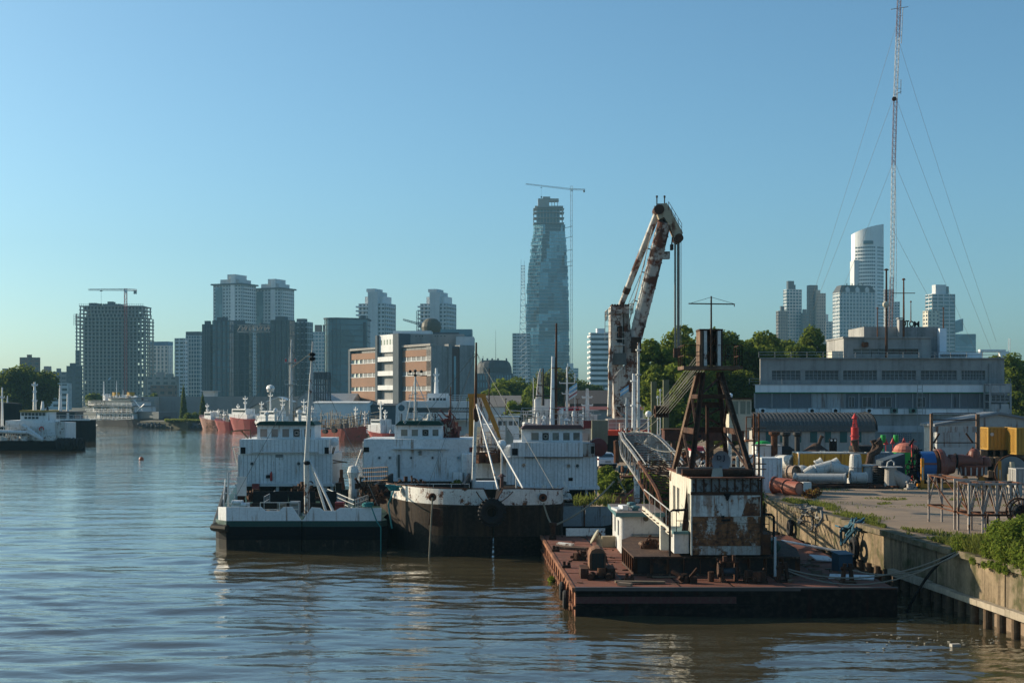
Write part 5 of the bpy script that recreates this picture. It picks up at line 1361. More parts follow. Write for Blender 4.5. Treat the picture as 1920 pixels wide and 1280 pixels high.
 mb=MB(); mb.cyl((wx(765,yy),yy,wz(703,yy)),(wx(801,yy),yy,wz(704,yy)),.03,n=5); mb.cyl((wx(766,yy),yy,wz(746,yy)),(wx(795,yy),yy,wz(748,yy)),.025,n=5); mb.build("yard_arm",M_black,t)
 for px,q in ((769,699),(778.5,698),(790,699),(778.5,706)):
  mb=MB(); mb.lathe([(.05,0),(.11,.05),(.11,.16),(.04,.22)],(wx(px,yy),yy,wz(q,yy)),8); mb.build("mast_lamp",M_black,t)
 for q in (737,771):
  mb=MB(); mb.cyl((xr-.2,yy,wz(q,yy)),(xr+.2,yy,wz(q,yy)),.035,n=6); mb.lathe([(.16,-.02),(.16,.02)],(xr,yy,wz(q,yy)),8); mb.build("mast_step",P_rail,t)
 xs=wx(753,yy)
 mb=MB(); mb.cyl((xs,yy,rz),(xs,yy,wz(775,yy)),.05,n=6); mb.lathe([(.02,.3),(.15,.28),(.23,.12),(.24,-.16),(.2,-.18)],(xs,yy,wz(764.5,yy)),14,'Y'); o=mb.build("searchlight",plain("lamp_case",(.05,.06,.06)),t); mb=MB(); mb.lathe([(.2,-.185),(.2,-.19)],(xs,yy,wz(764.5,yy)),14,'Y'); mb.build("lens",G_blue,o)
 mb=MB(); xs=wx(816,yy); mb.torus((xs,yy,wz(777,yy)),.22,.025,'Y',14,5)
 for k in range(6): mb.bar((xs,yy-.05,wz(777,yy)),(xs+.22*math.cos(k),yy-.05,wz(777,yy)+.22*math.sin(k)),.03)
 mb.cyl((xs,yy,rz),(xs,yy,wz(777,yy)),.04,n=5); mb.build("roof_fan",M_black,t)
 for px,h,r in ((804,.5,.13),(788,.35,.2)):
  mb=MB(); mb.lathe([(r,0),(r,h*.8),(r*.5,h)],(wx(px,yy),yy,rz),10); mb.build("roof_vent",P_rustywhite,t)
 mb=MB(); x0,x1=wx(700,88),wx(870,88); mb.box(x0,x1,88,88.15,zb,zb+.75); mb.box(x0,x0+.15,88.15,101,zb,zb+.75); mb.box(x1-.15,x1,88.15,101,zb,zb+.75); mb.build("hopper_coaming",paint("coaming_black"),t); mb=MB(); mb.rail([(wx(745,86),86,zb),(wx(880,86),86,zb)],.9,.025,2,1.1); mb.build("deck_rail",P_rustywhite,t)
 for a,b,y0,y1 in ((681,705,94,92),(705,727,92,90)):
  mb=MB(); mb.rail([(wx(a,y0),y0,wz(943,y0)+1.2),(wx(b,y1),y1,wz(943,y1)+1.2)],1.1,.03,4,.4); mb.build("rusty_rail",rusty("rust_tan"),t)
 yb=95; xb=wx(893,yb)
 mb=MB(); mb.cyl((xb-.2,yb,wz(915,yb)),(xb-.05,yb,wz(780,yb)),.13,.11,n=8); mb.build("derrick_mast",P_rustywhite,t)
 mb=MB(); mb.cyl((xb-.05,yb,wz(780,yb)),(xb,yb,wz(642,yb)),.11,.06,n=8); mb.build("mast_top",M_rust,t)
 for px,q,m_ in ((934,917,P_rustywhite),(982,917,P_rail)):
  mb=MB(); mb.cyl((xb,yb,wz(757,yb)),(wx(px,84),84,wz(q,84)),.06,.07,n=6); mb.build("mast_strut",m_,t)
 mb=MB(); mb.lathe([(.1,-.5),(.2,-.3),(.22,.3),(.1,.5)],(xb,yb-.1,wz(776,yb)),8); mb.build("mast_block",M_rustdark,t)
 mb=MB()
 for p,q in ((800,918),(1040,920),(780,800),(840,822),(960,830)): mb.cyl((xb,yb,wz(660,yb)),(wx(p,84 if q>900 else 103),84 if q>900 else 103,wz(q,84 if q>900 else 103)),.016,n=3)
 mb.build("rigging_wire",M_cable,t,None,"stuff")
 mb=MB(); mb.box(wx(890,95),wx(932,95),95,96,zb,wz(902,95)); mb.build("deck_box",P_hullw,t)
barge_two()
mb=MB(); y=80.3; c=Vector((wx(922,y),y,wz(960,y)))
mb.torus(c,.52,.27,'Y',22,10)
for k in range(22):
 a=2*math.pi*k/22; mb.cbox(c+Vector((math.cos(a)*.77,0,math.sin(a)*.77)),(.1,.5,.1),0,0,-a)
t=thing("tyre_fender","huge black tyre fender slung at the split of the round bow","tyre",c); mb.build("tyre",M_rubber,t)
mb=MB()
for px,q in ((893,921),(962,921)): mooring_rope(mb,c+Vector((.3 if px>920 else -.3,-.1,.5)),(wx(px,80.8),80.8,wz(q,80.8)),.08,.03)
mb.build("fender_chain",M_rustdark,t,kind="stuff")
mb=MB(); y=80.9; mooring_rope(mb,(wx(811,y),y-.1,wz(932,y)),(wx(805,y),y-.25,-.2),-.05,.05); single(mb,"hanging_rope",M_rope,"thick grey rope hanging from the bow fairlead into the water","rope")
mb=MB(); p=Vector((wx(738,85),85,wz(918,85)))
for k in range(6): mb.torus(p+Vector((random.uniform(-.2,.2),0,.05*k)),.28,.05,'Z',12,5)
mb.tube([p,(wx(734,82.9),82.9,wz(930,82.9)),(wx(728,83),83,wz(945,83)),(wx(735,83),83,wz(990,83))],.05,6)
single(mb,"mooring_rope",M_ropeteal,"teal rope looped over the rounded bow corner of the middle barge","rope")
bl=[(W(px,q,101.5),(.4,.4,.35)) for px,q in ((852,912),(858,908),(864,912),(857,914),(869,914))]
bush("deck_shrub","bright yellow green shrub growing on the middle barge deck","shrub",bl,1400,.16,leafmat("leaf_yellow",(.14,.17,.03),(.24,.26,.05)))
lifting_gear("rusty pipes and blocks lying in the middle barge hold",765,93,2.95,3.7,19,30,2.6)
lifting_gear("dark gear on the deck beneath the middle barge house",770,104,2.95,3.3,12,24,2.2)
lifting_gear("small rusty winch on the bulwark corner between first and middle barge",712,87,2.6,3.4,13,22,.6)
lifting_gear("stripped red winch gear right of the middle wheelhouse",846,107,6.0,7.7,15,34,.9,paint("gear_red",(.14,.03,.025),rust=.4))
# ---- barge three: behind, brown roofed wheelhouse
def barge_three():
 t=thing("hopper_barge","grey hulled barge with brown roofed wheelhouse, innermost of the three by the bank","barge",(2.5,92,0))
 Y=92
 plan=[(wx(1000,Y),Y),(wx(1130,Y),Y),(wx(1146,Y)+.1,Y+1.2),(3.2,116),(-3.6,116)]
 zt,zb=wz(949,Y),wz(986,Y)
 mb=MB(); plan_hull(plan,zb,zt-.6,mb); mb.build("hull_side",paint("hull_grey",(.33,.36,.37),rust=.08,streak=.2,dirt=.5),t)
 mb=MB(); plan_hull(plan,-.8,zb-.003,mb,.02); mb.build("hull_bottom",P_hullblack,t)
 mb=MB()
 for a,b in ((wx(1000,Y),wx(1094,Y)),(wx(1098,Y),wx(1146,Y))): mb.box(a,b,Y-.01,Y+.06,zt-.597,zt)
 mb.build("bulwark",paint("hull_grey"),t,kind="stuff")
 mb=MB(); mb.box(wx(1094,Y),wx(1097,Y),Y-.06,Y+.1,zb,zt+.05); mb.build("bulwark_post",M_rust,t)
 mb=MB(); mb.rail([(wx(1058,Y),Y+.4,zt-.6),(wx(1140,Y),Y+.4,zt-.6)],1.0,.03,2,1.2); mb.build("deck_rail",rusty("rust_tan"),t)
 Y2=100; x=lambda p: wx(p,Y2); z=lambda q: wz(q,Y2)
 mb=MB(); mb.box(x(950),x(1120),Y2,Y2+6,z(912),z(856)); mb.build("house_wall",P_house,t)
 mb=MB(); mb.box(x(957),x(1093),Y2-.2,Y2+6,z(856)+.004,z(829)); mb.box(x(944),x(957),Y2+1,Y2+6,z(856)+.004,z(838)); mb.build("upper_bulwark",P_house,t,kind="stuff")
 mb=MB(); mb.box(x(1093)+.01,x(1115),Y2-.1,Y2+5,z(856)+.004,z(831)); mb.build("rusted_bulwark",paint("bulwark_rusted",(.42,.41,.38),rust=.4,streak=.6),t)
 mb=MB()
 for k in range(26):
  xx=x(952)+(x(1119)-x(952))*k/25; mb.box(xx-.012,xx+.012,Y2-.02,Y2,z(911),z(857))
  if xx<x(1092) and xx>x(958): mb.box(xx-.012,xx+.012,Y2-.215,Y2-.2,z(855),z(830))
 mb.build("panel_seam",plain("seam_grey"),t,kind="stuff")
 mb=MB(); mb.box(x(983),x(1093),Y2-.32,Y2-.2,z(857.5),z(856)); mb.build("drip_ledge",M_rustdark,t)
 for a,b,q0,q1,yy in ((960,971,853,840,.2),(1108,1114,850,836,.1)):
  mb=MB(); mb.box(x(a),x(b),Y2-yy-.03,Y2-yy+.01,z(q0),z(q1)); mb.build("black_opening",M_black,t)
 porthole(x(982),z(872),Y2,.15,t); porthole(x(1066),z(873),Y2,.15,t,plain("board_tan",(.3,.25,.19))); porthole(x(1082.5),z(873),Y2,.15,t)
 mb=MB(); mb.box(x(1066),x(1074),Y2-.04,Y2,z(901),z(895)); mb.build("square_vent",M_black,t)
 mb=MB(); mb.box(x(1024),x(1038),Y2-.04,Y2,z(904),z(867)); mb.build("house_door",P_house,t)
 mb=MB()
 for q in (888,894,900): mb.cyl((x(1024),Y2-.1,z(q)),(x(1041),Y2-.1,z(q)),.02,n=4)
 mb.build("door_rail",P_rail,t,kind="stuff")
 mb=MB(); mb.box(x(944),x(1124),Y2-.3,Y2+6.2,z(917),z(912.2)); mb.build("house_sill",P_house,t)
 for p in (960,1010,1060,1100,1118):
  mb=MB(); mb.box(x(p)-.08,x(p)+.08,Y2+.1,Y2+.3,2.0,z(917)); mb.build("house_post",P_rail,t)
 mb=MB(); mb.box(x(950),x(1118),Y2+2.4,Y2+2.6,1.4,z(917)); mb.build("under_shade_sheet",M_black,t)  # added black sheet stands in for shade behind the house posts
 rz=wheelhouse(t,978,1092,804,829,Y2+.7,3.4,[(995.5,1011),(1016,1030),(1035,1049),(1055,1069),(1074,1088)],810,826,P_brownroof,976,1097,796.5,P_house,G_wheel,1)
 yy=Y2+2.2
 for px,t0,m_,r_ in ((1042,606,M_rust,.12),(1035.5,668,P_hullw,.19)):
  mb=MB(); mb.cyl((wx(px,yy),yy,rz),(wx(px,yy)+.05,yy,wz(t0,yy)),r_,r_*.55,n=10); mb.build("roof_mast",m_,t)
 for q in (690,729,767):
  mb=MB(); mb.box(wx(1034,yy),wx(1052,yy),yy-.2,yy+.2,wz(q,yy),wz(q,yy)+.05); mb.build("mast_platform",M_rust,t)
 mb=MB(); mb.rail([(wx(978,yy),Y2+.9,rz),(wx(1094,yy),Y2+.9,rz),(wx(1094,yy),Y2+3.6,rz)],1.2,.022,3,.7); mb.build("roof_rail",P_rail,t)
 mb=MB(); mb.box(wx(1094,Y2),wx(1109,Y2),Y2,Y2+.08,wz(803,Y2),wz(788,Y2)); mb.build("red_board",plain("board_red",(.24,.035,.03)),t)
 for px,h,r in ((1020,.6,.16),(1052,1.1,.2),(1062,.4,.25),(1075,.9,.12),(1008,.8,.1)):
  mb=MB(); mb.lathe([(r*.5,0),(r*.5,h*.6),(r,h*.7),(r*.8,h),(.02,h+.08)],(wx(px,yy),yy,rz),10); mb.build("roof_vent",P_hullw,t)
 mb=MB(); mb.prism([(wx(1015,yy),yy-.6,rz),(wx(1023,yy),yy-.6,rz),(wx(1019,yy),yy-.6,wz(786,yy))],(0,.4,0)); mb.build("roof_bracket",P_house,t)
 mb=MB(); xd=wx(941,98); mb.lathe([(.02,.32),(.2,.27),(.32,.08),(.32,-.06),(.2,-.27),(.02,-.32)],(xd,98,wz(833,98)),14); mb.build("satellite_dome",P_hullw,t)
 mb=MB(); mb.cyl((xd,98,wz(905,98)),(xd,98,wz(840,98)),.08,n=6); mb.rail([(wx(936,99),99,wz(842,99)),(wx(958,99),99,wz(842,99))],.7,.03,2,.4); mb.build("dome_post",P_rustywhite,t)
 mb=MB(); mb.prism([(wx(949,98),98,wz(833,98)),(wx(962,98),98,wz(830,98)),(wx(963,98),98,wz(820,98)),(wx(953,98),98,wz(806,98)),(wx(949,98),98,wz(806,98))],(0,.15,0)); mb.box(wx(949,98)-.05,wx(951,98),97.95,98.1,wz(835,98),wz(790,98)); mb.build("radar_fin",paint("fin_cream",(.45,.40,.33),rust=.2),t,kind="stuff")
 mb=MB(); mb.cyl((wx(968,90),90,wz(920,90)),(wx(968,90),90,wz(886,90)),.05,n=6); mb.build("deck_post",P_rail,t)
 mb=MB(); mb.cyl((wx(941,97),97,2.5),(wx(941,97),97,wz(893,97)),.12,n=8); mb.lathe([(.3,0),(.05,.2)],(wx(941,97),97,wz(893,97)),8); mb.build("vent_hat",P_brownroof,t,kind="stuff")
barge_three()
mb=MB(); y=102; c=(wx(1121,y),y,wz(838,y)); mb.lathe([(.3,-.6),(.66,-.55),(.66,.0),(.28,.05),(.28,.5),(.66,.55),(.66,.7)],c,22,'Y'); single(mb,"cable_drum",paint("drum_red",(.16,.035,.035),rust=.2),"big dull red cable drum behind the rusted bulwark end","cable drum")
lifting_gear("grey machinery scraps under the brown roofed barge house",1030,99,2.0,2.7,17,30,2.2,P_rustywhite)
# ------------------------------------------------------------------ crane pontoon and the old floating crane on it
DZ = 1.17
P_deckred = paint("deck_red",(.20,.062,.034),rust=.36,dirt=.8,scale=1.0,rough=.85,rcol=(.11,.05,.03))
P_pontoon = paint("pontoon_front",(.010,.008,.008),rust=.16,streak=.25,dirt=.5,rcol=(.05,.018,.016),scale=.6)
P_pontside = rusty("pontoon_side",(.30,.135,.075),(.14,.06,.035),.8,.35)
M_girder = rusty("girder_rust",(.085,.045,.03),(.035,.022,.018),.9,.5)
M_girderlit = rusty("girder_lit_tan",(.20,.13,.085),(.07,.04,.03),.9,.6)  # paler copy of the girder rust, sunlit tan put into the colour
P_crane = paint("crane_white",(.66,.67,.64),rust=.36,streak=.8,dirt=.6,scale=1.4,rcol=(.28,.12,.045))
P_boom = paint('boom_grey',(.34,.34,.32),rust=.42,streak=.2,dirt=.6,scale=1.8)
P_cranerust = paint("crane_rusty",(.55,.53,.47),rust=.76,streak=.95,dirt=.6,scale=1.5,rcol=(.27,.115,.045),stretch=.35)
P_cranefoot = paint("crane_foot",(.45,.44,.40),rust=.5,streak=.8,dirt=.7,scale=1.5,rcol=(.25,.12,.05))
P_craneside = paint("crane_cream",(.66,.62,.52),rust=.22,streak=.3,dirt=.4,scale=1.3)
P_hut = paint("hut_white",(.60,.60,.58),rust=.06,streak=.15,dirt=.35)
P_teal = paint("fascia_teal",(.07,.17,.19),rust=.1,dirt=.4)
PF=[(2.63,58.5),(15.8,58.3),(15.75,81),(1.75,81)]
def pontoon():
 t=thing("crane_pontoon","wide flat rust red deck pontoon carrying the old crane, dark front edge","pontoon",(9.2,69.5,0))
 mb=MB(); (x0,y0),(x1,y1),(x2,y2),(x3,y3)=PF
 mb.add([(x0,y0,-.8),(x1,y1,-.8),(x2,y2,-.8),(x3,y3,-.8),(x0,y0,DZ-.02),(x1,y1,DZ-.02),(x2,y2,DZ-.02),(x3,y3,DZ-.02)],BOXF)
 mb.build("hull",P_pontoon,t)
 mb=MB(); e=.03
 mb.add([(x0-e,y0+.02,-.8),(x0+.02,y0+.02,-.8),(x3+.02,y3,-.8),(x3-e,y3,-.8),(x0-e,y0+.02,DZ-.03),(x0+.02,y0+.02,DZ-.03),(x3+.02,y3,DZ-.03),(x3-e,y3,DZ-.03)],BOXF); mb.build("side_plate",P_pontside,t)
 nx,ny=6,9
 for j in range(ny):
  for i in range(nx):
   u0,u1,v0,v1=i/nx,(i+1)/nx,j/ny,(j+1)/ny
   q=lambda u,v: Vector((x0,y0,0)).lerp(Vector((x1,y1,0)),u).lerp(Vector((x3,y3,0)).lerp(Vector((x2,y2,0)),u),v)
   g=.004; a,b,c,d=q(u0+g,v0+g/2),q(u1-g,v0+g/2),q(u1-g,v1-g/2),q(u0+g,v1-g/2)
   h=DZ+random.uniform(-.006,.008); mb=MB()
   mb.add([(p.x,p.y,DZ-.015) for p in (a,b,c,d)]+[(p.x,p.y,h+random.uniform(-.004,.004)) for p in (a,b,c,d)],BOXF); mb.build("deck_plate",P_deckred,t)
 mb=MB(); mb.box(x0-.05,x1+.05,y0-.14,y0+.02,DZ-.10,DZ+.05); mb.build("edge_bar",paint("edge_grey",(.10,.085,.08),rust=.25,dirt=.6),t)
 mb=MB(); mb.box(x0,x1,y0-.10,y0,.55,.85); mb.build("rubbing_band",paint("band_red",(.10,.03,.03),rust=.32,dirt=.9,scale=.9,rcol=(.02,.012,.012)),t)
 mb=MB(); mb.box(x0-.02,x1,y0-.13,y0,.84,.9); mb.box(x0-.02,x1,y0-.13,y0,.42,.47); mb.build("band_edge",P_pontoon,t,kind="stuff")
 mb=MB(); mb.bar((x0-.09,y0,DZ-.08),(x3-.09,y3,DZ-.08),.14,.18); mb.build("side_edge",P_pontside,t)
 mb=MB(); mb.bar((x0-.08,y0,.35),(x3-.08,y3,.35),.10,.12); mb.build("side_band",M_rust,t)
 for k in range(16):
  u=(k+.5)/16; mb=MB(); x=x0+(x3-x0)*u; y=y0+(y3-y0)*u; mb.box(x-.09,x-.02,y-.05,y+.05,-.3,DZ-.2); mb.build("side_rib",P_pontside,t)
 for px,y in ((1168,60.0),(1468,60.6),(1589,60.2)):
  if px==1168: continue
  X=wx(px,y); mb=MB()
  for s in (-1,1): mb.prism([(X+s*.26,y-.2,DZ),(X+s*.26,y+.25,DZ),(X+s*.17,y+.1,DZ+.82),(X+s*.17,y-.1,DZ+.82)],(-s*.12,0,0))
  mb.cyl((X-.28,y,DZ+.6),(X+.28,y,DZ+.6),.08,n=8); mb.box(X-.3,X+.3,y-.3,y+.3,DZ,DZ+.05); mb.build("bollard",M_rustdark,t)
 for px,q,y in ((1036,1012,78.5),(1042,1034,72.5),(1062,1062,65.5),(1131,1045,68),(1180,1095,61.0)):
  X=wx(px,y); mb=MB(); mb.box(X-.2,X+.2,y-.15,y+.15,DZ,DZ+.12); mb.cyl((X-.1,y,DZ),(X-.1,y,DZ+.3),.07,n=8); mb.cyl((X+.12,y,DZ),(X+.12,y,DZ+.26),.07,n=8); mb.build("deck_cleat",M_rustdark,t)
 mb=MB(); X=wx(1333,60.6); mb.cyl((X,60.6,DZ),(X,60.6,DZ+.42),.13,n=12); mb.build("deck_post",M_rustdark,t)
 mb=MB(); X=wx(1037,80); mb.lathe([(.2,0),(.14,.1),(.14,.6),(.22,.66),(.2,.8)],(X,80,DZ),10); mb.build("corner_bollard",M_rustdark,t)
pontoon()
for y,z,lab in ((62.2,.55,"black tyre hanging on the pontoon side, farther of two"),(60.2,.45,"black tyre hanging close to the pontoon corner, nearer of two")):
 u=(y-58.5)/22.5; x=2.63-.88*u-.3; mb=MB(); mb.torus((x,y,z),.30,.12,'X',18,8); t=thing("tyre_fender",lab,"tyre",(x,y,z),0); mb.build("tyre",M_rubber,t)
 mb=MB(); mb.cyl((x,y,z+.25),(x+.15,y,DZ+.02),.03,n=5); mb.build("tyre_chain",M_rustdark,t)
def crane():
 t=thing("floating_crane","old rust streaked white crane house with A-frame legs and long lattice boom","crane",(9.3,66,DZ))
 def ring(cx,cy,rx,ry,z,n=8,a0=22.5): return [(cx+rx*math.cos(R(a0+360*k/n)),cy+ry*math.sin(R(a0+360*k/n)),z) for k in range(n)]
 zt=2.02
 base=[(wx(1188,62.5),62.5),(wx(1500,62.5),62.5),(13.2,66),(13.2,72),(11,75),(7.2,75),(wx(1166,70),70),(wx(1166,67.2),67.2)]
 mb=MB(); plan_hull(base,DZ,DZ+.1,mb); plan_hull(base,zt-.08,zt,mb); mb.build("base_flange",M_girder,t,kind="stuff")
 inb=[((x-9.3)*.955+9.3,(y-68)*.955+68) for x,y in base]
 mb=MB(); plan_hull(inb,DZ+.05,zt-.05,mb); mb.build("base_drum",paint("base_dark",(.05,.035,.03),rust=.45,dirt=.6,rcol=(.13,.06,.04)),t)
 for i in (7,6,0):
  a=Vector((*base[i],0)); b=Vector((*base[(i+1)%8],0))
  m_=int((b-a).length/.75)
  if i==0: m_=10
  for k in range(m_+1):
   p=a.lerp(b,k/m_); q=p.lerp(Vector((9.3,68,0)),.06); mb=MB(); mb.bar((p.x,p.y,(DZ+zt)/2),(q.x,q.y,(DZ+zt)/2),.03,zt-DZ-.18); mb.build("base_web",M_rust,t)
 cx,cy=wx(1245,67.6),67.4
 mb=MB(); mb.torus((cx,cy,zt+.06),1.15,.09,'Z',32,6); mb.build("slewing_ring",M_girderlit,t)
 mb=MB(); mb.cyl((cx,cy,zt),(cx,cy,zt+.012),1.05,n=28); mb.build("ring_pit",M_rustdark,t)
 mb=MB(); mb.cbox((cx+.2,cy,zt+.1),(1.1,.18,.1),.5); mb.cbox((cx+.8,cy+.4,zt+.1),(.9,.15,.1),-.3); mb.build("loose_bar",M_rust,t,kind="stuff")
 mb=MB(); plan_hull([(8.1,63.2),(10.6,63.2),(11.2,66),(10.6,71),(8.2,71),(7.6,66)],zt,2.25,mb); mb.build("turntable",M_black,t)
 x0,x1,yf,yb=7.84,10.86,62.0,70.8
 zb,zr=wz(1040,yf),wz(894,yf)
 H=[wz(q,yf) for q in (1040,1023,1008,994,980,968,926)]
 mb=MB(); mb.box(x0+.06,x1-.06,yf+.06,yb,zb,zr-.05); mb.build("house_core",P_crane,t)
 ops=[]
 def side(y0,y1,z0,z1,m_,nm,th=.06):
  mb=MB(); mb.box(x0,x0+th-.003,y0,y1,z0,z1); return mb.build(nm,m_,t)
 zw0,zw1=3.55,4.75
 side(yf+.06,yb,zb,zw0,P_craneside,"side_wall"); side(yf+.06,yb,zw1,zr-.05,P_craneside,"side_wall")
 yy=yf+.06
 for a,b in ((62.6,63.35),(66.6,67.5),(68.2,69.1)):
  side(yy,a,zw0,zw1,P_craneside,"side_wall"); yy=b
  mb=MB(); mb.box(x0-.015,x0+.03,a-.03,a+.03,zw0,zw1); mb.box(x0-.015,x0+.03,b-.03,b+.03,zw0,zw1); mb.box(x0-.015,x0+.03,(a+b)/2-.02,(a+b)/2+.02,zw0,zw1); mb.box(x0-.016,x0+.03,a,b,zw0-.03,zw0+.03)
  w=mb.build("window",P_craneside,t); mb=MB(); mb.box(x0+.035,x0+.05,a,b,zw0,zw1); mb.build("pane",glass("crane_glass",(.05,.05,.035),.2,1,.6),w)
 side(yy,yb,zw0,zw1,P_craneside,"side_wall")
 cols=[x0+.02,8.92,9.42,x1-.02]
 for a,b in zip(H[:-2],H[1:-1]):
  xs=[x0+.02,9.38,x1-.02]
  for c,d in zip(xs[:-1],xs[1:]):
   mb=MB(); o=random.uniform(0,.012); mb.box(c+.005,d-.005,yf-.01-o,yf+.055,a+.006,b-.006); mb.build("front_plate",P_cranefoot if a==H[0] else P_cranerust,t)
 for c,d in zip(cols[:-1],cols[1:]):
  mb=MB(); o=random.uniform(0,.015); mb.box(c+.008,d-.008,yf-.02-o,yf+.055,H[5]+.006,H[6]-.006-.04); mb.build("front_plate",P_crane,t)
 mb=MB(); mb.prism([(10.0,yf-.04,H[5]+.02),(x1-.05,yf-.04,H[5]+.02),(x1-.05,yf-.04,H[6]-.1),(10.45,yf-.04,H[6]-.12),(10.25,yf-.04,H[5]+.75)],(0,.03,0)); mb.build("patch_plate",paint("crane_patch",(.4,.38,.33),rust=.66,streak=.9,scale=1.6,rcol=(.19,.075,.03),stretch=.5),t)
 mb=MB(); mb.box(x0-.05,x1+.05,yf-.06,yf+.05,H[6]-.03,H[6]+.10); mb.build("lintel_beam",M_rustdark,t)
 mb=MB(); mb.box(x0+.02,x1-.02,yf+.02,yf+.055,H[6]+.11,zr-.1); mb.build("head_plate",paint("head_plate",(.20,.22,.23),rust=.5,streak=.3,dirt=.8,scale=2.5,rcol=(.05,.028,.018)),t)
 for k in range(9):
  xx=x0+.15+k*.34; mb=MB(); mb.box(xx,xx+.06,yf-.02,yf+.05,H[6]+.1,zr-.08); mb.build("head_rib",M_rustdark,t)
 mb=MB(); mb.box(x0-.04,x0+.015,yf-.04,yf+.06,zb,zr); mb.build("corner_post",P_craneside,t)
 mb=MB(); mb.box(x1-.015,x1+.06,yf-.05,yf+.06,zb,zr); mb.build("corner_post",M_rustdark,t)
 mb=MB(); mb.box(9.25,9.5,yf-.16,yf-.02,4.72,4.84); mb.lathe([(.10,0),(.08,-.10),(.04,-.2)],(9.37,yf-.13,4.72),8); mb.build("front_lamp",M_black,t)
 mb=MB(); mb.box(9.12,9.5,yf-.05,yf-.01,3.62,3.7); mb.box(9.12,9.25,yf-.045,yf-.01,3.78,3.86); mb.build("front_latch",M_black,t,kind="stuff")
 mb=MB(); mb.add([(x0-.12,yf-.22,zr-.06),(x1+.12,yf-.22,zr-.06),(x1+.12,yb+.1,zr-.10),(x0-.12,yb+.1,zr-.10),(x0-.12,yf-.22,zr),(x1+.12,yf-.22,zr),(x1+.12,yb+.1,zr-.04),(x0-.12,yb+.1,zr-.04)],BOXF); mb.build("house_roof",rusty("roof_rust",(.21,.085,.05),(.10,.04,.028),.8,.25),t)
 mb=MB(); mb.box(x1+.02,x1+.5,yf+.4,69,zb-.02,3.0); mb.build("side_box",M_rust,t)
 mb=MB(); mb.box(x0+.1,x1-.1,yf+.1,yb,2.2,zb-.003); mb.build("bed_frame",M_black,t)
 yd=62.7; mb=MB(); mb.cyl((x0-.35,yd,zr+.16),(x1-.3,yd,zr+.16),.17,n=12); mb.build("roof_drum",M_rustdark,t)
 mb=MB(); mb.box(x0-.3,x1+.2,65,65.3,zr-.02,zr+.28); mb.build("roof_beam",plain("beam_grey",(.16,.16,.15)),t)
 mb=MB(); xr=wx(1345,62.5); mb.add([(xr-.22,62.4,zr+.36),(xr+.2,62.4,zr+.38),(xr+.22,62.9,zr+.3),(xr-.2,62.9,zr+.3),(xr-.3,62.25,zr-.02),(xr-.05,62.2,zr-.06),(xr+.22,62.3,zr+.02)],[(0,1,2,3),(4,5,1,0),(5,6,1)]); mb.build("canvas_rag",plain("canvas",(.33,.31,.26),.95),t)
 xs,ys,zs=wx(1352,64.2),64.2,wz(865,64.2)
 mb=MB(); prof=[(.02,.07),(.2,.05),(.34,.0),(.42,-.06)]
 vs=[];n=20
 mb.M=Matrix.Translation((xs,ys,zs))@Matrix.Diagonal((1,1,1.18,1)); mb.lathe([(r_,h_) for r_,h_ in prof]+[(.41,-.03),(.2,.09)],(0,0,0),n,'Y',False); mb.M=None
 d=mb.build("satellite_dish",plain("dish_grey",(.19,.215,.235),.5,var=.1),t)
 for s_,dx in (("D",-.10),("J",.13)):
  cu=bpy.data.curves.new("dish_letter",'FONT'); cu.body=s_; cu.size=.30; cu.extrude=.006; cu.align_x='CENTER'; cu.offset=.008
  ob=bpy.data.objects.new("tmp",cu); COL.objects.link(ob); bpy.context.view_layer.update()
  me=bpy.data.meshes.new_from_object(ob.evaluated_get(bpy.context.evaluated_depsgraph_get())); bpy.data.objects.remove(ob)
  me.transform(INV[t.name]@Matrix.Translation((xs+dx,ys-.075,zs+.08))@Matrix.Rotation(R(90),4,'X')); me.materials.clear(); me.materials.append(plain("letter_navy",(.012,.02,.035)))
  o=bpy.data.objects.new("dish_letter",me); COL.objects.link(o); o.parent=d
 mb=MB(); mb.cyl((xs,ys+.1,zr-.1),(xs,ys+.1,zs-.2),.09,n=8); mb.build("dish_post",plain("beam_grey"),t)
 TOP=10.15
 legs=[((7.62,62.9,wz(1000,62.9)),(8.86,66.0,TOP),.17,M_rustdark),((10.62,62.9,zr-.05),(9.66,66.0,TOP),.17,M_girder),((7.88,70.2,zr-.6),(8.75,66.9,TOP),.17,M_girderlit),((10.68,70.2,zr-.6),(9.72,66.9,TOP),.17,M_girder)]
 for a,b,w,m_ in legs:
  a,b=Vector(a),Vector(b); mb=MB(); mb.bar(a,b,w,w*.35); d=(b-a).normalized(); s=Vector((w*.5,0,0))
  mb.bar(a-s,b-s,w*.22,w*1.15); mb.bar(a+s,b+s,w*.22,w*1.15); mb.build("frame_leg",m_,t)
 L=lambda i,z: Vector(legs[i][0]).lerp(Vector(legs[i][1]),(z-legs[i][0][2])/(legs[i][1][2]-legs[i][0][2]))
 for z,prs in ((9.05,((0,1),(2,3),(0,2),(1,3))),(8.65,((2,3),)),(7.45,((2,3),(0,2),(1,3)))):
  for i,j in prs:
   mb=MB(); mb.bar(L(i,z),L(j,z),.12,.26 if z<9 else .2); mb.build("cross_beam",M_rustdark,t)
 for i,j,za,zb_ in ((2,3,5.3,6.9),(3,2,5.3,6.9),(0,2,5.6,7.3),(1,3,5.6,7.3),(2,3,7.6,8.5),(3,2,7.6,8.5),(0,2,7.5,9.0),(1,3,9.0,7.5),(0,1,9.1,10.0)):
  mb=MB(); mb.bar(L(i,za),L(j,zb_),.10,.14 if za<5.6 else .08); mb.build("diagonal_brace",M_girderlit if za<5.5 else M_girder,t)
 mb=MB(); mb.box(9.15,9.29,67.0,67.2,zr,8.65); mb.build("centre_post",M_rustdark,t)
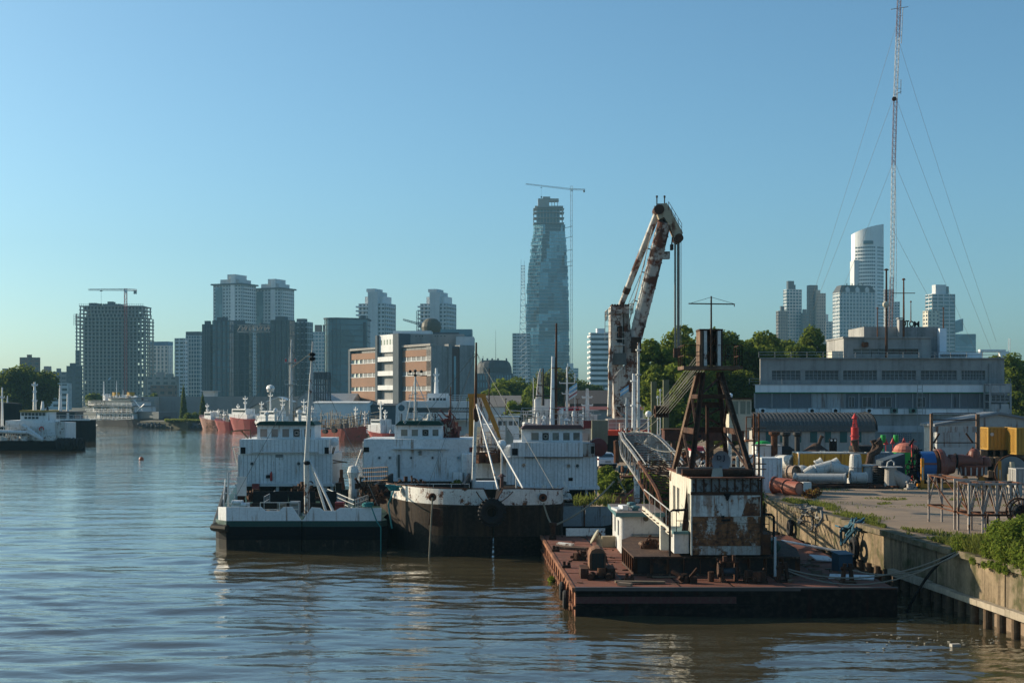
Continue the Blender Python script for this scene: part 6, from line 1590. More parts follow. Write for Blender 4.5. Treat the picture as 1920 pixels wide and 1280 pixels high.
 zp=wz(693,66.4); px0,px1=wx(1279,66),wx(1389,66)
 mb=MB(); mb.box(px0,px1,65.4,67.8,zp,zp+.16); mb.build("head_platform",M_girderlit,t)
 mb=MB(); mb.rail([(px0+.03,67.7,zp+.16),(px0+.03,65.45,zp+.16),(px0+.75,65.45,zp+.16)],.95,.022,2,.8); mb.build("platform_rail",M_rustdark,t)
 mb=MB(); mb.rail([(px1-.8,65.45,zp+.16),(px1-.03,65.45,zp+.16),(px1-.03,67.7,zp+.16)],.95,.022,2,.8); mb.build("platform_rail",M_rustdark,t)
 hx0,hx1=wx(1310,66),wx(1352,66); hz0,hz1=zp+.165,wz(621,66)
 for a,b,m_ in ((hx0,hx0+.12,M_girderlit),(hx0+.18,hx0+.32,P_rustywhite),(hx1-.22,hx1-.08,P_rustywhite),(hx1-.06,hx1,M_girder)):
  mb=MB(); mb.box(a,b,65.5,66.9,hz0,hz1); mb.build("cheek_plate",m_,t)
 mb=MB(); mb.box(hx0-.03,hx1+.03,65.55,66.85,hz1+.003,hz1+.09); mb.box(hx0+.1,hx1-.1,66.2,66.85,hz0+.05,hz1); mb.build("head_cap",M_rustdark,t,kind="stuff")
 for z in (hz0+.42,hz1-.42):
  mb=MB(); mb.cyl((hx0+.13,66.0,z),(hx1-.07,66.0,z),.07,n=8); mb.build("sheave_pin",M_rustdark,t)
  for k in range(6):
   mb=MB(); xx=hx0+.34+k*.085; mb.cyl((xx,65.98,z),(xx+.035,65.98,z),.27,n=16); mb.build("sheave",M_rust,t)
 xm=wx(1333,65.4); mb=MB(); mb.cyl((xm,65.3,zp+.1),(xm,65.3,wz(555,65.3)),.055,.035,n=8); mb.build("signal_pole",M_girder,t)
 zc=wz(569,65.3); a,b=wx(1291,65.3),wx(1377,65.3)
 mb=MB(); mb.cyl((a,65.3,zc),(b,65.3,zc-.03),.028,n=6); mb.cyl((b,65.3,zc),(b,65.3,zc-.14),.02,n=5); mb.build("crosstree",M_rustdark,t)
 for p in (a+.05,b-.05):
  mb=MB(); mb.cyl((xm,65.3,wz(557,65.3)),(p,65.3,zc),.012,n=4); mb.build("crosstree_stay",M_rustdark,t)
 NS=22; B0=Vector((9.05,70.9,2.35)); B1=Vector((8.35,103,5.85))
 def bp(u,sx,top):
  c=B0.lerp(B1,u); w=1.30 if u<.72 else 1.30-(u-.72)/.28*.72
  h=(1.15 if u<.8 else 1.15-(u-.8)/.2*.55)*min(1,.35+u*5)
  c=c+Vector((0,0,.35*math.sin(math.pi*u)))
  return c+Vector((sx*w,0,h if top else 0))
 for sx in (-1,1):
  for top in (0,1):
   for (u0,u1,m_,nm) in ((0,.4,M_rust,"boom_chord"),(.4,1.0,P_boom,"boom_chord")):
    n=10; mb=MB()
    for k in range(n): mb.bar(bp(u0+(u1-u0)*k/n,sx,top),bp(u0+(u1-u0)*(k+1)/n,sx,top),.13,.13)
    mb.build(nm,m_,t,kind="stuff")
  for k in range(NS+1):
   u=k/NS; mb=MB(); mb.bar(bp(u,sx,0),bp(u,sx,1),.06,.06)
   if k<NS and k%2==0: mb.bar(bp(u,sx,0),bp((k+1)/NS,sx,1),.045,.045)
   mb.build("boom_lacing",M_rust if u<.4 else P_boom,t,kind="stuff")
 for k in range(46):
  u=(k+.5)/46; mb=MB(); mb.bar(bp(u,-1,1),bp(u,1,1),.07,.05); mb.build("boom_rung",M_rustdark if u<.42 else P_boom,t)
  if k%2==0:
   mb=MB(); mb.bar(bp(u,-1,1),bp(min(1,u+.043),1,0),.05,.05); mb.build("boom_diagonal",M_rust,t)
 mb=MB()
 for sx in (-.82,.82):
  mb.tube([bp(.35+.63*k/14,sx,1)+Vector((0,0,.10)) for k in range(15)],.035,5)
  for k in range(20):
   u=.36+.6*k/19; mb.bar(bp(u,sx,1),bp(u,sx,1)+Vector((0,0,.12)),.05,.05)
 mb.build("boom_walkway_edge",P_boom,t,kind="stuff")
 for dx in (-.35,0,.35):
  mb=MB(); mb.cyl(B1+Vector((dx-.04,0,.65)),B1+Vector((dx+.04,0,.65)),.32,n=16); mb.build("tip_sheave",M_rust,t)
 bx0,bx1=wx(1229,84),wx(1251,84); bz0,bz1=wz(782,84),wz(760,84)
 for k in range(6):
  xx=bx0+(bx1-bx0)*k/5; mb=MB(); mb.box(xx-.035,xx+.035,83.6,84.4,bz0,bz1); mb.build("block_plate",M_rustdark,t)
 mb=MB(); mb.cyl((bx0-.12,84,(bz0+bz1)/2),(bx1+.1,84,(bz0+bz1)/2),.16,n=10); mb.box(bx0,bx1,83.9,84.3,bz0+.08,bz1-.08); mb.build("block_pin",M_rustdark,t,kind="stuff")
 for k in range(9):
  u=k/8; mb=MB(); mb.cyl((hx0+.2+.5*u,65.8,hz0+.45+(.5 if k%2 else -.1)),(bx0+(bx1-bx0)*u,84,bz0+.15+.4*(k%2)),.014,n=4); mb.build("hoist_rope",M_cable,t)
 for dx in (-.25,.25):
  mb=MB(); mooring_rope(mb,(bx0+.3+dx,84.2,bz0+.3),B1+Vector((dx,0,.6)),.35,.025); mb.build("pendant_rope",M_cable,t)
 mb=MB(); mooring_rope(mb,B1+Vector((.2,-.2,.8)),(9.0,67,7.0),1.0,.025,12); mb.build("slack_rope",M_cable,t)
 lx0,lx1=wx(1262,63),wx(1290,63)
 mb=MB(); mb.box(lx0,x0-.06,62.6,65.0,zb,3.0); mb.build("side_cabinet",P_hut,t)
 mb=MB(); mb.box(lx0-.04,x0-.05,62.5,65.1,3.003,3.12); mb.build("landing_plate",P_teal,t)
 sa,sb=Vector((lx0-.95,66.6,3.75)),Vector((lx0-.02,63.2,2.95))
 for dy in (0,.7):
  mb=MB(); mb.bar(sa+Vector((0,dy,0)),sb+Vector((0,dy,0)),.06,.28); mb.build("stair_stringer",P_craneside,t)
 for k in range(8):
  p=sa.lerp(sb,(k+.5)/8); mb=MB(); mb.box(p.x-.12,p.x+.12,p.y,p.y+.7,p.z-.02,p.z+.02); mb.build("stair_tread",M_rust,t)
 mb=MB(); mb.tube([sa+Vector((0,0,.95)),sb+Vector((0,0,.95))],.025,5)
 for k in range(6): p=sa.lerp(sb,k/5); mb.cyl(p,p+Vector((0,0,.95)),.018,n=4)
 mb.build("stair_rail",P_rail,t)
 mb=MB(); mb.prism([(lx0-.45,64,zb),(lx0-.02,64,zb),(lx0-.02,64,2.95),(lx0-.45,64,3.25)],(0,.5,0)); mb.build("stair_panel",P_craneside,t)
 xp=wx(1256,62.4)
 mb=MB(); mb.tube([(xp,62.4,2.05),(xp,62.4,3.98),(xp+.12,62.4,4.06),(x0-.1,62.4,4.08)],.05,8); mb.build("bent_pipe_rail",M_black,t)
 mb=MB(); mb.rail([(xp+.3,62.5,3.12),(x0-.1,62.5,3.12)],.95,.022,2,.45); mb.build("landing_rail",M_black,t)
 xq=wx(1451,62.6)
 mb=MB(); mb.tube([(xq,62.6,2.0),(xq,62.6,3.75),(xq-.1,62.6,3.85),(x1+.1,62.6,3.9)],.055,8); mb.rail([(x1+.12,63.2,2.95),(xq-.1,63.2,2.95)],.85,.022,2,.4); mb.build("bent_pipe_rail",M_black,t)
 mb=MB(); mb.lathe([(.2,-.7),(.3,-.6),(.3,.6),(.2,.7)],(xq+.2,64.2,2.35),12,'Y'); mb.build("air_tank",P_green,t)
 mb=MB(); mb.box(xq-.04,xq+.06,62.3,62.45,DZ,2.9); mb.build("pipe_leg",P_rail,t)
 for px in (1414,1423):
  mb=MB(); xx=wx(px,68); mb.cyl((xx,68,zr-.5),(xx,68,wz(775,68)),.045,n=6); mb.build("service_pipe",M_rust,t)
 mb=MB(); xx=wx(1418,68); mb.ladder((xx,68,zr-.4),(xx,68,wz(778,68)),.22)
 for q in (880,835,803,870): mb.box(xx-.2,xx+.45,67.8,68.2,wz(q,68),wz(q,68)+.04)
 mb.build("service_ladder",M_girderlit,t,kind="stuff")
crane()
def hut():
 t=thing("deck_hut","small white deck hut with teal roof edge standing on the rust red pontoon","hut",(6.3,74,DZ))
 x0,x1,y0,y1,zt=5.46,7.62,71.6,77.2,wz(968,71.6)
 mb=MB(); mb.box(x0+.22,x1,y0,y0+.1,DZ,zt); mb.box(x1-.1,x1,y0+.1,y1,DZ,zt); mb.build("wall",P_hut,t,kind="stuff")
 mb=MB(); mb.cyl((x0+.22,y0+.22,DZ),(x0+.22,y0+.22,zt),.22,n=20); mb.build("rounded_corner",P_hut,t)
 za,zb=DZ+.75,DZ+1.55; ops=[(y0+1.0,y0+1.9),(y0+3.3,y0+4.2)]
 mb=MB(); mb.box(x0,x0+.1,y0+.22,y1,DZ,za); mb.box(x0,x0+.1,y0+.22,y1,zb,zt); yy=y0+.22
 for a,b in ops: mb.box(x0,x0+.1,yy,a,za,zb); yy=b
 mb.box(x0,x0+.1,yy,y1,za,zb); mb.build("lit_wall",P_hut,t)
 for a,b in ops:
  mb=MB(); mb.box(x0+.05,x0+.07,a,b,za,zb); mb.build("window",M_glassdark,t)
 mb=MB(); mb.box(x0-.25,x1+.05,y0-.25,y1+.2,zt+.003,zt+.2); mb.build("roof_fascia",P_teal,t)
 mb=MB(); mb.box(x0-.2,x1,y0-.2,y1+.15,zt+.2,zt+.22); mb.build("roof_sheet",paint("roof_tan",(.22,.17,.14),rust=.2,dirt=.6),t)
 for px,yy in ((1184,75),(1191,72.6)):
  mb=MB(); mb.lathe([(.16,0),(.16,.1),(.26,.14),(.22,.24),(.03,.28)],(wx(px,yy),yy,zt+.22),12); mb.build("roof_vent",P_teal,t)
 for z in (DZ+.38,DZ+.95):
  mb=MB(); mb.cyl((x0+.55,y0-.05,z),(x1-.1,y0-.05,z),.03,n=6)
  for k in range(4): mb.box(x0+.6+k*.45,x0+.66+k*.45,y0-.09,y0,z-.05,z+.05)
  mb.build("grab_rail",plain("rail_grey",(.2,.24,.26)),t,kind="stuff")
 mb=MB(); mb.box(x1+.003,x1+.35,y0+.2,y0+.26,DZ,zt-.35); o=mb.build("door",paint("door_teal",(.03,.12,.11),dirt=.3),t)
 for k in range(6):
  mb=MB(); z=DZ+.3+k*.2; mb.box(x1+.05,x1+.3,y0+.17,y0+.2,z,z+.07); mb.build("louvre",P_teal,o)
 mb=MB(); mb.lathe([(.14,-.02),(.14,.02)],(wx(1211,y0),y0-.02,zt-.1),12,'Y'); mb.build("round_lamp",plain("lamp_brown",(.10,.08,.05)),t)
 mb=MB(); mb.cbox((x0+.25,y0+1.2,zt+.36),(.35,.6,.25),.3); mb.cbox((x0-.05,y0+1.0,zt+.3),(.5,.5,.12),.6,.2); mb.build("roof_scrap",P_hullw,t,kind="stuff")
hut()
def small(name,label,cat,parts,loc,group=None):
 t=thing(name,label,cat,loc,0,group)
 for nm,mb,m_ in parts: mb.build(nm,m_,t)
 return t
y=70; x=wx(1124,y)
a=MB(); a.tube([(x,y,DZ),(x,y,DZ+.62),(x-.02,y,DZ+.8),(x-.16,y,DZ+.95)],[.15,.15,.17,.22],12); b=MB(); b.lathe([(.22,0),(.36,-.06),(.40,-.1),(.36,-.14)],(0,0,0),16); b.v=[tuple(Matrix.Translation((x-.16,y,DZ+.95))@Matrix.Rotation(R(-60),4,'Y')@Matrix.Scale(-1,4,(0,0,1))@Vector(v)) for v in b.v]
c=MB(); c.cyl((x,y,DZ),(x,y,DZ+.25),.18,n=12)
small("cowl_vent","cream cowl ventilator pipe curving left behind the rusty engine","vent",(("vent_pipe",a,paint("vent_cream",(.38,.35,.25),rust=.15,dirt=.5)),("cowl",b,paint("vent_cream")),("vent_foot",c,M_rust)),(x,y,DZ))
def engine():
 y=61.7; x=wx(1121,y); t=thing("donkey_engine","rusty upright engine housing with dark radiator and stub pipes on the deck","engine",(x,y,DZ))
 mb=MB(); w=.36
 pr=[(x-w,y,DZ+.32),(x+w,y,DZ+.32),(x+w,y,DZ+1.0),(x+w*.75,y,DZ+1.2),(x+w*.3,y,DZ+1.28),(x-w*.3,y,DZ+1.28),(x-w*.75,y,DZ+1.2),(x-w,y,DZ+1.0)]
 mb.prism(pr,(0,1.5,0)); mb.build("engine_hood",rusty("hood_rust",(.24,.12,.07),(.10,.05,.03),2,.5),t)
 mb=MB(); mb.box(x-w*.78,x+w*.78,y-.05,y-.003,DZ+.38,DZ+1.08); mb.build("radiator",plain("radiator_dark",(.018,.025,.022)),t)
 for k in range(5):
  mb=MB(); xx=x-w*.7+k*w*.35; mb.box(xx-.012,xx+.012,y-.07,y-.05,DZ+.38,DZ+1.08); mb.build("radiator_bar",M_rustdark,t)
 mb=MB(); mb.box(x-.75,x-.4,y-.1,y+1.4,DZ,DZ+.42); mb.build("engine_bed",M_rustdark,t)
 mb=MB(); mb.box(x+.4,x+.75,y-.1,y+1.4,DZ,DZ+.42); mb.build("engine_bed",M_rustdark,t)
 mb=MB(); mb.cyl((x+.15,y-.12,DZ+.1),(x+.15,y-.12,DZ+.46),.2,n=12); mb.build("flywheel_case",M_rust,t)
 for dx in (-.38,.4):
  mb=MB(); mb.cyl((x+dx,y-.75,DZ+.13),(x+dx+.15,y+.1,DZ+.13),.15,n=14,cap=False); mb.cyl((x+dx,y-.74,DZ+.13),(x+dx+.15,y+.1,DZ+.13),.13,n=14); mb.build("stub_pipe",M_rustdark,t)
engine()
def winch():
 y=60.6; x=wx(1366,y); t=thing("deck_winch","dark rusty geared winch standing in front of the crane house","winch",(x,y,DZ))
 for dx in (-.3,.32):
  mb=MB(); mb.prism([(x+dx-.05,y-.4,DZ),(x+dx-.05,y+.4,DZ),(x+dx-.05,y+.25,DZ+.95),(x+dx-.05,y-.15,DZ+1.0)],(.1,0,0)); mb.build("winch_frame",M_rustdark,t)
 for dx,r,z in ((-.42,.3,.5),(.44,.26,.42),(-.1,.2,.8)):
  mb=MB(); mb.lathe([(r,-.04),(r,.04)],(x+dx,y,DZ+z),18,'X')
  for k in range(18): a=2*math.pi*k/18; mb.cbox((x+dx,y+math.cos(a)*r,DZ+z+math.sin(a)*r),(.08,.05,.05),0,a)
  mb.build("gear_wheel",M_girder,t)
 mb=MB(); mb.lathe([(.24,-.28),(.14,-.24),(.14,.24),(.24,.28)],(x,y,DZ+.45),14,'X'); mb.build("winch_drum",plain("drum_blue",(.05,.07,.085)),t)
 mb=MB(); mb.cyl((x-.5,y-.1,DZ+.95),(x+.45,y-.1,DZ+.95),.05,n=6); mb.cyl((x-.2,y-.3,DZ+.9),(x-.2,y-.3,DZ+1.12),.1,n=8); mb.cyl((x+.2,y-.2,DZ+.9),(x+.2,y-.2,DZ+1.15),.08,n=8); mb.box(x-.4,x+.4,y-.35,y,DZ+.82,DZ+.88); mb.build("brake_lever",M_rustdark,t,kind="stuff")
winch()
def board(name,label,px,q,w,d,h,rz,m_,tilt=0,ry=0,z=None):
 Y=(HC-DZ)*F/(q-HY); mb=MB(); c=(wx(px,Y),Y,(z or DZ)+h/2+abs(math.sin(tilt))*d/2+abs(math.sin(ry))*w/2+.02); mb.cbox(c,(w,d,h),rz,tilt,ry); return single(mb,name,m_,label,"board")
board("long_plank","long weathered plank flat on the deck in front of the turntable base",1200,1094,2.1,.35,.08,.06,M_wood,.0,.02)
board("long_plank","shorter tan plank crossing the long one beside the engine",1172,1098,.6,.25,.12,-.5,plain("plank_tan",(.28,.20,.13)))
board("long_plank","thin board lying closest to the turntable frame corner",1245,1083,1.0,.22,.05,.0,M_wood)
board("steel_offcut","bent steel offcut lying on the deck near the pontoon side rail",1070,1030,1.9,.3,.12,-.5,M_girderlit,.1)
board("steel_offcut","second shorter rusty offcut across the bent one",1060,1022,1.1,.25,.08,-.8,P_rustywhite,.15)
board("white_plate","white metal plate leaning up at the far pontoon edge",1098,1006,2.2,.1,.45,0,P_rustywhite,-.3)
board("grey_sheet","pale grey panel tilted on the shaded deck beside the blue box",1541,1053,1.0,.8,.05,.3,P_hut,.22,.1)
board("grey_sheet","large pale grey sheet lying flat near the pontoon corner",1597,1084,1.9,1.0,.05,-.28,P_hut,.05)
board("tan_crate","square tan crate beside the white deck hut door side",1141,1025,.7,.6,.55,0,plain("crate_tan",(.30,.24,.15)))
board("gangplank","narrow grey gangplank leaning from deck towards the quay wall",1520,1032,3.2,.35,.07,-.55,P_hut,0,.12)
def bluebox():
 Y=64.5; x=wx(1579,Y); t=thing("blue_box","weathered dark blue box left at the pontoon edge by the quay","box",(x,Y,DZ))
 mb=MB(); mb.cbox((x,Y,DZ+.38),(.72,.6,.75),.35); mb.build("box_shell",paint("box_blue",(.045,.09,.13),rust=.15,dirt=.5),t)
 mb=MB(); mb.cbox((x,Y,DZ+.79),(.8,.7,.05),.35,.15); mb.build("box_lid",paint("box_blue"),t)
bluebox()
mb=MB(); r=random.Random(9)
for _ in range(46):
 y=r.uniform(60,70); p=Vector((min(15.4,wx(r.uniform(1470,1600),y)),y,DZ+r.uniform(.02,.12))); a=r.random()*6.28; mb.cbox(p,(r.uniform(.1,.6),r.uniform(.03,.2),r.uniform(.02,.1)),a)
o=mb.build("deck_litter",M_wood); o["kind"]="stuff"
mb=MB(); r=random.Random(10)
for _ in range(70):
 y=r.uniform(59.5,80); p=Vector((r.uniform(2.6,7.4),y,DZ+.03)); mb.cbox(p,(r.uniform(.03,.3),r.uniform(.02,.12),r.uniform(.02,.06)),r.random()*6.28)
o=mb.build("deck_debris",M_rustdark); o["kind"]="stuff"
for i,(p0,p1,s,lab) in enumerate((((wx(1468,60.6),60.6,DZ+.6),(qx(58.2)-.1,58.2,QZ+.05),.75,"upper grey mooring line from the left bollard to the quay"),((wx(1468,60.6),60.6,DZ+.55),(qx(58.0)-.1,58.0,QZ+.05),1.0,"lowest sagging mooring line from the left bollard to the quay"),((wx(1589,60.2),60.2,DZ+.6),(qx(57.9)-.1,57.9,QZ+.02),.55,"mooring line from the right bollard up to the quay"))):
 mb=MB(); mooring_rope(mb,p0,p1,s,.032,14); single(mb,"mooring_line",M_cable,lab,"rope")
mb=MB(); mooring_rope(mb,(qx(58.3)-.05,58.3,QZ),(wx(1700,59),59,.1),-.5,.06,12); single(mb,"hanging_hose",M_black,"black hose hanging from the coping down to the water","hose")
mb=MB(); p=Vector((wx(1037,80),80,DZ+.62)); mooring_rope(mb,p,(wx(1150,92),91.5,3.6),.35,.06,10); single(mb,"mooring_line",M_rope,"thick mooring line from the pontoon corner bollard to the grey barge","rope")
mb=MB(); mooring_rope(mb,p,(wx(1019,81),80.9,3.0),.2,.05,10); single(mb,"mooring_line",M_rope,"rope running down from the round bow fairlead to the pontoon corner","rope")
mb=MB(); Y=70.5; c=Vector((qx(Y)-.35,Y,1.55)); mb.torus(c,.42,.17,'X',18,8); t=thing("tyre_fender","worn tyre propped on edge against the lit quay wall","tyre",c); mb.build("tyre",M_rubber,t)
mb=MB(); mb.tube([c+Vector((.1,.1,.4)),(qx(Y)-.06,Y+.3,2.5),(qx(Y)+.3,Y+.5,2.8)],.04,5); mb.build("tyre_rope",M_rope,t)
mb=MB(); Y=82; c=Vector((qx(Y)-.3,Y,1.5)); mb.torus(c,.36,.14,'X',16,8); t=thing("tyre_fender","small tyre at the far end of the lit quay wall behind the crane","tyre",c); mb.build("tyre",M_rubber,t); mb=MB(); mb.cyl(c+Vector((.1,0,.3)),(qx(Y)-.02,Y,2.8),.03,n=5); mb.build("tyre_rope",M_rope,t)
def tangle(label,Y,n,s,m_,drop):
 mb=MB(); r=random.Random(Y)
 for _ in range(n):
  a=Vector((qx(Y)+r.uniform(-.1,.5),Y+r.gauss(0,s),QZ+.08+r.random()*.2)); pts=[a]
  for k in range(5): a=a+Vector((r.uniform(-.3,.2),r.gauss(0,.3),r.uniform(-.05,.08) if r.random()>drop else -.35)); a.x=min(a.x,qx(Y)-.06) if a.z<QZ else a.x; pts.append(a.copy())
  mb.tube(pts,r.uniform(.03,.09),5)
 return single(mb,"rope_tangle",m_,label,"rope")
tangle("blue and teal net and rope tangle draped over the quay coping",71.5,12,.35,plain("rope_blue",(.04,.12,.17),.9),.55)
tangle("grey rags and rope lying along the coping behind the rope tangle",79,16,1.1,plain("rag_grey",(.20,.19,.17),.95),.25)
# ------------------------------------------------------------------ the concrete building across the yard
C_bld = concrete("office_concrete",(.33,.325,.31),.75,.5)
C_band = concrete("office_white",(.80,.82,.83),.35,.4)
M_frame = plain("frame_grey",(.30,.31,.31),.6)
M_panelgrey = plain("panel_grey",(.17,.185,.20),.6); M_panelpale = paint("panel_pale",(.40,.41,.41),streak=.2,dirt=.3,scale=.4)
G_office=glass('office_glass',(.018,.026,.034),.25,.6,.6)
def blockl(px0,px1,q0,q1,y0,y1):
 mb=MB(); a,b=wx(px0,160),wx(px1,160); k=(y1+2)/160; mb.prism([(a,y0,wz(q1,160)),(b,y0,wz(q1,160)),(b,y1,wz(q1,160)),(a*k,y1,wz(q1,160))],(0,0,wz(q0,160)-wz(q1,160))); return mb
def glazed(t,a,b,za,zb,y,nx,nz,gm=None,fm=None,th=.03):
 mb=MB(); fm=fm or M_frame
 for k in range(nx+1): x=a+(b-a)*k/nx; mb.box(x-th,x+th,y-.06,y+.06,za,zb)
 for k in range(nz+1): z=za+(zb-za)*k/nz; mb.box(a,b,y-.055,y+.055,z-th*.8,z+th*.8)
 w=mb.build("window",fm,t)
 for k in range(nx):
  mb=MB(); x0,x1=a+(b-a)*k/nx,a+(b-a)*(k+1)/nx; mb.box(x0,x1,y+.005,y+.02,za,zb); mb.build("pane",gm or G_office,w)
 return w
def office():
 Y=160.0; X=lambda p,y=Y: wx(p,y); Z=lambda q,y=Y: wz(q,y)
 t=thing("concrete_building","long stained concrete office building with white bands, a green stripe and roof terrace","building",(X(1655),Y,QZ))
 wn=[(1452,1506,3),(1515,1578,4),(1587,1651,4),(1660,1725,4),(1734,1802,4),(1811,1856,4)]
 za,zb=Z(712),Z(694)
 mb=MB(); mb.wall(X(1430),X(1892),Z(722),Z(672),Y+1.5,Y+1.9,[(X(a),X(b),za,zb) for a,b,_ in wn]); mb.prism([(X(1430),Y+1.9,Z(722)),(X(1430)+.4,Y+1.9,Z(722)),(X(1430)*1.1+.4,Y+16,Z(722)),(X(1430)*1.1,Y+16,Z(722))],(0,0,Z(672)-Z(722))); mb.box(X(1892)-.4,X(1892),Y+1.9,Y+16,Z(722),Z(672)); mb.box(X(1430)+1.4,X(1892)-.4,Y+6,Y+6.3,Z(722),Z(673)); mb.build("upper_wall",C_bld,t,kind="stuff")
 for a,b,n in wn: glazed(t,X(a),X(b),za,zb,Y+1.7,n*2,3)
 mb=blockl(1428,1894,670,671.95,Y+1.2,Y+16); mb.build("roof_slab",C_bld,t)
 mb=MB(); mb.rail([(X(1427),Y+1.4,Z(671)+.1),(X(1640),Y+1.4,Z(671)+.1),(X(1880),Y+1.4,Z(671)+.1)],.62,.035,2,1.9); mb.build("roof_rail",M_frame,t)
 mb=MB(); mb.box(X(1415),X(1895),Y-.1,Y+1.6,Z(721),Z(720)); mb.rail([(X(1405),Y,Z(720)),(X(1895),Y,Z(720))],.62,.03,2,1.8); mb.build("terrace_rail",M_frame,t)
 mb=blockl(1416,1893,721.05,735.2,Y,Y+16); mb.build("white_band",C_band,t)
 mb=MB(); mb.box(X(1415.5),X(1853),Y-.04,Y+.2,Z(737.2),Z(735.2)-.003); mb.build("green_stripe",plain("stripe_green",(.01,.16,.05)),t)
 xs=[1416,1448,1483,1523,1552,1585,1611,1643,1680,1712,1744,1785,1800,1838,1870]
 for i,(a,b) in enumerate(zip(xs[:-1],xs[1:])):
  m_=M_panelpale if i in (3,4) else M_panelgrey
  mb=MB(); mb.box(X(a)+.03,X(b)-.03,Y+.25,Y+.5,Z(765),Z(737.3)); mb.build("wall_panel",m_,t)
  mb=MB(); n=int((X(b)-X(a))/.28)
  for k in range(n): x=X(a)+.1+k*.28; mb.box(x,x+.05,Y+.2,Y+.25,Z(764.5),Z(738))
  mb.build("panel_rib",m_,t,kind="stuff")
  mb=MB(); mb.box(X(a)-.06,X(a)+.06,Y+.1,Y+.5,Z(765),Z(737.3)); mb.build("panel_post",M_frame,t)
  if i in (5,6,7,9,11): glazed(t,X(a)+.4,X(b)-.5,Z(763),Z(744),Y+.12,2,1)
 mb=blockl(1418,1892,735.3,765,Y+.5,Y+15.5); mb.build("storey_core",M_panelgrey,t)
 mb=blockl(1415,1893,765.2,776.5,Y-.3,Y+16); mb.build("lower_band",C_band,t)
 mb=MB(); mb.rail([(X(1415),Y-.4,Z(776)),(X(1893),Y-.4,Z(776))],.62,.03,1,2.4); mb.build("ledge_rail",M_frame,t)
 for p,g in ((1428,0),(1520,0),(1564,0),(1627,0),(1674,1),(1709,1)):
  mb=MB(); x=X(p); mb.box(x-.38,x+.38,Y-.75,Y-.35,Z(774),Z(765)); o=mb.build("air_conditioner",plain("ac_green",(.12,.2,.17)) if g else C_band,t)
  mb=MB(); mb.cyl((x,Y-.78,Z(769.5)),(x,Y-.74,Z(769.5)),.2,n=14); mb.build("fan_grille",M_black,o)
 mb=blockl(1417,1892,776.55,850,Y,Y+15); mb.build("ground_wall",C_bld,t)
 mb=MB(); mb.box(X(1640),X(1760),Y-.15,Y-.003,Z(810),Z(798)); mb.build("ground_band",concrete("band_worn",(.45,.46,.47),.5,.5),t)
 for a,b in ((1680,1692),(1696,1709)):
  glazed(t,X(a),X(b),Z(826),Z(812),Y-.08,3,4,G_blue)
 mb=MB(); mb.ladder((X(1722),Y-.6,Z(835)),(X(1722),Y-.6,Z(716)),.55,(1,0,0),.04,.5); mb.build("wall_ladder",M_frame,t)
 mb=MB(); a,b=X(1843),X(1881)
 for x in (a,b):
  for yy in (Y-2.4,Y-.5): mb.box(x-.09,x+.09,yy-.09,yy+.09,Z(850),Z(719))
 for q in (719,737,752,775,800): mb.box(a,b,Y-2.4,Y-.5,Z(q)-.1,Z(q))
 mb.build("stair_frame",M_frame,t)
 for q0,q1 in ((736,722),(774,757)):
  mb=MB(); mb.box(a+.15,(a+b)/2-.1,Y-2.35,Y-2.3,Z(q0),Z(q1)); mb.box((a+b)/2+.1,b-.15,Y-2.35,Y-2.3,Z(q0),Z(q1)); mb.build("stair_screen",M_panelpale,t,kind="stuff")
 glazed(t,a+.15,b-.15,Z(752),Z(741),Y-2.35,4,2)
 mb=MB(); mb.box(X(1862),X(1879),Y+1.3,Y+1.5,Z(720),Z(681)); mb.build("lift_door",concrete("door_worn",(.28,.28,.27)),t)
 y2=165.5; w2=[(1600,1664,4),(1665,1722,5)]
 mb=MB(); mb.wall(X(1582,y2),X(1745,y2),Z(672,y2),Z(634,y2),y2,y2+.4,[(X(a,y2),X(b,y2),Z(671.5,y2)+.9-.4,Z(654,y2)) for a,b,_ in w2]); mb.box(X(1582,y2),X(1582,y2)+.4,y2+.4,y2+9,Z(672,y2),Z(634,y2)); mb.box(X(1582,y2)+.4,X(1745,y2),y2+3,y2+3.3,Z(672,y2),Z(634,y2)); mb.build("terrace_wall",C_bld,t,kind="stuff")
 for i,(a,b,n) in enumerate(w2): glazed(t,X(a,y2),X(b,y2),Z(671.5,y2)+.5,Z(654,y2),y2+.2,n,3,glass("terrace_glass",(.03,.03,.03),.15),plain("frame_red",(.10,.03,.025)) if i else M_frame)
 mb=MB(); mb.box(X(1580,y2),X(1747,y2),y2-.2,y2+9,Z(634,y2)+.003,Z(633,y2)+.1); mb.build("terrace_roof",C_bld,t)
 y3=172; mb=MB(); mb.box(X(1620,y3),X(1760,y3),y3,y3+8,Z(672,y3),Z(612.5,y3)); mb.build("tank_house",C_bld,t)
 mb=MB(); mb.box(X(1762,y3-1),X(1775,y3-1),y3-1,y3+6,Z(672,y3),Z(616,y3)); mb.build("white_side",C_band,t)
 mb=MB(); mb.box(X(1760,y3-4),X(1842,y3-4),y3-4,y3+4,Z(672,y3-4),Z(661,y3-4)); mb.build("right_annex",C_band,t)
 glazed(t,X(1764,y3-4),X(1813,y3-4),Z(671,y3-4)+.2,Z(664,y3-4),y3-4.1,9,1)
 mb=MB(); mb.box(X(1686,171),X(1695,171),171,172,Z(636,171),Z(599,171)); mb.box(X(1684.5,171),X(1696,171),170.9,172.1,Z(597,171),Z(595.5,171)); mb.build("chimney",C_bld,t,kind="stuff")
 mb=MB(); mb.box(X(1560,163),X(1581,163),163,165,Z(671,163),Z(658,163)); mb.build("stair_head",paint("cream_wall"),t)
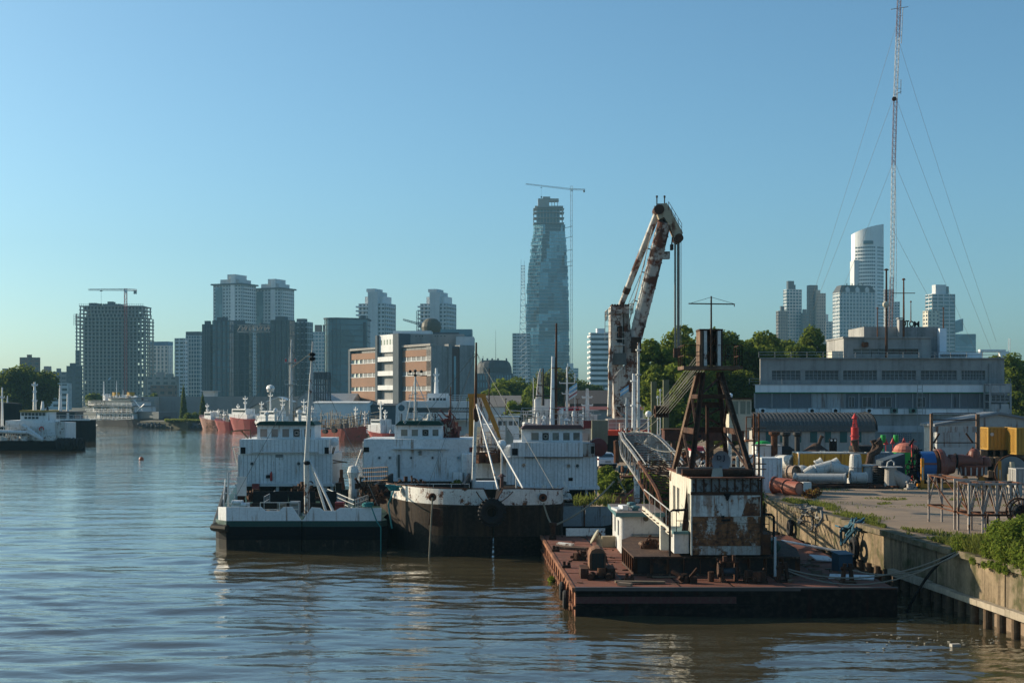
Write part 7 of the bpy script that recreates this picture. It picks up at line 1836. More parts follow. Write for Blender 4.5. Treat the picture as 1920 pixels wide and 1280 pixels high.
 for q0,q1,px in ((655,640,1618),(655,642,1623)):
  mb=MB(); mb.lathe([(.15,-.3),(.25,-.2),(.25,.2),(.1,.3)],(X(px,y2),y2-.4,Z(646,y2)),8); mb.build("hanging_lamp",M_rust,t)
office()
def pole(name,label,px,Y,q0,q1,r,m_,cat="pole",arms=()):
 t=thing(name,label,cat,(wx(px,Y),Y,wz(q1,Y))); mb=MB(); mb.cyl((wx(px,Y),Y,wz(q1,Y)),(wx(px,Y),Y,wz(q0,Y)),r,r*.6,n=7); mb.build("pole_shaft",m_,t)
 for i,(a,b,q,w) in enumerate(arms):
  mb=MB(); mb.cyl((wx(a,Y),Y,wz(q,Y)),(wx(b,Y),Y,wz(q,Y)),w,n=5); mb.build("pole_arm",m_,t)
 mb=MB(); mb.lathe([(r*1.6,-.05),(r*1.6,.05),(r*.5,.16)],(wx(px,Y),Y,wz(q0,Y)),7); mb.build("pole_cap",m_,t)
pole("rooftop_pole","tall brown rusty pole standing before the terrace windows",1662,164,506,671,.17,M_rustdark,"pole",((1655,1662,571,.06),))
mb=MB(); mb.lathe([(.02,.3),(.3,.2),(.4,0),(.3,-.2),(.02,-.3)],(wx(1661,163.7),163.7,wz(571,163.7)),12,'Y'); single(mb,"dish_antenna",plain("dish_cream",(.5,.45,.35)),"small cream dish on the tall brown rooftop pole","antenna")
pole("antenna_pole","rust brown aerial pole with a long crossbar beside the chimney",1694.5,171,524,640,.14,M_rust,"antenna",((1674,1716,549.5,.05),))
pole("whip_aerial","thin aerial left of the concrete tank house",1645.5,171,578,640,.09,M_rust,"antenna")
pole("whip_aerial","thin aerial above the roof sign letters",1708,173,566,604,.07,M_rust,"antenna")
pole("whip_aerial","thin aerial at the right corner of the tank house",1769,173,578,616,.08,M_rust,"antenna")
def sign():
 Y=176; t=thing("roof_sign","dark roof sign letters seen from behind on the tank house","sign",(wx(1712,Y),Y,wz(613,Y)))
 for ch,p0,p1,h0,h1 in (("M",1713,1724,613,602),("O",1704,1714,613,601.5),("T",1697,1705,613,600.5),("O",1688,1699,613,600)):
  cu=bpy.data.curves.new("sign_letter",'FONT'); cu.body=ch; cu.size=1; cu.extrude=.08; cu.offset=.03
  ob=bpy.data.objects.new("tmp",cu); COL.objects.link(ob); bpy.context.view_layer.update()
  me=bpy.data.meshes.new_from_object(ob.evaluated_get(bpy.context.evaluated_depsgraph_get())); bpy.data.objects.remove(ob)
  xs=[v.co.x for v in me.vertices]; ys=[v.co.y for v in me.vertices]; w=wx(p1,Y)-wx(p0,Y)-.05; h=wz(h1,Y)-wz(h0,Y)
  S=Matrix.Diagonal((w/(max(xs)-min(xs)),h/(max(ys)-min(ys)),.6,1))@Matrix.Translation((-min(xs),-min(ys),0))
  me.transform(INV[t.name]@Matrix.Translation((wx(p1,Y),Y,wz(h0,Y)))@Matrix.Rotation(R(180),4,'Z')@Matrix.Rotation(R(90),4,'X')@S)
  me.materials.clear(); me.materials.append(M_black); o=bpy.data.objects.new("sign_letter",me); COL.objects.link(o); o.parent=t
 mb=MB(); mb.box(wx(1686,Y),wx(1726,Y),Y-.2,Y+.2,wz(614.5,Y),wz(613,Y)); mb.build("sign_rail",M_black,t)
sign()
def radio_mast():
 Y=186; t=thing("radio_mast","very tall slender red and white lattice mast held by guy wires","mast",(wx(1668,Y),Y,wz(640,Y)))
 p=lambda px,q: Vector((wx(px,Y),Y,wz(q,Y)))
 segs=[(1669,640,1672.5,520),(1672.5,520,1675.5,310),(1675.5,310,1679,185),(1679,185,1683.5,70),(1683.5,70,1687.5,-40)]
 red=plain("mast_red",(.23,.14,.125)); wh=plain("mast_white",(.34,.33,.33))
 for i,(a,b,c,d) in enumerate(segs):
  mb=MB(); mb.lattice(p(a,b),p(c,d),.42,.42,int((b-d)/7),.032,.02); mb.build("mast_section",red if i%2==0 else wh,t)
 mb=MB(); mb.tube([p(1680,560),p(1681,480),p(1679,320)],.035,4); mb.build("feed_cable",wh,t)
 for q,px in ((16,1684),(175,1679)):
  mb=MB(); mb.cyl(p(px-14 if q<50 else px,q+2),p(px+19 if q<50 else px+11,q-3),.05,n=5)
  if q>50: mb.cyl(p(px+10,q+1),p(px+10.5,q-26),.05,n=5); mb.cyl(p(px,q-9),p(px+11,q-9),.04,n=4)
  else: mb.cyl(p(px+9,q-2),p(px+6,82),.05,n=5); mb.cyl(p(px,30),p(px+9,30),.03,n=4); mb.cyl(p(px,67),p(px+7,67),.03,n=4)
  mb.build("antenna_arm",wh,t)
 mb=MB(); mb.lathe([(.02,.15),(.28,.1),(.3,-.1),(.02,-.15)],p(1675,187)+Vector((0,-.4,0)),12,'Y'); mb.build("round_dish",M_rust,t)
 for a,q,b,r,dy in ((1683,70,1868,640,30),(1679,180,1858,655,25),(1676,300,1830,660,10),(1674,430,1760,590,0),(1683,40,1522,560,20),(1680,170,1525,580,10),(1676,300,1560,590,0)):
  s=p(a,q); e=Vector((wx(b,Y+dy),Y+dy,wz(r,Y+dy))); mb=MB(); mooring_rope(mb,s,e,(s-e).length*.012,.016,10); mb.build("guy_wire",M_cable,t)
  for k in (.33,.66):
   pass
radio_mast()
def barrel_shed():
 Y=148; t=thing("barrel_shed","long shed with a curved dark corrugated roof and teal doors","shed",(wx(1530,Y),Y,QZ))
 x0,x1=wx(1412,Y),wx(1641,Y); ze=wz(807,Y); zt=wz(774,150); n=14; D=9.0
 prof=[]
 for k in range(n+1):
  a=math.pi*k/n; prof.append((Y+D/2-D/2*math.cos(a)*1.04, ze+(zt-ze)*math.sin(a)**.85))
 M_roof=plain("corrugated_dark",(.105,.105,.10),.85,var=.5,scale=.8)
 cols=60; mb=MB()
 for j in range(cols):
  a,b=x0+(x1-x0)*j/cols,x0+(x1-x0)*(j+1)/cols; o=.06 if j%2 else 0
  for k in range(n):
   (ya,za),(yb,zb)=prof[k],prof[k+1]; mb.add([(a,ya,za+o),(b,ya,za+o),(b,yb,zb+o),(a,yb,zb+o)],[(0,1,2,3)])
 mb.build("curved_roof",M_roof,t)
 mb=MB(); mb.prism([(x1,y_,z_) for y_,z_ in prof],(.1,0,0)); mb.build("gable_end",plain("gable_dark",(.06,.075,.075)),t)
 mb=MB(); mb.tube([(x1+.12,y_,z_) for y_,z_ in prof],.12,5); mb.build("gable_rim",M_black,t)
 mb=MB(); mb.box(x0,x1,Y,Y+D,QZ,ze); mb.build("shed_wall",concrete("shed_wall",(.40,.39,.36),.6,.6),t)
 mb=MB(); mb.box(x0-.1,x1+.2,Y-.3,Y-.003,ze-.12,ze+.05); mb.build("eave_gutter",M_roof,t)
 for a,b in ((1436,1448),(1463,1475),(1491,1502),(1519,1532),(1547,1558),(1575,1588),(1604,1615)):
  mb=MB(); mb.box(wx(a,Y),wx(b,Y),Y-.07,Y-.002,wz(829,Y),wz(808.5,Y)); mb.build("teal_shutter",paint("shutter_teal",(.02,.10,.095),dirt=.4),t)
barrel_shed()
def gable_shed():
 Y=126; t=gable("grey_gable_shed","big pale grey tin shed with a shallow gable behind the yellow boxes",1757,1990,797,777,890,Y,4,paint("shed_tin",(.36,.37,.365),rust=.04,streak=.2,dirt=.35,scale=.5),M_panelgrey,16,'y')
 mb=MB(); mb.box(wx(1766,Y),wx(1900,Y),Y-.06,Y-.052,wz(893,Y),wz(838,Y)); mb.build("sliding_door",M_panelpale,t)
gable_shed()
# ------------------------------------------------------------------ scrap and equipment on the yard
def gy(q): return (HC-QZ)*F/(q-HY)
P_tube = paint("pipe_white",(.55,.55,.52),rust=.1,streak=.25,dirt=.4,scale=1.5)
M_pipered = paint("pipe_red",(.30,.085,.05),rust=.1,dirt=.4,rough=.6)
M_yel = paint("container_yellow",(.66,.33,.025),rust=.05,streak=.12,dirt=.3)
M_orange = paint("cradle_orange",(.55,.22,.015),rust=.08,dirt=.3)
M_fun = plain("funnel_black",(.03,.028,.027),.7)
def hollow(mb,p0,p1,r0,r1=None,n=18,th=.9):
 """an open pipe with wall thickness"""
 r1=r1 or r0; p0,p1=Vector(p0),Vector(p1); o=len(mb.v); mb.cyl(p0,p1,r0,r1,n,False); mb.cyl(p1,p0,r1*th,r0*th,n,False)
 N=2*n
 for k in range(n):
  j=(k+1)%n
  mb.f.append((o+2*k,o+N+2*k+1 if False else o+2*j,o+2*j,o+2*k)) if False else None
 d=(p1-p0).normalized(); mb.cyl(p0+d*.25,p0+d*.27,r0*th,n=n); mb.cyl(p1-d*.27,p1-d*.25,r1*th,n=n)
 return mb
def container(name,label,p0,p1,qt,Y,dep,m_,cat="container",corner=None,zb=None):
 x0,x1,zt=wx(p0,Y),wx(p1,Y),wz(qt,Y); zb=QZ if zb is None else zb
 t=thing(name,label,cat,((x0+x1)/2,Y,zb))
 mb=MB(); mb.box(x0+.06,x1-.06,Y+.06,Y+dep-.06,zb+.1,zt-.06); n=max(4,int((x1-x0)/.28))
 for k in range(n): x=x0+.1+(x1-x0-.2)*(k+.25)/n; mb.box(x,x+(x1-x0)/n*.5,Y+.02,Y+.06,zb+.15,zt-.1)
 n=max(4,int(dep/.28))
 for k in range(n): y=Y+.1+(dep-.2)*(k+.25)/n; mb.box(x0+.02,x0+.06,y,y+dep/n*.5,zb+.15,zt-.1)
 mb.build("corrugated_wall",m_,t)
 mb=MB(); e=.09
 for x in (x0,x1-e):
  for y in (Y,Y+dep-e): mb.box(x,x+e,y,y+e,zb,zt)
 for z in (zb,zt-e):
  for y in (Y+.003,Y+dep-e-.003): mb.box(x0+e,x1-e,y,y+e,z,z+e)
  for x in (x0+.003,x1-e-.003): mb.box(x,x+e,Y+e,Y+dep-e,z,z+e)
 mb.build("frame",corner or m_,t)
 mb=MB(); mb.box(x0+e,x1-e,Y+e,Y+dep-e,zt-.06,zt-.03); mb.build("roof",corner or m_,t)
 return t
t=container("yellow_container","yellow corrugated container with white edges behind the white pipes","%d"and 1497,1629,848,105,2.4,M_yel,"container",P_tube)
for p in (1543,1588):
 mb=MB(); x=wx(p,105); z=wz(848,105); mb.tube([(x-.18,105.1,z),(x-.18,105.1,z+.12),(x+.18,105.1,z+.12),(x+.18,105.1,z)],.03,5); mb.build("lifting_lug",P_tube,t)
container("white_box_container","tall white box container beside the crane with a worn door",1428,1467,858,94.5,2.2,P_house,"container")
container("grey_container","small grey corrugated container behind the black bellows",1640,1676,848,106,2.2,paint("container_grey",(.24,.28,.31),dirt=.4))
container("yellow_crate","mustard yellow crate with a pale round mark, raised on timbers",1853,1901,801,104,1.8,paint("crate_mustard",(.40,.22,.03),dirt=.35),"crate",None,wz(843,104))
container("yellow_crate","second mustard crate cut by the picture edge",1906,1950,802,102,1.8,paint("crate_mustard"),"crate",None,wz(852,102))
mb=MB(); mb.cyl((wx(1861,103.9),103.99,wz(814,103.9)),(wx(1861,103.9),103.96,wz(814,103.9)),.13,n=12); o=mb.build("round_label",P_tube,bpy.data.objects["yellow_crate"])
t=thing("timber_pallet","pile of timbers under the mustard yellow crates","timber",(wx(1885,104),104,QZ))
for k in range(5):
 z0=QZ+(wz(843,104)-QZ)*k/5;
 for p in (1853,1866,1880,1895,1915):
  mb=MB(); mb.cbox((wx(p,104),104.4,z0+(wz(843,104)-QZ)/10-.01),(.35 if k%2 else .9,1.9 if k%2 else .3,(wz(843,104)-QZ)/5-.01)); mb.build("timber_balk",M_wood,t)
t=thing("dark_hopper","dark blue steel hopper with a sloped top beside the salmon buoy","hopper",(wx(1680,101),101,QZ))
mb=MB(); Y=101; mb.prism([(wx(1656,Y),Y,QZ),(wx(1697,Y),Y,QZ),(wx(1697,Y),Y,wz(850,Y)),(wx(1656,Y),Y,wz(864,Y))],(0,2,0)); mb.build("hopper_shell",paint("hopper_blue",(.05,.07,.09),dirt=.4),t)
mb=MB(); mb.box(wx(1655,Y),wx(1698,Y),Y-.05,Y-.003,QZ,QZ+.2); mb.build("hopper_skid",M_black,t)
def pipe(label,p0,q0,Y0,p1,q1,Y1,r,m_,cat="pipe",flange=True,name="steel_pipe"):
 a,b=W(p0,q0,Y0),W(p1,q1,Y1); a.z=max(a.z,QZ+r); b.z=max(b.z,QZ+r)
 t=thing(name,label,cat,(a.x,a.y,QZ)); mb=MB(); hollow(mb,a,b,r); mb.build("pipe_shell",m_,t)
 d=(b-a).normalized()
 for p in ((a,b) if flange else ()):
  mb=MB(); s=1 if p is a else -1; mb.cyl(p+d*.02*s,p+d*.1*s,r*1.12,n=18,cap=False); mb.cyl(p+d*.1*s,p+d*.1001*s,r*1.12,r*.99,n=18,cap=False); mb.cyl(p+d*.02*s,p+d*.0201*s,r*1.12,r*.95,n=18,cap=False); mb.build("flange",m_,t)
 return t
pipe("long white pipe lying along the scrap pile in front of the yellow container",1488,895,100.6,1587,896,99.2,.32,P_tube)
pipe("short wide white pipe ring lying right of the long white pipe",1594,895,100.2,1625,896,100.2,.40,P_tube)
pipe("big white pipe with a dark mouth behind the tall white box",1462,866,110,1494,867,107,.56,P_tube)
pipe("lower white pipe under the big dark mouthed one",1462,884,109,1512,884,108,.4,P_tube)
pipe("rusty tan drum at the left end of the white pipes",1480,886,101.5,1494,886,101,.5,paint("drum_tan",(.42,.30,.22),rust=.3))
t=thing("pipe_branch","white Y-shaped pipe branch lying on the scrap pile","pipe",(wx(1555,101),101.5,QZ))
a=MB(); hollow(a,W(1518,886,101),W(1560,874,101),.46); a.build("pipe_shell",P_tube,t)
a=MB(); hollow(a,W(1556,876,101.2),W(1573,865,101.2),.42,.36); a.build("branch_up",P_tube,t)
a=MB(); hollow(a,W(1556,876,100.8),W(1589,883,100.8),.44,.38); a.build("branch_down",P_tube,t)
a=MB(); a.torus((0,0,0),.48,.05,'Y',20,6); d=(W(1562,874,101)-W(1521,887,101)).normalized(); M=Matrix.Translation(W(1530,884,101))@d.to_track_quat('Y','Z').to_matrix().to_4x4(); a.v=[tuple(M@Vector(v)) for v in a.v]; a.build("collar",P_tube,t)
a=MB(); hollow(a,W(1508,889,100.5),W(1524,882,100.5),.3,.42); a.build("cone_mouth",P_tube,t)
pipe("white stub pipe propped on top of the branch piece",1530,873,102.5,1543,866,102.5,.36,P_tube)
t=thing("rusty_bell","white bell shaped casting with rusty rim on the scrap pile","casting",(wx(1504,102),102,QZ+.8))
a=MB(); a.lathe([(.75,0),(.72,.1),(.62,.7),(.3,.95),(.1,1.0)],(wx(1504,102),102,QZ+.45),16); a.build("bell_shell",P_tube,t); a=MB(); a.torus((wx(1504,102),102,QZ+.47),.75,.06,'Z',18,6); a.build("bell_rim",M_rust,t)
a=MB(); a.cbox((wx(1504,102),102.2,QZ+.22),(1.4,1.2,.42)); a.build("bell_stand",M_rustdark,t)
t=thing("white_ventilator","tall white tapered ventilator standing on a round base","vent",(wx(1604,102),102,QZ))
a=MB(); c=(wx(1604,102),102,QZ); a.lathe([(.48,.55),(.46,1.35),(.40,2.1),(.34,2.25)],c,18); a.build("vent_body",P_tube,t); a=MB(); a.torus((c[0],c[1],QZ+1.32),.47,.05,'Z',18,6); a.build("vent_collar",P_tube,t); a=MB(); a.lathe([(.6,0),(.58,.5),(.5,.54)],c,18); a.build("vent_base",P_tube,t)
t=thing("pale_tub","pale grey round tub with a wide rim beside the white ventilator","tub",(wx(1630,102),102,QZ))
a=MB(); c=(wx(1630,102),102,QZ); a.lathe([(.45,0),(.45,1.35),(.48,1.4)],c,18); a.build("tub_wall",P_tube,t); a=MB(); a.lathe([(.66,1.403),(.66,1.48),(.5,1.5)],c,18); a.build("tub_rim",P_tube,t)
t=thing("black_bellows","black ribbed bellows cylinder standing between tub and flared funnel","bellows",(wx(1648,100),100,QZ))
for k in range(9):
 a=MB(); a.torus((wx(1648,100),100,QZ+.12+k*.16),.36,.085,'Z',18,6); a.build("bellows_ring",M_rubber,t)
a=MB(); a.cyl((wx(1648,100),100,QZ),(wx(1648,100),100,QZ+1.5),.34,n=14); a.build("bellows_core",M_rustdark,t)
t=thing("flared_funnel","pale flared trouser funnel standing upright with a hooked handle","funnel",(wx(1672,99),99,QZ))
a=MB(); c=(wx(1670,99),99,QZ); a.lathe([(.52,0),(.44,.3),(.40,1.2),(.42,1.45)],c,18); a.build("funnel_body",paint("funnel_pale",(.36,.33,.29),dirt=.4),t)
a=MB(); hollow(a,(c[0],99,QZ+1.1),(c[0]+1.0,98.9,QZ+.35),.36,.55); a.build("side_mouth",paint("funnel_pale"),t)
a=MB(); a.box(c[0]-.75,c[0]+.75,98.6,99.4,QZ+1.453,QZ+1.5); a.build("funnel_plate",P_tube,t); a=MB(); a.tube([(c[0]-.25,99,QZ+1.5),(c[0]-.2,99,QZ+1.8),(c[0]+.05,99,QZ+1.95),(c[0]+.25,99,QZ+1.8),(c[0]+.25,99,QZ+1.6)],.05,6); a.build("hook_handle",P_tube,t)
mb=MB(); r=random.Random(33)
for _ in range(70):
 p=r.uniform(1478,1700); y=r.uniform(98.2,101); mb.cbox((wx(p,y),y,QZ+r.uniform(.02,.22)),(r.uniform(.4,2.2),r.uniform(.15,.7),r.uniform(.04,.16)),r.gauss(0,.3))
o=mb.build("scrap_litter",M_rustdark); o["kind"]="stuff"
def stack(label,px,q0,Y,r,m_,base):
 x=wx(px,Y); zt=wz(q0,Y); t=thing("ship_exhaust",label,"exhaust pipe",(x,Y,QZ)); a=MB(); a.cyl((x,Y,QZ),(x,Y,zt),r,n=14); a.build("exhaust_tube",m_,t); a=MB(); a.lathe([(r,-.35),(r*1.7,-.2),(r*1.7,0),(r*.6,.02)],(x,Y,zt),14); a.build("exhaust_cap",m_,t)
 if base: a=MB(); a.cyl((x,Y,QZ),(x,Y,wz(842,Y)),base,base*.95,n=4); a.cyl((x,Y,wz(842,Y)),(x,Y,wz(836,Y)),base*.9,r*1.6,n=4); a.build("exhaust_casing",m_,t)
stack("brown rusty ship exhaust, first of three behind the white box",1452,809,112,.26,M_rust,0)
stack("black ship exhaust with a wide box base, middle of three",1473,810,113,.24,M_fun,.95)
stack("slim black ship exhaust, nearest the yellow container",1495,810,109,.2,M_fun,0)
def sbend(name,label,pts,Y,r,m_,mouth=True):
 P=[W(p,q,Y) for p,q in pts]; t=thing(name,label,"pipe",(P[0].x,Y,P[0].z)); a=MB(); a.tube(P,r,10); a.build("bent_tube",m_,t); a=MB(); d=(P[-1]-P[-2]).normalized(); a.cyl(P[-1]-d*.05,P[-1]+d*.06,r*1.25,n=12); o=a.build("tube_flange",m_,t)
 if mouth: a=MB(); a.cyl(P[-1]+d*.061,P[-1]+d*.064,r*.95,n=12); a.build("tube_mouth",M_black,o)
M_tubeb=rusty("tube_brown",(.10,.06,.04),(.045,.03,.025),1.5)
sbend("exhaust_bend","dark S-shaped exhaust bend with its mouth facing out, right end of the yellow container",[(1629,870),(1632,852),(1645,845),(1650,838),(1648,828),(1646,826)],103.5,.26,M_tubeb)
sbend("exhaust_bend","thinner dark bend beside the S-shaped exhaust",[(1630,856),(1636,846),(1640,836),(1637,826)],103.8,.17,M_tubeb)
sbend("exhaust_bend","stubby dark bend standing on the yellow container end",[(1608,847),(1604,838),(1602,826)],105.5,.26,M_tubeb)
sbend("exhaust_bend","hooked pipe with a rusty cone foot behind the yellow container",[(1530,845),(1535,834),(1538,824),(1541,818)],109,.13,M_tubeb,False)
mb=MB(); mb.lathe([(1.3,0),(.25,.75),(.1,.8)],(wx(1530,109),109,wz(850,109)),14); single(mb,"cone_casting",M_tubeb,"wide rusty cone lying behind the yellow container","casting")
t=thing("twin_lamp_housing","pair of black round headed housings behind the yellow container","lamp",(wx(1562,108),108,QZ+2))
for p in (1559,1566):
 a=MB(); x=wx(p,108); a.box(x-.13,x+.13,108,108.2,wz(850,108),wz(826,108)); a.cyl((x,108,wz(825,108)),(x,108.2,wz(825,108)),.16,n=12); o=a.build("housing",M_black,t); a=MB(); a.cyl((x,107.98,wz(825,108)),(x,107.99,wz(825,108)),.09,n=10); a.build("lens",P_tube,o)
mb=MB(); mb.lathe([(1.0,0),(1.05,.25),(1.0,.5),(.8,.55)],(wx(1618,107),107,wz(848,107)),18); single(mb,"black_ring",M_rubber,"big black rubber ring lying behind the container end","ring")
t=thing("red_light_buoy","red channel buoy light with a lattice top and red cone","buoy",(wx(1603,128),128,QZ))
M_red=plain("buoy_red",(.55,.035,.03),.45); x,Y=wx(1603,128),128
a=MB(); a.lathe([(.36,wz(880,Y)-QZ),(.36,wz(836,Y)-QZ),(.34,wz(816,Y)-QZ),(.34,wz(801,Y)-QZ),(.2,wz(800,Y)-QZ)],(x,Y,QZ),16); a.lathe([(.42,wz(818,Y)-QZ),(.42,wz(816,Y)-QZ)],(x,Y,QZ),16); a.build("buoy_body",M_red,t)
a=MB()
for k in range(6):
 an=k*math.pi/3; a.cyl((x+.24*math.cos(an),Y+.24*math.sin(an),wz(801,Y)),(x+.12*math.cos(an),Y+.12*math.sin(an),wz(783,Y)),.025,n=4)
a.torus((x,Y,wz(793,Y)),.2,.02,'Z',10,4); a.build("lantern_cage",M_red,t); a=MB(); a.lathe([(.3,wz(784,Y)),(.02,wz(774,Y))],(x,Y,0),12); a.build("cone_topmark",M_red,t)
M_grn=plain("buoy_green",(.02,.34,.06),.45); M_salmon=plain("buoy_salmon",(.46,.15,.10),.6)
def dome(label,px,q,Y,r,h,m_,rim=None):
 t=thing("mooring_buoy",label,"buoy",(wx(px,Y),Y,QZ)); z=wz(q,Y); a=MB(); a.lathe([(r,0),(r*1.03,h*.3),(r*.85,h*.7),(r*.5,h*.95),(.05,h)],(wx(px,Y),Y,z),20); a.build("buoy_dome",m_,t)
 a=MB(); a.lathe([(r*.9,QZ),(r*1.12,z-.25),(r*1.15,z-.003)],(wx(px,Y),Y,0),20); a.build("buoy_skirt",rim or m_,t); a=MB(); a.torus((wx(px,Y),Y,z+.02),r*1.08,.06,'Z',20,5); a.build("buoy_rim",m_,t)
dome("bright green buoy dome behind the tall white box",1431,833,118,.62,.32,M_grn,P_tube)
dome("salmon red buoy dome on a green skirt beside the dark hopper",1699,847,112,.95,.72,M_salmon,M_grn)
for px,q,m_,sh,lab in ((1656,822,M_grn,0,"green can topmark, left of two behind the salmon buoy"),(1680,822,M_grn,0,"green can topmark, right of two behind the salmon buoy"),(1661,827,M_red,1,"red cone topmark at the left, beside a green can"),(1674,826,M_red,1,"red cone topmark between the two green cans"),(1695,826,M_red,1,"red cone topmark above the salmon dome")):
 Y=135; x,z=wx(px,Y),wz(q,Y); t=thing("buoy_topmark",lab,"buoy topmark",(x,Y,QZ)); a=MB()
 if sh: a.lathe([(.26,-.3),(.02,.3)],(x,Y,z),12)
 else: a.lathe([(.24,-.35),(.26,0),(.24,.35)],(x,Y,z),12)
 a.build("topmark",m_,t); a=MB(); a.cyl((x,Y,QZ),(x,Y,z-.3),.04,n=5); a.cyl((x-.5,Y,QZ),(x,Y,z-1.2),.03,n=4); a.cyl((x+.5,Y,QZ),(x,Y,z-1.2),.03,n=4); a.build("topmark_stand",m_,t)
mb=MB(); Y=108; mb.box(wx(1709.5,Y),wx(1712.5,Y),Y,Y+.12,QZ,wz(827,Y)); mb.box(wx(1706,Y),wx(1719,Y),Y,Y+.1,wz(828,Y),wz(827,Y)); single(mb,"red_post",M_red,"thin bright red post in front of the salmon buoy","post")
lifting_gear("tall black hydraulic machine between hopper and blue thruster ring",1716,100,QZ,QZ+2.9,41,46,.9,M_black)
lifting_gear("small grey bollard casting at the left foot of the orange cradle",1708,97.5,QZ,QZ+.5,42,8,.4,C_grey)
def thruster():
 Y=98.5; k=Y/F; t=thing("ship_thruster","big ship thruster with blue nozzle ring and red brown gear pod in an orange cradle","thruster",(wx(1795,Y),Y,QZ))
 zc=wz(874,Y); M_pod=paint("pod_red",(.19,.06,.04),rust=.15,dirt=.4); M_blue=paint("nozzle_blue",(.025,.11,.30),rust=.03,dirt=.35)
 a=MB(); hollow(a,(wx(1732,Y),Y+1,zc),(wx(1757,Y),Y+1,zc),1.0,1.02,28); a.build("nozzle_ring",M_blue,t)
 a=MB(); a.cyl((wx(1732,Y)-.003,Y+1,zc-.02),(wx(1757,Y),Y+1,zc-.02),1.012,1.03,n=28,cap=False); a.M=None
 a=MB(); a.lathe([(1.015,-.06),(1.03,.0),(1.015,.06)],(wx(1745,Y),Y+1,zc),28,'X',False);
 a=MB(); a.box(wx(1732,Y)+.02,wx(1757,Y)-.02,Y-.035,Y+.3,zc+.12,zc+.24); a.build("red_stripe",M_pod,t)
 a=MB(); a.lathe([(1.04,0),(1.1,.12),(1.1,.2)],(wx(1757,Y),Y+1,zc),28,'X'); a.build("black_flange",M_rustdark,t)
 a=MB(); a.lathe([(1.18,0),(1.2,.25),(1.1,.45),(.75,.6),(.6,.9),(.52,1.2)],(wx(1764,Y),Y+1,zc),26,'X'); a.build("bell_housing",M_pod,t)
 a=MB(); a.lathe([(.45,0),(.45,1.0)],(wx(1788,Y),Y+1,zc+.35),20,'X'); a.build("shaft_tube",M_pod,t)
 a=MB(); a.torus((wx(1800,Y),Y+1,zc+.35),.47,.07,'X',20,6); a.build("shaft_collar",M_black,t)
 a=MB(); a.lathe([(.45,0),(.46,1.6),(.42,1.75)],(wx(1801,Y),Y+1,zc+.3),20,'X'); a.build("gear_pod",M_pod,t)
 a=MB(); a.lathe([(.42,-.6),(.42,.15),(.36,.4),(.2,.55),(.03,.6)],(wx(1836,Y),Y+1,zc+.62),18); a.build("pod_dome",M_pod,t)
 a=MB(); a.lathe([(.42,-.35),(.42,0),(.3,.28),(.05,.36)],(wx(1858,Y),Y+1.2,zc+.3),16); a.build("small_dome",M_pod,t)
 a=MB(); a.lathe([(.75,-.75),(1.0,-.15),(1.02,0)],(wx(1832,Y),Y+1,zc+.05),24); a.build("slewing_cone",M_pod,t)
 for j in range(9):
  an=math.pi+j*math.pi/8; a=MB(); c=Vector((wx(1832,Y),Y+1,zc-.4)); a.cbox(c+Vector((.97*math.cos(an),.97*math.sin(an),.05)),(.09,.09,.55),an); a.build("cone_rib",plain("rib_grey",(.4,.36,.34)),t)
 a=MB(); x0,x1=wx(1726,Y),wx(1878,Y)
 for z in (QZ+.05,):
  a.box(x0,x1,Y-.1,Y+.15,z,z+.28); a.box(x0,x1,Y+1.9,Y+2.15,z,z+.28)
 for p in (1726,1765,1815,1845,1873): a.box(wx(p,Y),wx(p,Y)+.3,Y+.15,Y+1.9,QZ+.08,QZ+.3)
 a.build("cradle_beam",M_orange,t,kind="stuff")
 for p,q in ((1727,859),(1872,864)):
  a=MB(); a.box(wx(p,Y),wx(p,Y)+.2,Y-.06,Y+.12,QZ+.33,wz(q,Y)); o=a.build("cradle_post",M_orange,t)
  a=MB(); a.box(wx(p,Y)+.06,wx(p,Y)+.13,Y-.075,Y-.062,QZ+.6,wz(q,Y)-.6); a.build("post_label",P_tube,o)
 for p in (1760,1818,1848):
  a=MB(); a.prism([(wx(p,Y)-.3,Y+.8,QZ+.3),(wx(p,Y)+.3,Y+.8,QZ+.3),(wx(p,Y)+.12,Y+.8,QZ+.8),(wx(p,Y)-.12,Y+.8,QZ+.8)],(0,.3,0)); a.build("cradle_saddle",M_orange,t)
thruster()
def disc():
 Y=101; t=thing("flywheel_disc","huge grey disc wheel with dark rim and cream engine hub at the picture edge","wheel",(wx(1897,Y),Y,QZ)); c=(wx(1897,Y),Y,QZ+1.0)
 a=MB(); a.lathe([(.3,-.05),(1.15,-.04),(1.15,.1)],c,32,'Y'); a.build("disc_plate",plain("disc_grey",(.20,.215,.215)),t)
 a=MB(); a.torus(c,1.18,.07,'Y',36,6); a.build("disc_rim",M_rustdark,t)
 a=MB(); a.lathe([(.32,-.5),(.36,-.2),(.36,-.05)],c,18,'Y'); a.cyl((c[0]-.1,Y-.3,c[2]+.2),(c[0]-.1,Y-.3,c[2]+.75),.25,.16,n=12); a.box(c[0]-.45,c[0]+.25,Y-.6,Y-.1,QZ,QZ+.9); a.build("hub_engine",plain("engine_cream",(.42,.38,.27)),t,kind="stuff")
disc()
container("grey_locker","pale grey steel locker at the right picture edge behind the trestles",1905,1960,878,92,1.4,paint("locker_grey",(.36,.35,.33),rust=.08,dirt=.3),"locker")
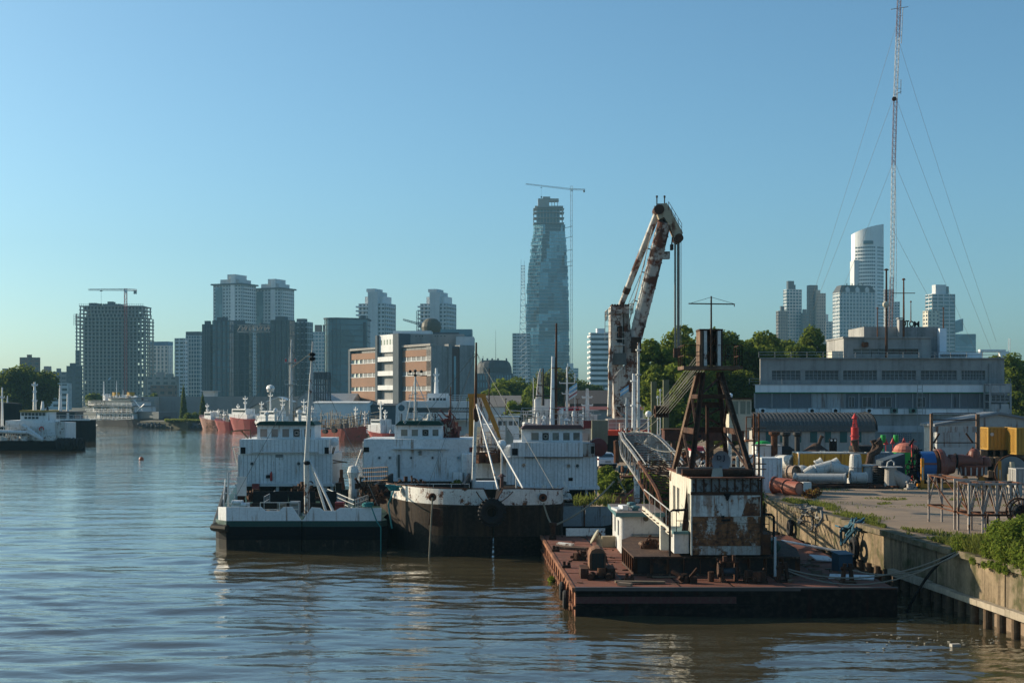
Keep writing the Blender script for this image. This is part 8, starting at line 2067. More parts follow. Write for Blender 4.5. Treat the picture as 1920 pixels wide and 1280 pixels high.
def rusty_frame():
 Y=112; t=thing("rusty_portal_frame","rusty portal frame with a pale streaked beam standing behind the thruster","frame",(wx(1788,Y),Y,QZ)); X=lambda p: wx(p,Y); Z=lambda q: wz(q,Y)
 for p,w in ((1745,.12),(1831,.16)):
  a=MB(); a.box(X(p),X(p)+w*1.6,Y,Y+.25,QZ,Z(775 if p<1800 else 776)); a.build("frame_post",M_girderlit,t)
 a=MB(); a.box(X(1748),X(1831),Y-.02,Y+.2,Z(810),Z(799)); a.build("streaked_beam",paint("beam_streaked",(.40,.40,.38),rust=.15,streak=.8,rcol=(.2,.07,.03)),t)
 for q in (775,787,830):
  a=MB(); a.box(X(1748),X(1831),Y+.05,Y+.12,Z(q)-.03,Z(q)+.05); a.build("cross_bar",M_rustdark,t)
 for a_,b_,c_,d_ in ((1752,838,1768,858),(1826,838,1806,862),(1752,830,1762,812),(1825,830,1812,812)):
  a=MB(); a.bar((X(a_),Y+.1,Z(b_)),(X(c_),Y+.1,Z(d_)),.12); a.build("knee_brace",M_rustdark,t)
rusty_frame()
def trestle(label,p0,p1,qt,Y,n,dep):
 t=thing("truss_trestle",label,"trestle",(wx((p0+p1)/2,Y),Y,QZ)); x0,x1,zt=wx(p0,Y),wx(p1,Y),wz(qt,Y); P_tr=paint("trestle_paint",(.36,.31,.27),rust=.42,streak=.4,scale=2)
 for k in range(n+1):
  x=x0+(x1-x0)*k/n
  for yy in (Y,Y+dep):
   a=MB(); a.bar((x,yy,QZ),(x,yy,zt),.085); a.build("trestle_leg",P_tr,t)
 for yy in (Y,Y+dep):
  for z,m_ in ((zt,P_tr),(QZ+.85,M_rust)):
   a=MB(); a.bar((x0-.05,yy,z),(x1+.05,yy,z),.10); a.build("trestle_rail",m_,t)
  for k in range(n):
   xa,xb=x0+(x1-x0)*k/n,x0+(x1-x0)*(k+1)/n; xm=(xa+xb)/2
   for s,e in (((xa,QZ+.85),(xm,zt)),((xm,zt),(xb,QZ+.85))):
    a=MB(); a.bar((s[0],yy,s[1]),(e[0],yy,e[1]),.055); a.build("trestle_diagonal",P_tr,t)
 for k in range(n+1):
  x=x0+(x1-x0)*k/n; a=MB(); a.bar((x,Y,zt),(x,Y+dep,zt),.07); a.bar((x,Y,QZ+.85),(x,Y+dep,QZ+.85),.06); a.bar((x,Y,QZ+.85),(x,Y+dep,zt),.05); a.build("trestle_tie",M_rust,t,kind="stuff")
trestle("rusty truss trestle standing left, overlapping the second one",1790,1816,899,68,1,4.2)
trestle("paler truss trestle running to the picture edge beside the bush",1817,1920,907,66,4,1.6)
mb=MB(); Y=63; mb.rail([(wx(1852,Y),Y,QZ),(wx(1915,Y),Y,QZ)],1.1,.05,2,.45); single(mb,"pipe_barrier",M_rustdark,"low dark brown pipe barrier before the paler trestle","barrier")
t=thing("cable_reel","dark spoked cable reel half hidden by the bush at the picture edge","reel",(wx(1912,62),62,QZ)); c=(wx(1914,62),62,QZ+1.35)
for dy in (-.25,.25):
 a=MB(); a.torus((c[0],c[1]+dy,c[2]),.55,.04,'Y',22,6)
 for k in range(8): an=k*math.pi/4; a.bar((c[0],c[1]+dy,c[2]),(c[0]+.55*math.cos(an),c[1]+dy,c[2]+.55*math.sin(an)),.04)
 a.build("reel_flange",M_rustdark,t)
a=MB(); a.cyl((c[0],61.75,c[2]),(c[0],62.25,c[2]),.3,n=14); a.bar((c[0]-.3,62,QZ),(c[0],62,c[2]),.1); a.bar((c[0]+.3,62,QZ),(c[0],62,c[2]),.1); a.build("reel_core",M_black,t,kind="stuff")
for i,(p0,q0,p1,q1,Y,lab) in enumerate(((1452,911,1489,916,92.5,"red brown flanged pipe nearer the tall white box"),(1475,910,1500,917,91.2,"red brown pipe with its mouth towards the water, beside the first"))):
 r=.52 if i==0 else .46; a_,b_=W(p0,q0,Y+.5),W(p1,q1,Y-.6); a_.z=b_.z=QZ+r*1.1; t=thing("red_pipe",lab,"pipe",(a_.x,a_.y,QZ)); a=MB(); hollow(a,a_,b_,r,r*.92,22); a.build("pipe_shell",M_pipered,t)
 d=(b_-a_).normalized(); a=MB(); a.cyl(a_,a_+d*.07,r*1.14,n=22); a.build("flange",M_pipered,t); a=MB(); a.cyl(b_-d*.05,b_-d*.048,r*.9,n=22); a.build("pipe_mouth",plain("mouth_pale",(.45,.2,.13)),t)
mb=MB(); Y=91; mb.cbox((wx(1511,Y),Y,QZ+.45),(.55,.5,.9),.2); single(mb,"battered_drum",P_rustywhite,"battered pale steel bin at the mouth of the red pipes","bin")
bl=[(W(px,q,Y),(.3,.3,.22)) for px,q,Y in ((1512,926,90),(1520,922,90),(1528,926,89),(1533,921,89),(1518,930,89))]
bush("dry_shrub","reddish dry shrub on the quay edge beside the red pipes","shrub",bl,900,.10,L_dry)
# ------------------------------------------------------------------ floating crane, ships and clutter behind the barges
P_sheer = paint("sheer_white",(.56,.53,.47),rust=.50,streak=.6,dirt=.6,scale=.8,rcol=(.17,.06,.03))
P_sheerboom = paint("sheer_boom",(.50,.49,.46),rust=.60,streak=.2,dirt=.5,scale=.35,rcol=(.15,.05,.03))
def hull(mb,xs,xb,Y,beam,za,zs,zw,rake=.0,n=14,full=.6):
 """loft from stern xs to bow xb; deck height zs at the stern, zw at the bow, foot za"""
 sg=1 if xb>xs else -1; L=abs(xb-xs); vs=[]
 for i in range(n+1):
  u=i/n; w=beam/2*(1-max(0,(u-full)/(1-full))**2.2)*(.85+.15*min(1,u*5)); zt=zs+(zw-zs)*u**2.2
  xf=xs+sg*L*u*(1-rake*0); xw=xs+sg*(L-rake)*u
  vs += [(xw,Y-w*.82,za),(xf,Y-w,zt),(xf,Y+w,zt),(xw,Y+w*.82,za)]
 fs=[]
 for i in range(n):
  a,b=4*i,4*i+4
  fs += [(a,b,b+1,a+1),(a+1,b+1,b+2,a+2),(a+2,b+2,b+3,a+3),(a+3,b+3,b,a)]
 fs += [(0,1,2,3),(4*n+3,4*n+2,4*n+1,4*n)]
 return mb.add(vs,fs)
def part(t,nm,m_,*boxes,kind=None):
 mb=MB()
 for b in boxes: mb.box(*b)
 return mb.build(nm,m_,t,None,kind)
def pxbox(a,b,q0,q1,Y,d): return (wx(a,Y),wx(b,Y),Y,Y+d,wz(q1,Y),wz(q0,Y))
def mast(t,px,q0,q1,Y,r,m_,arms=()):
 mb=MB(); x=wx(px,Y); mb.cyl((x,Y,wz(q1,Y)),(x,Y,wz(q0,Y)),r,r*.5,n=7)
 for q,w in arms: mb.cyl((wx(px-w,Y),Y,wz(q,Y)),(wx(px+w,Y),Y,wz(q,Y)),r*.4,n=5); mb.cyl((wx(px-w,Y),Y,wz(q,Y)),(wx(px-w,Y),Y,wz(q-3,Y)),r*.3,n=4); mb.cyl((wx(px+w,Y),Y,wz(q,Y)),(wx(px+w,Y),Y,wz(q-3,Y)),r*.3,n=4)
 return mb.build("mast",m_,t)
def windows(t,ps,q0,q1,Y,m_=None):
 for a,b in ps: part(t,"window",m_ or M_glassdark,(wx(a,Y),wx(b,Y),Y-.06,Y-.01,wz(q1,Y),wz(q0,Y)))
def rigging(t,px0,px1,q0,q1,Y,n,seed,m_,bits=8,depth=4):
 r=random.Random(seed); mb=MB()
 for _ in range(n):
  x=wx(r.uniform(px0,px1),Y); y=Y+r.uniform(0,depth); z=wz(q1,Y); h=(wz(q0,Y)-z)*r.uniform(.25,1); mb.cyl((x,y,z),(x+r.uniform(-.4,.4),y,z+h),r.uniform(.04,.10),n=4)
  if r.random()<.6: mb.cyl((x-r.uniform(.5,2.5),y,z+h*.8),(x+r.uniform(.5,2.5),y,z+h*r.uniform(.6,1)),.05,n=4)
 for _ in range(bits):
  x=wx(r.uniform(px0,px1),Y); z=wz(q1,Y); s=r.uniform(.3,1.0); mb.cbox((x,Y+r.uniform(0,depth),z+s*.5),(s*1.3,s,s),r.random())
 return mb.build("deck_gear",m_,t,None,"stuff")
# ---- the white floating sheer crane
def sheer():
 Y=142.0; X=lambda p,y=Y: wx(p,y); Z=lambda q,y=Y: wz(q,y)
 t=thing("sheer_crane","tall rust blotched white floating crane with two tubular jibs and hanging cables","crane",(X(1170),Y,.2))
 part(t,"hull",M_black,(X(1136),X(1228),Y-2,Y+12,.2,Z(815,Y-2)))
 mb=MB(); mb.add([(X(1133),Y-2.2,Z(815)),(X(1230),Y-2.2,Z(815)),(X(1230),Y+12,Z(815)),(X(1133),Y+12,Z(815)),(X(1137),Y-2.1,Z(806)),(X(1226),Y-2.1,Z(806)),(X(1226),Y+12,Z(806)),(X(1137),Y+12,Z(806))],BOXF); mb.build("red_bulwark",plain("bulwark_red",(.62,.05,.012),.5,var=.1),t)
 mb=MB(); mb.rail([(X(1138),Y-2,Z(806)),(X(1226),Y-2,Z(806))],1.1,.035,3,.8); mb.build("deck_rail",P_rail,t)
 part(t,"deck_house",C_grey,(X(1142),X(1222),Y+2,Y+8,Z(806),Z(786)))
 def slab(nm,pts,y0,d,m_):
  mb=MB(); mb.prism([(X(p),y0,Z(q)) for p,q in pts],(0,d,0)); return mb.build(nm,m_,t)
 slab("column_plate",[(1152,784),(1166,784),(1168,690),(1168,585),(1145,585),(1145,690),(1150,720)],Y,3.2,P_sheer)
 slab("column_plate",[(1166,770),(1186,784),(1194,784),(1196,700),(1188,670),(1168,690)],Y+.3,3.0,P_sheer)
 slab("column_plate",[(1182,700),(1196,690),(1200,655),(1186,640),(1180,585),(1170,585),(1172,660)],Y+.5,2.6,P_sheer)
 part(t,"column_top",P_sheer,(X(1145),X(1180),Y-.2,Y+3.6,Z(588),Z(574)))
 for k in range(7):
  p=1147+k*5; part(t,"top_lug",M_rustdark,(X(p),X(p)+.16,Y,Y+2.5,Z(574),Z(570)))
 part(t,"column_recess",M_black,(X(1157),X(1167),Y-.04,Y,Z(642),Z(612)))
 for q in (622,646,634): part(t,"recess_bar",P_sheer,(X(1152),X(1171),Y-.25,Y-.04,Z(q+2),Z(q)))
 part(t,"hook_box",M_rustdark,(X(1159),X(1166),Y-.5,Y-.05,Z(632),Z(615)))
 part(t,"grey_shield",concrete("shield_grey",(.13,.14,.13),.5,.6),(X(1140),X(1173),Y-.7,Y-.45,Z(684),Z(662)))
 part(t,"foot_recess",M_rustdark,(X(1156),X(1164),Y-.05,Y-.002,Z(780),Z(762)))
 mb=MB(); mb.rail([(X(1138),Y+3,Z(600)),(X(1138),Y-.8,Z(600)),(X(1186),Y-.8,Z(588)),(X(1186),Y+3,Z(588))],1.0,.035,2,.9); mb.ladder((X(1139),Y-.8,Z(640)),(X(1139),Y-.8,Z(585)),.6,(1,0,0),.04,.5); mb.build("column_rail",P_sheer,t)
 for p0,q0,p1,q1 in ((1143,740,1143,690),(1142,690,1147,640),(1141,780,1144,700)):
  mb=MB(); mb.cyl((X(p0),Y-1,Z(q0)),(X(p1),Y-1,Z(q1)),.22,n=8); mb.build("leg_tube",P_sheer,t)
 mb=MB(); mb.cyl((X(1150),Y-.4,Z(710)),(X(1166),Y-.4,Z(690)),.12,n=6); mb.cyl((X(1153),Y-.4,Z(765)),(X(1168),Y-.4,Z(782)),.12,n=6); mb.build("cross_stay",P_sheer,t,None,"stuff")
 hd=Vector((X(1238),Y-4,Z(425))); ft=Vector((X(1193),Y+.5,Z(632)))
 n=9
 for k in range(n):
  a,b=ft.lerp(hd,k/n),ft.lerp(hd,(k+1)/n); r0=.72-.12*abs(k/n-.45); mb=MB(); mb.cyl(a,b.lerp(a,.012),r0,r0-.01,n=18); mb.build("boom_section",P_sheerboom,t)
  mb=MB(); mb.cyl(b.lerp(a,.03),b.lerp(a,-.01),r0+.05,n=18); mb.build("boom_flange",P_sheerboom,t)
 part(t,"boom_pivot",M_rustdark,(X(1184),X(1202),Y-.3,Y+1.8,Z(660),Z(632)))
 s0,s1=Vector((X(1165),Y+1.5,Z(574))),Vector((X(1228),Y-3.6,Z(402)))
 mb=MB(); mb.cyl(s0,s1,.30,.34,n=14); mb.build("upper_strut",P_sheerboom,t)
 d=(s1-s0).normalized(); mb=MB(); mb.cyl(s0.lerp(s1,.15),s0.lerp(s1,.21),.36,n=14); mb.build("strut_band",M_rustdark,t)
 mb=MB(); mb.prism([(X(1222),Y-4.6,Z(408)),(X(1224),Y-4.6,Z(396)),(X(1241),Y-4.6,Z(392)),(X(1258),Y-4.6,Z(424)),(X(1270),Y-4.6,Z(446)),(X(1266),Y-4.6,Z(462)),(X(1258),Y-4.6,Z(461)),(X(1246),Y-4.6,Z(432)),(X(1236),Y-4.6,Z(418)),(X(1227),Y-4.6,Z(422))],(0,1.8,0)); mb.build("jib_head",paint("jib_cream",(.42,.36,.25),rust=.42,streak=.4,scale=.6),t)
 mb=MB(); mb.cyl((X(1227),Y-4.7,Z(404)),(X(1227),Y-2.7,Z(404)),.5,n=14); mb.cyl((X(1263),Y-4.8,Z(456)),(X(1263),Y-2.6,Z(456)),.42,n=14); mb.build("head_sheave",M_rustdark,t,None,"stuff")
 for p in (1225,1239):
  mb=MB(); mb.cyl((X(p),Y-3.5,Z(400)),(X(p),Y-3.5,Z(378)),.06,n=5); mb.lathe([(.1,-.1),(.1,.1)],(X(p),Y-3.5,Z(378)),6); mb.build("head_light",M_black,t)
 mb=MB(); mb.cyl((X(1225),Y-3.5,Z(391)),(X(1239),Y-3.5,Z(391)),.04,n=4); mb.rail([(X(1244),Y-4.6,Z(405)),(X(1268),Y-4.6,Z(445))],.8,.03,2,.7); mb.build("head_rail",M_rust,t,None,"stuff")
 mb=MB(); mb.ladder(ft.lerp(hd,.05)+Vector((-.95,0,.3)),ft.lerp(hd,.93)+Vector((-.95,0,.3)),.45,(0,1,0),.04,.5); mb.build("boom_ladder",P_sheer,t)
 for u in (.3,.55,.75):
  p=ft.lerp(hd,u); mb=MB(); mb.cyl(p,p+Vector((-1.0,0,.3)),.06,n=5); mb.build("ladder_bracket",M_rust,t)
 p=ft.lerp(hd,.72); part(t,"boom_lug",P_sheer,(p.x+.4,p.x+1.3,p.y-.4,p.y+.4,p.z-.4,p.z+.3))
 mb=MB(); mb.box(X(1249),X(1254),Y-4.2,Y-3.4,Z(476),Z(466)); mb.cyl((X(1251.5),Y-3.8,Z(466)),(X(1253),Y-3.8,Z(452)),.07,n=5); mb.build("limit_block",M_rustdark,t)
 for p,w in ((1257,.06),(1258.4,.06),(1262,.06),(1264.5,.09),(1268.5,.03)):
  mb=MB(); mb.cyl((X(p),Y-3.8,Z(458)),(X(p),Y-3.8,Z(655)),w,n=5); mb.build("hoist_cable",M_cable,t)
 part(t,"hook_block",M_rustdark,(X(1255),X(1267),Y-4.2,Y-3.4,Z(672),Z(655)))
 mb=MB(); mb.tube([s1+Vector((-.4,0,.4)),(X(1206),Y-1,Z(500)),(X(1178),Y+.5,Z(572))],.035,4); mb.tube([ft.lerp(hd,.75)+Vector((-1,0,0)),(X(1190),Y,Z(560)),(X(1176),Y+.8,Z(576))],.03,4); mb.build("luffing_cable",M_cable,t,None,"stuff")
 for p,q0,q1,y,r_,m_ in ((1197,642,812,Y-5,.17,P_rustywhite),(1188,700,812,Y-4,.2,P_hullw),(1175,745,860,Y-8,.14,plain("mast_bluegrey",(.34,.40,.44)))):
  mb=MB(); mb.cyl((wx(p,y),y,wz(q1,y)),(wx(p,y),y,wz(q0,y)),r_,r_*.6,n=8);
  for q in (q0+14,q0+60): mb.lathe([(r_*1.6,-.06),(r_*1.6,.06)],(wx(p,y),y,wz(q,y)),8)
  mb.build("deck_mast",m_,t)
 part(t,"winch_house",P_sheer,(X(1160),X(1180),Y-1.5,Y-.3,Z(806),Z(792)))
sheer()
def flag(label,px,q,Y,c1,c2):
 t=thing("flag",label,"flag",(wx(px,Y),Y,wz(q,Y))); x,z=wx(px,Y),wz(q,Y)
 for k,c in enumerate((c1,c2,c1)):
  mb=MB(); n=5
  for i in range(n):
   f=lambda j: Vector((x+.16*j,Y+.08*math.sin(j*1.4),z-.19*k+.11*j-.1))
   a,b=f(i),f(i+1); mb.add([a,b,b+Vector((0,0,.19)),a+Vector((0,0,.19))],[(0,1,2,3)])
  mb.build("flag_stripe",c,t)
FB,FW=plain("flag_blue",(.22,.45,.65)),plain("flag_white",(.7,.7,.7))
flag("sky blue and white flag above the white ship, upper of two",1067,729,140,FB,FW)
flag("white flag with dull red middle under the sky blue flag",1067,741,140,FW,plain("flag_red",(.4,.12,.12)))
flag("sky blue and white flag in front of the floating crane column",1163,734,134,FB,FW)
flag("pale blue flag over the white riverboat",203,710,455,FB,FW)
# ---- ships
M_hullred=paint("hull_red",(.36,.045,.04),rust=.1,streak=.15,dirt=.4,scale=.4); M_hullrust=paint("hull_rustred",(.42,.10,.075),rust=.28,streak=.45,dirt=.5,scale=.3,rcol=(.30,.15,.07)); M_hullpink=paint("hull_pink",(.42,.21,.16),rust=.45,streak=.45,dirt=.5,scale=.3,rcol=(.24,.10,.05))
P_ship=paint("ship_white",(.80,.80,.78),rust=.08,streak=.2,dirt=.3,scale=.5)
def white_ship():
 Y=150.0; t=thing("white_red_ship","white ship with tall masts, red deck band and crowded railings behind the brown roofed barge","ship",(wx(1050,Y),Y,0))
 mb=MB(); hull(mb,wx(1122,Y),wx(985,Y),Y+4,7,-.3,wz(812,Y),wz(800,Y)); mb.build("hull",P_ship,t)
 part(t,"lower_deck",P_ship,pxbox(1000,1120,778,812,Y+1,5)); part(t,"bridge",P_ship,pxbox(1003,1036,748,790,Y+.5,4)); part(t,"red_band",plain("band_crimson",(.42,.03,.05)),pxbox(1030,1086,763,770,Y+.3,4)); part(t,"aft_house",P_ship,pxbox(1036,1086,770,790,Y+.6,4))
 mb=MB(); mb.prism([(wx(1004,Y),Y+1,wz(758,Y)),(wx(1018,Y),Y+1,wz(758,Y)),(wx(1014,Y),Y+1,wz(690,Y)),(wx(1010,Y),Y+1,wz(700,Y))],(0,1.5,0)); mb.build("signal_tower",P_rustywhite,t)
 windows(t,((1006,1012),(1018,1022),(1028,1032)),768,782,Y+.5); windows(t,((1040,1046),(1052,1058),(1068,1074)),774,782,Y+.6)
 mast(t,1018,690,760,Y,.16,M_fun,((742,16),(722,9))); mast(t,1063,688,790,Y,.16,P_ship,((718,14),(738,9))); mast(t,1101,728,800,Y,.3,P_ship,((745,9),(760,10),(775,7))); mast(t,1000,708,800,Y,.06,P_ship); mast(t,1083,748,800,Y,.07,M_rust,((748,3),)); mast(t,1078,700,800,Y,.05,P_ship)
 mb=MB()
 for q in (800,788): mb.rail([(wx(976,Y),Y-.5,wz(q,Y)),(wx(1112,Y),Y-.5,wz(q,Y))],1.0,.03,3,.8)
 mb.build("deck_rail",P_rail,t); rigging(t,980,1110,760,800,Y-.4,26,3,P_ship,14,1)
 part(t,"stone_ballast",concrete("stone_block",(.17,.17,.13),.6,1),pxbox(1110,1140,788,832,136,2))
white_ship()
def trawler_frame():
 Y=124.0; t=thing("orange_gantry_trawler","fishing trawler with an orange A-frame gantry between the second and third barge","trawler",(wx(915,Y),Y,0)); X=lambda p: wx(p,Y); Z=lambda q: wz(q,Y)
 mb=MB(); hull(mb,X(885),X(975),Y+3,5.5,-.3,Z(868),Z(855)); mb.build("hull",P_hullw,t)
 M_or=paint("gantry_orange",(.48,.20,.02),rust=.1,streak=.2,dirt=.3)
 mb=MB(); mb.box(X(877),X(911),Y,Y+.5,Z(745),Z(738)); mb.build("gantry_beam",M_or,t)
 for a,b,c,d in ((882,745,881,850),(887,745,885,838)): mb=MB(); mb.bar((X(a),Y+.25,Z(b)),(X(c),Y+.25,Z(d)),.24,.34); mb.build("gantry_leg",M_or,t)
 mb=MB(); mb.bar((X(906),Y+.25,Z(744)),(X(932),Y+.25,Z(806)),.3,.4); mb.bar((X(932),Y+.25,Z(806)),(X(945),Y+.25,Z(850)),.26,.34); mb.build("gantry_leg",M_or,t)
 part(t,"wheelhouse",P_ship,(X(930),X(974),Y+6,Y+9,Z(860),Z(784))); part(t,"wheelhouse_roof",plain("roof_blue_pale",(.32,.42,.47)),(X(926),X(976),Y+5.7,Y+9.3,Z(784)+.003,Z(781))); windows(t,((934,941),(944,951),(954,961),(964,971)),789,797,Y+6)
 part(t,"deck_house",P_ship,(X(903),X(930),Y+5,Y+8,Z(862),Z(797))); part(t,"net_winch",P_house,(X(922),X(932),Y+1,Y+2,Z(842),Z(800)))
 for a,b,c,d in ((877,745,874,800),(912,745,960,815),(900,745,905,850),(897,745,930,840)): mb=MB(); mb.cyl((X(a),Y,Z(b)),(X(c),Y,Z(d)),.035,n=4); mb.build("gantry_stay",M_black,t)
 rigging(t,888,960,800,868,Y-1,30,8,P_rustywhite,22,5); rigging(t,890,945,820,868,Y-2,12,9,M_rust,14,3)
 mast(t,917,690,790,Y+8,.08,M_girder); mast(t,903,752,850,Y+2,.06,M_rust)
trawler_frame()
def ferry():
 Y=232.0; t=thing("white_ferry","large white ferry with a dark window band and upper bridge behind the middle barge","ferry",(wx(812,Y),Y,0)); X=lambda p: wx(p,Y); Z=lambda q: wz(q,Y)
 part(t,"main_deck",P_ship,(X(765),X(882),Y,Y+12,Z(776.5),Z(773)),(X(765),X(882),Y,Y+12,Z(764),Z(752))); part(t,"lower_side",P_ship,(X(765),X(882),Y+.1,Y+12,Z(784),Z(776.5)-.01)); part(t,"window_band",G_dark,(X(766),X(880),Y+.15,Y+11,Z(773),Z(764)))
 mb=MB(); mb.prism([(X(741),Y+.2,Z(797)),(X(766),Y+.2,Z(797)),(X(764),Y+.2,Z(752)),(X(756),Y+.2,Z(751)),(X(742),Y+.2,Z(760))],(0,12,0)); mb.build("bow_tower",P_ship,t)
 part(t,"bridge",P_ship,(X(800),X(838),Y+2,Y+9,Z(752),Z(737))); windows(t,((804,809),(811,816),(818,823),(825,829),(831,836)),746,750.5,Y+2,G_dark)
 part(t,"hull",P_ship,(X(745),X(770),Y+1,Y+11,-.3,Z(797)),(X(790),X(882),Y+6,Y+12,-.3,Z(790))); mast(t,818,690,737,Y+4,.4,P_ship,((703,5),(715,4),(727,3)))
 mb=MB(); mb.rail([(X(840),Y+.3,Z(752)),(X(882),Y+.3,Z(752))],1.0,.05,3,1.6); mb.rail([(X(767),Y+.3,Z(752)),(X(800),Y+.3,Z(752))],1.0,.05,2,1.6); mb.build("deck_rail",P_ship,t)
 mb=MB()
 for k in range(7): x=X(845+k*5); mb.box(x,x+.25,Y+.1,Y+.14,Z(772),Z(765)); mb.cyl((x+.3,Y+.12,Z(768)),(x+.9,Y+.12,Z(770)),.18,n=5)
 mb.build("band_pattern",P_panel if False else P_tube,t,None,"stuff"); mast(t,845,725,790,Y-8,.16,M_rust,((740,3),(764,3)))
ferry()
def trawler(label,x0,x1,Y,qd,qb,hm,house,qh,seed,masts=(),stripe=None):
 t=thing("fishing_trawler",label,"trawler",(wx((x0+x1)/2,Y),Y,0)); B=abs(wx(x1,Y)-wx(x0,Y))*.26+3
 mb=MB(); hull(mb,wx(x0,Y),wx(x1,Y),Y,B,-.3,wz(qd,Y),wz(qb+(qd-qb)*.4,Y),1.2); mb.build("hull",hm,t)
 if house:
  a,b=house; part(t,"deck_house",P_ship,pxbox(a,b,qh+10,qd+1,Y-1.5,4)); part(t,"wheelhouse",P_ship,pxbox(a+(b-a)*.15,b-(b-a)*.1,qh,qh+10.1,Y-1.2,3)); part(t,"wheelhouse_window",M_glassdark,pxbox(a+(b-a)*.2,b-(b-a)*.15,qh+2.5,qh+6,Y-1.26,.05))
 for p,q0,w in masts: mast(t,p,q0,qd,Y,.22,P_ship,((q0+6,w),(q0+14,w*.7)))
 rigging(t,min(x0,x1)+4,max(x0,x1)-4,qd-20,qd,Y-1,14,seed,P_ship if seed%2 else M_cable,10,4); t.rotation_euler.z=R(-44); t.scale=(1.65,1,1); return t
trawler("long rusty pink hull with bow raised at the left, by the second cypress",418,374,402,787,770,M_hullpink,(385,402),772,3,((388,756,3),(410,766,3)))
trawler("small red hull with steep white bow between the pink hull and the red trawler",440,404,392,790,780,M_hullred,None,770,4,((420,772,3),))
trawler("red and white trawler with high white bow and bridge",480,431,382,785,776,M_hullred,(434,470),766,5,((460,742,4),(446,757,3)))
trawler("white trawler with round dome aerial between the red trawler and the first wheelhouse",535,478,372,793,786,P_ship,(486,528),770,7,((507,728,6),(490,752,4),(530,745,5)))
trawler("white workboat behind the radar mast of the first barge",600,540,356,796,790,P_ship,(560,592),772,8,((570,748,5),(585,760,3)))
mb=MB(); mb.lathe([(.02,1.0),(.7,.7),(.9,0),(.6,-.7)],(wx(507,372),372,wz(728,372)),12); mb.build("dome_aerial",P_ship,bpy.data.objects["fishing_trawler.003"])
trawler("weathered red hull with upswept bow and bare pipe crowded deck",598,694,304,806,790,M_hullrust,None,780,10,((666,762,3),(682,770,4)))
t=bpy.data.objects["fishing_trawler.005"]; rigging(t,605,690,768,803,302,46,12,M_cable,16,5)
mb=MB(); mb.rail([(wx(600,302),301,wz(805,302)),(wx(660,302),300.6,wz(800,302)),(wx(690,302),303,wz(789,302))],1.6,.07,3,1.2); mb.build("deck_rail",M_girderlit,t)
for p,q in ((637,809),(654,807)):
 mb=MB(); mb.lathe([(.45,-.3),(.45,.3)],(wx(p,299.6),299.4,wz(q,299.6)),10,'Y'); mb.build("hull_fender",M_black,t)
trawler("small red and white boat with a tall tripod aerial beside the upswept red hull",740,692,290,812,800,M_hullred,(700,722),786,13,((714,752,5),(722,768,3)))
def tanker():
 Y=244.0; X=lambda p: wx(p,Y); Z=lambda q: wz(q,Y); t=thing("river_tanker","black hulled tanker with pipe crowded deck and gold roofed wheelhouse at the left edge","ship",(X(60),Y,0))
 mb=MB(); hull(mb,X(-90),X(150),Y+3,7,-.4,Z(826),Z(823),0,16,.8); mb.build("hull",P_hullblack,t)
 part(t,"wheelhouse",P_ship,pxbox(38,88,772,788,Y+1,5)); part(t,"bridge_deck",P_ship,pxbox(10,92,788,806,Y+.5,6)); part(t,"lower_house",P_ship,pxbox(60,122,792,824,Y,6)); part(t,"bow_plate",P_rustywhite,pxbox(104,120,790,818,Y-.3,.3))
 part(t,"wheelhouse_roof",plain("roof_gold",(.42,.28,.06)),pxbox(36,90,769,772,Y+.6,6)); windows(t,[(40+k*6.6,45+k*6.6) for k in range(7)],773.5,779,Y+1); windows(t,[(46+k*7,51+k*7) for k in range(4)],781,785,Y+1)
 mast(t,65,716,770,Y+3,.36,P_ship,((722,5),(735,3),(752,4))); mast(t,4,726,800,Y+3,.25,P_ship,((745,4),)); mast(t,80,752,770,Y+3,.4,P_ship); mast(t,89,762,790,Y+2,.35,M_fun)
 rigging(t,0,105,790,826,Y-1.2,36,21,P_rustywhite,30,2); mb=MB(); mb.tube([(X(-10),Y-1.5,Z(808)),(X(60),Y-1.5,Z(810)),(X(86),Y-1.5,Z(824))],.3,8); mb.cyl((X(48),Y-1.5,Z(796)),(X(84),Y-1.5,Z(822)),.3,n=8); mb.build("deck_pipe",P_house,t,None,"stuff"); mb=MB(); mb.torus((X(78),Y-.1,Z(804)),.35,.1,'Y',14,6); mb.build("life_ring",M_red,t)
 mb=MB()
 for k in range(8):
  p=112+k*5.2; o=MB(); o.torus((X(p),Y-.6+max(0,k-4)*.55,Z(831)),.72,.3,'X',16,8); o.build("bow_tyre",M_rubber,t)
tanker()
def dark_ship():
 Y=296.0; X=lambda p: wx(p,Y); Z=lambda q: wz(q,Y); t=thing("dark_round_bow_ship","dark hulled ship with rounded bow and tan roofed wheelhouse behind the tanker","ship",(X(120),Y,0))
 mb=MB(); hull(mb,X(20),X(172),Y+3,9,-.4,Z(789),Z(787),0,16,.75); mb.build("hull",P_hullblack,t); part(t,"wheelhouse",G_dark,pxbox(94,140,773,785,Y+1,6)); part(t,"wheelhouse_roof",plain("roof_tan",(.3,.22,.12)),pxbox(91,143,770.5,773,Y+.5,7)); part(t,"deck_strip",P_ship,pxbox(95,168,785,788,Y-1,.4)); mast(t,113,722,772,Y+3,.4,P_ship,((726,1.5),)); mast(t,127,738,788,Y+1,.35,P_ship)
 mb=MB(); mb.rail([(X(100),Y-.8,Z(787)),(X(166),Y-.8,Z(787))],1.0,.06,2,1.6); mb.build("deck_rail",P_rail,t)
 Y=330; t=thing("black_barge_stern","high black stern hull at the left edge in front of the domed tree","ship",(wx(10,Y),Y,0)); mb=MB(); hull(mb,wx(-60,Y),wx(41,Y),Y,9,-.4,wz(752,Y),wz(757,Y)); mb.build("hull",P_hullblack,t); mast(t,14,742,756,Y,.2,P_ship)
dark_ship()
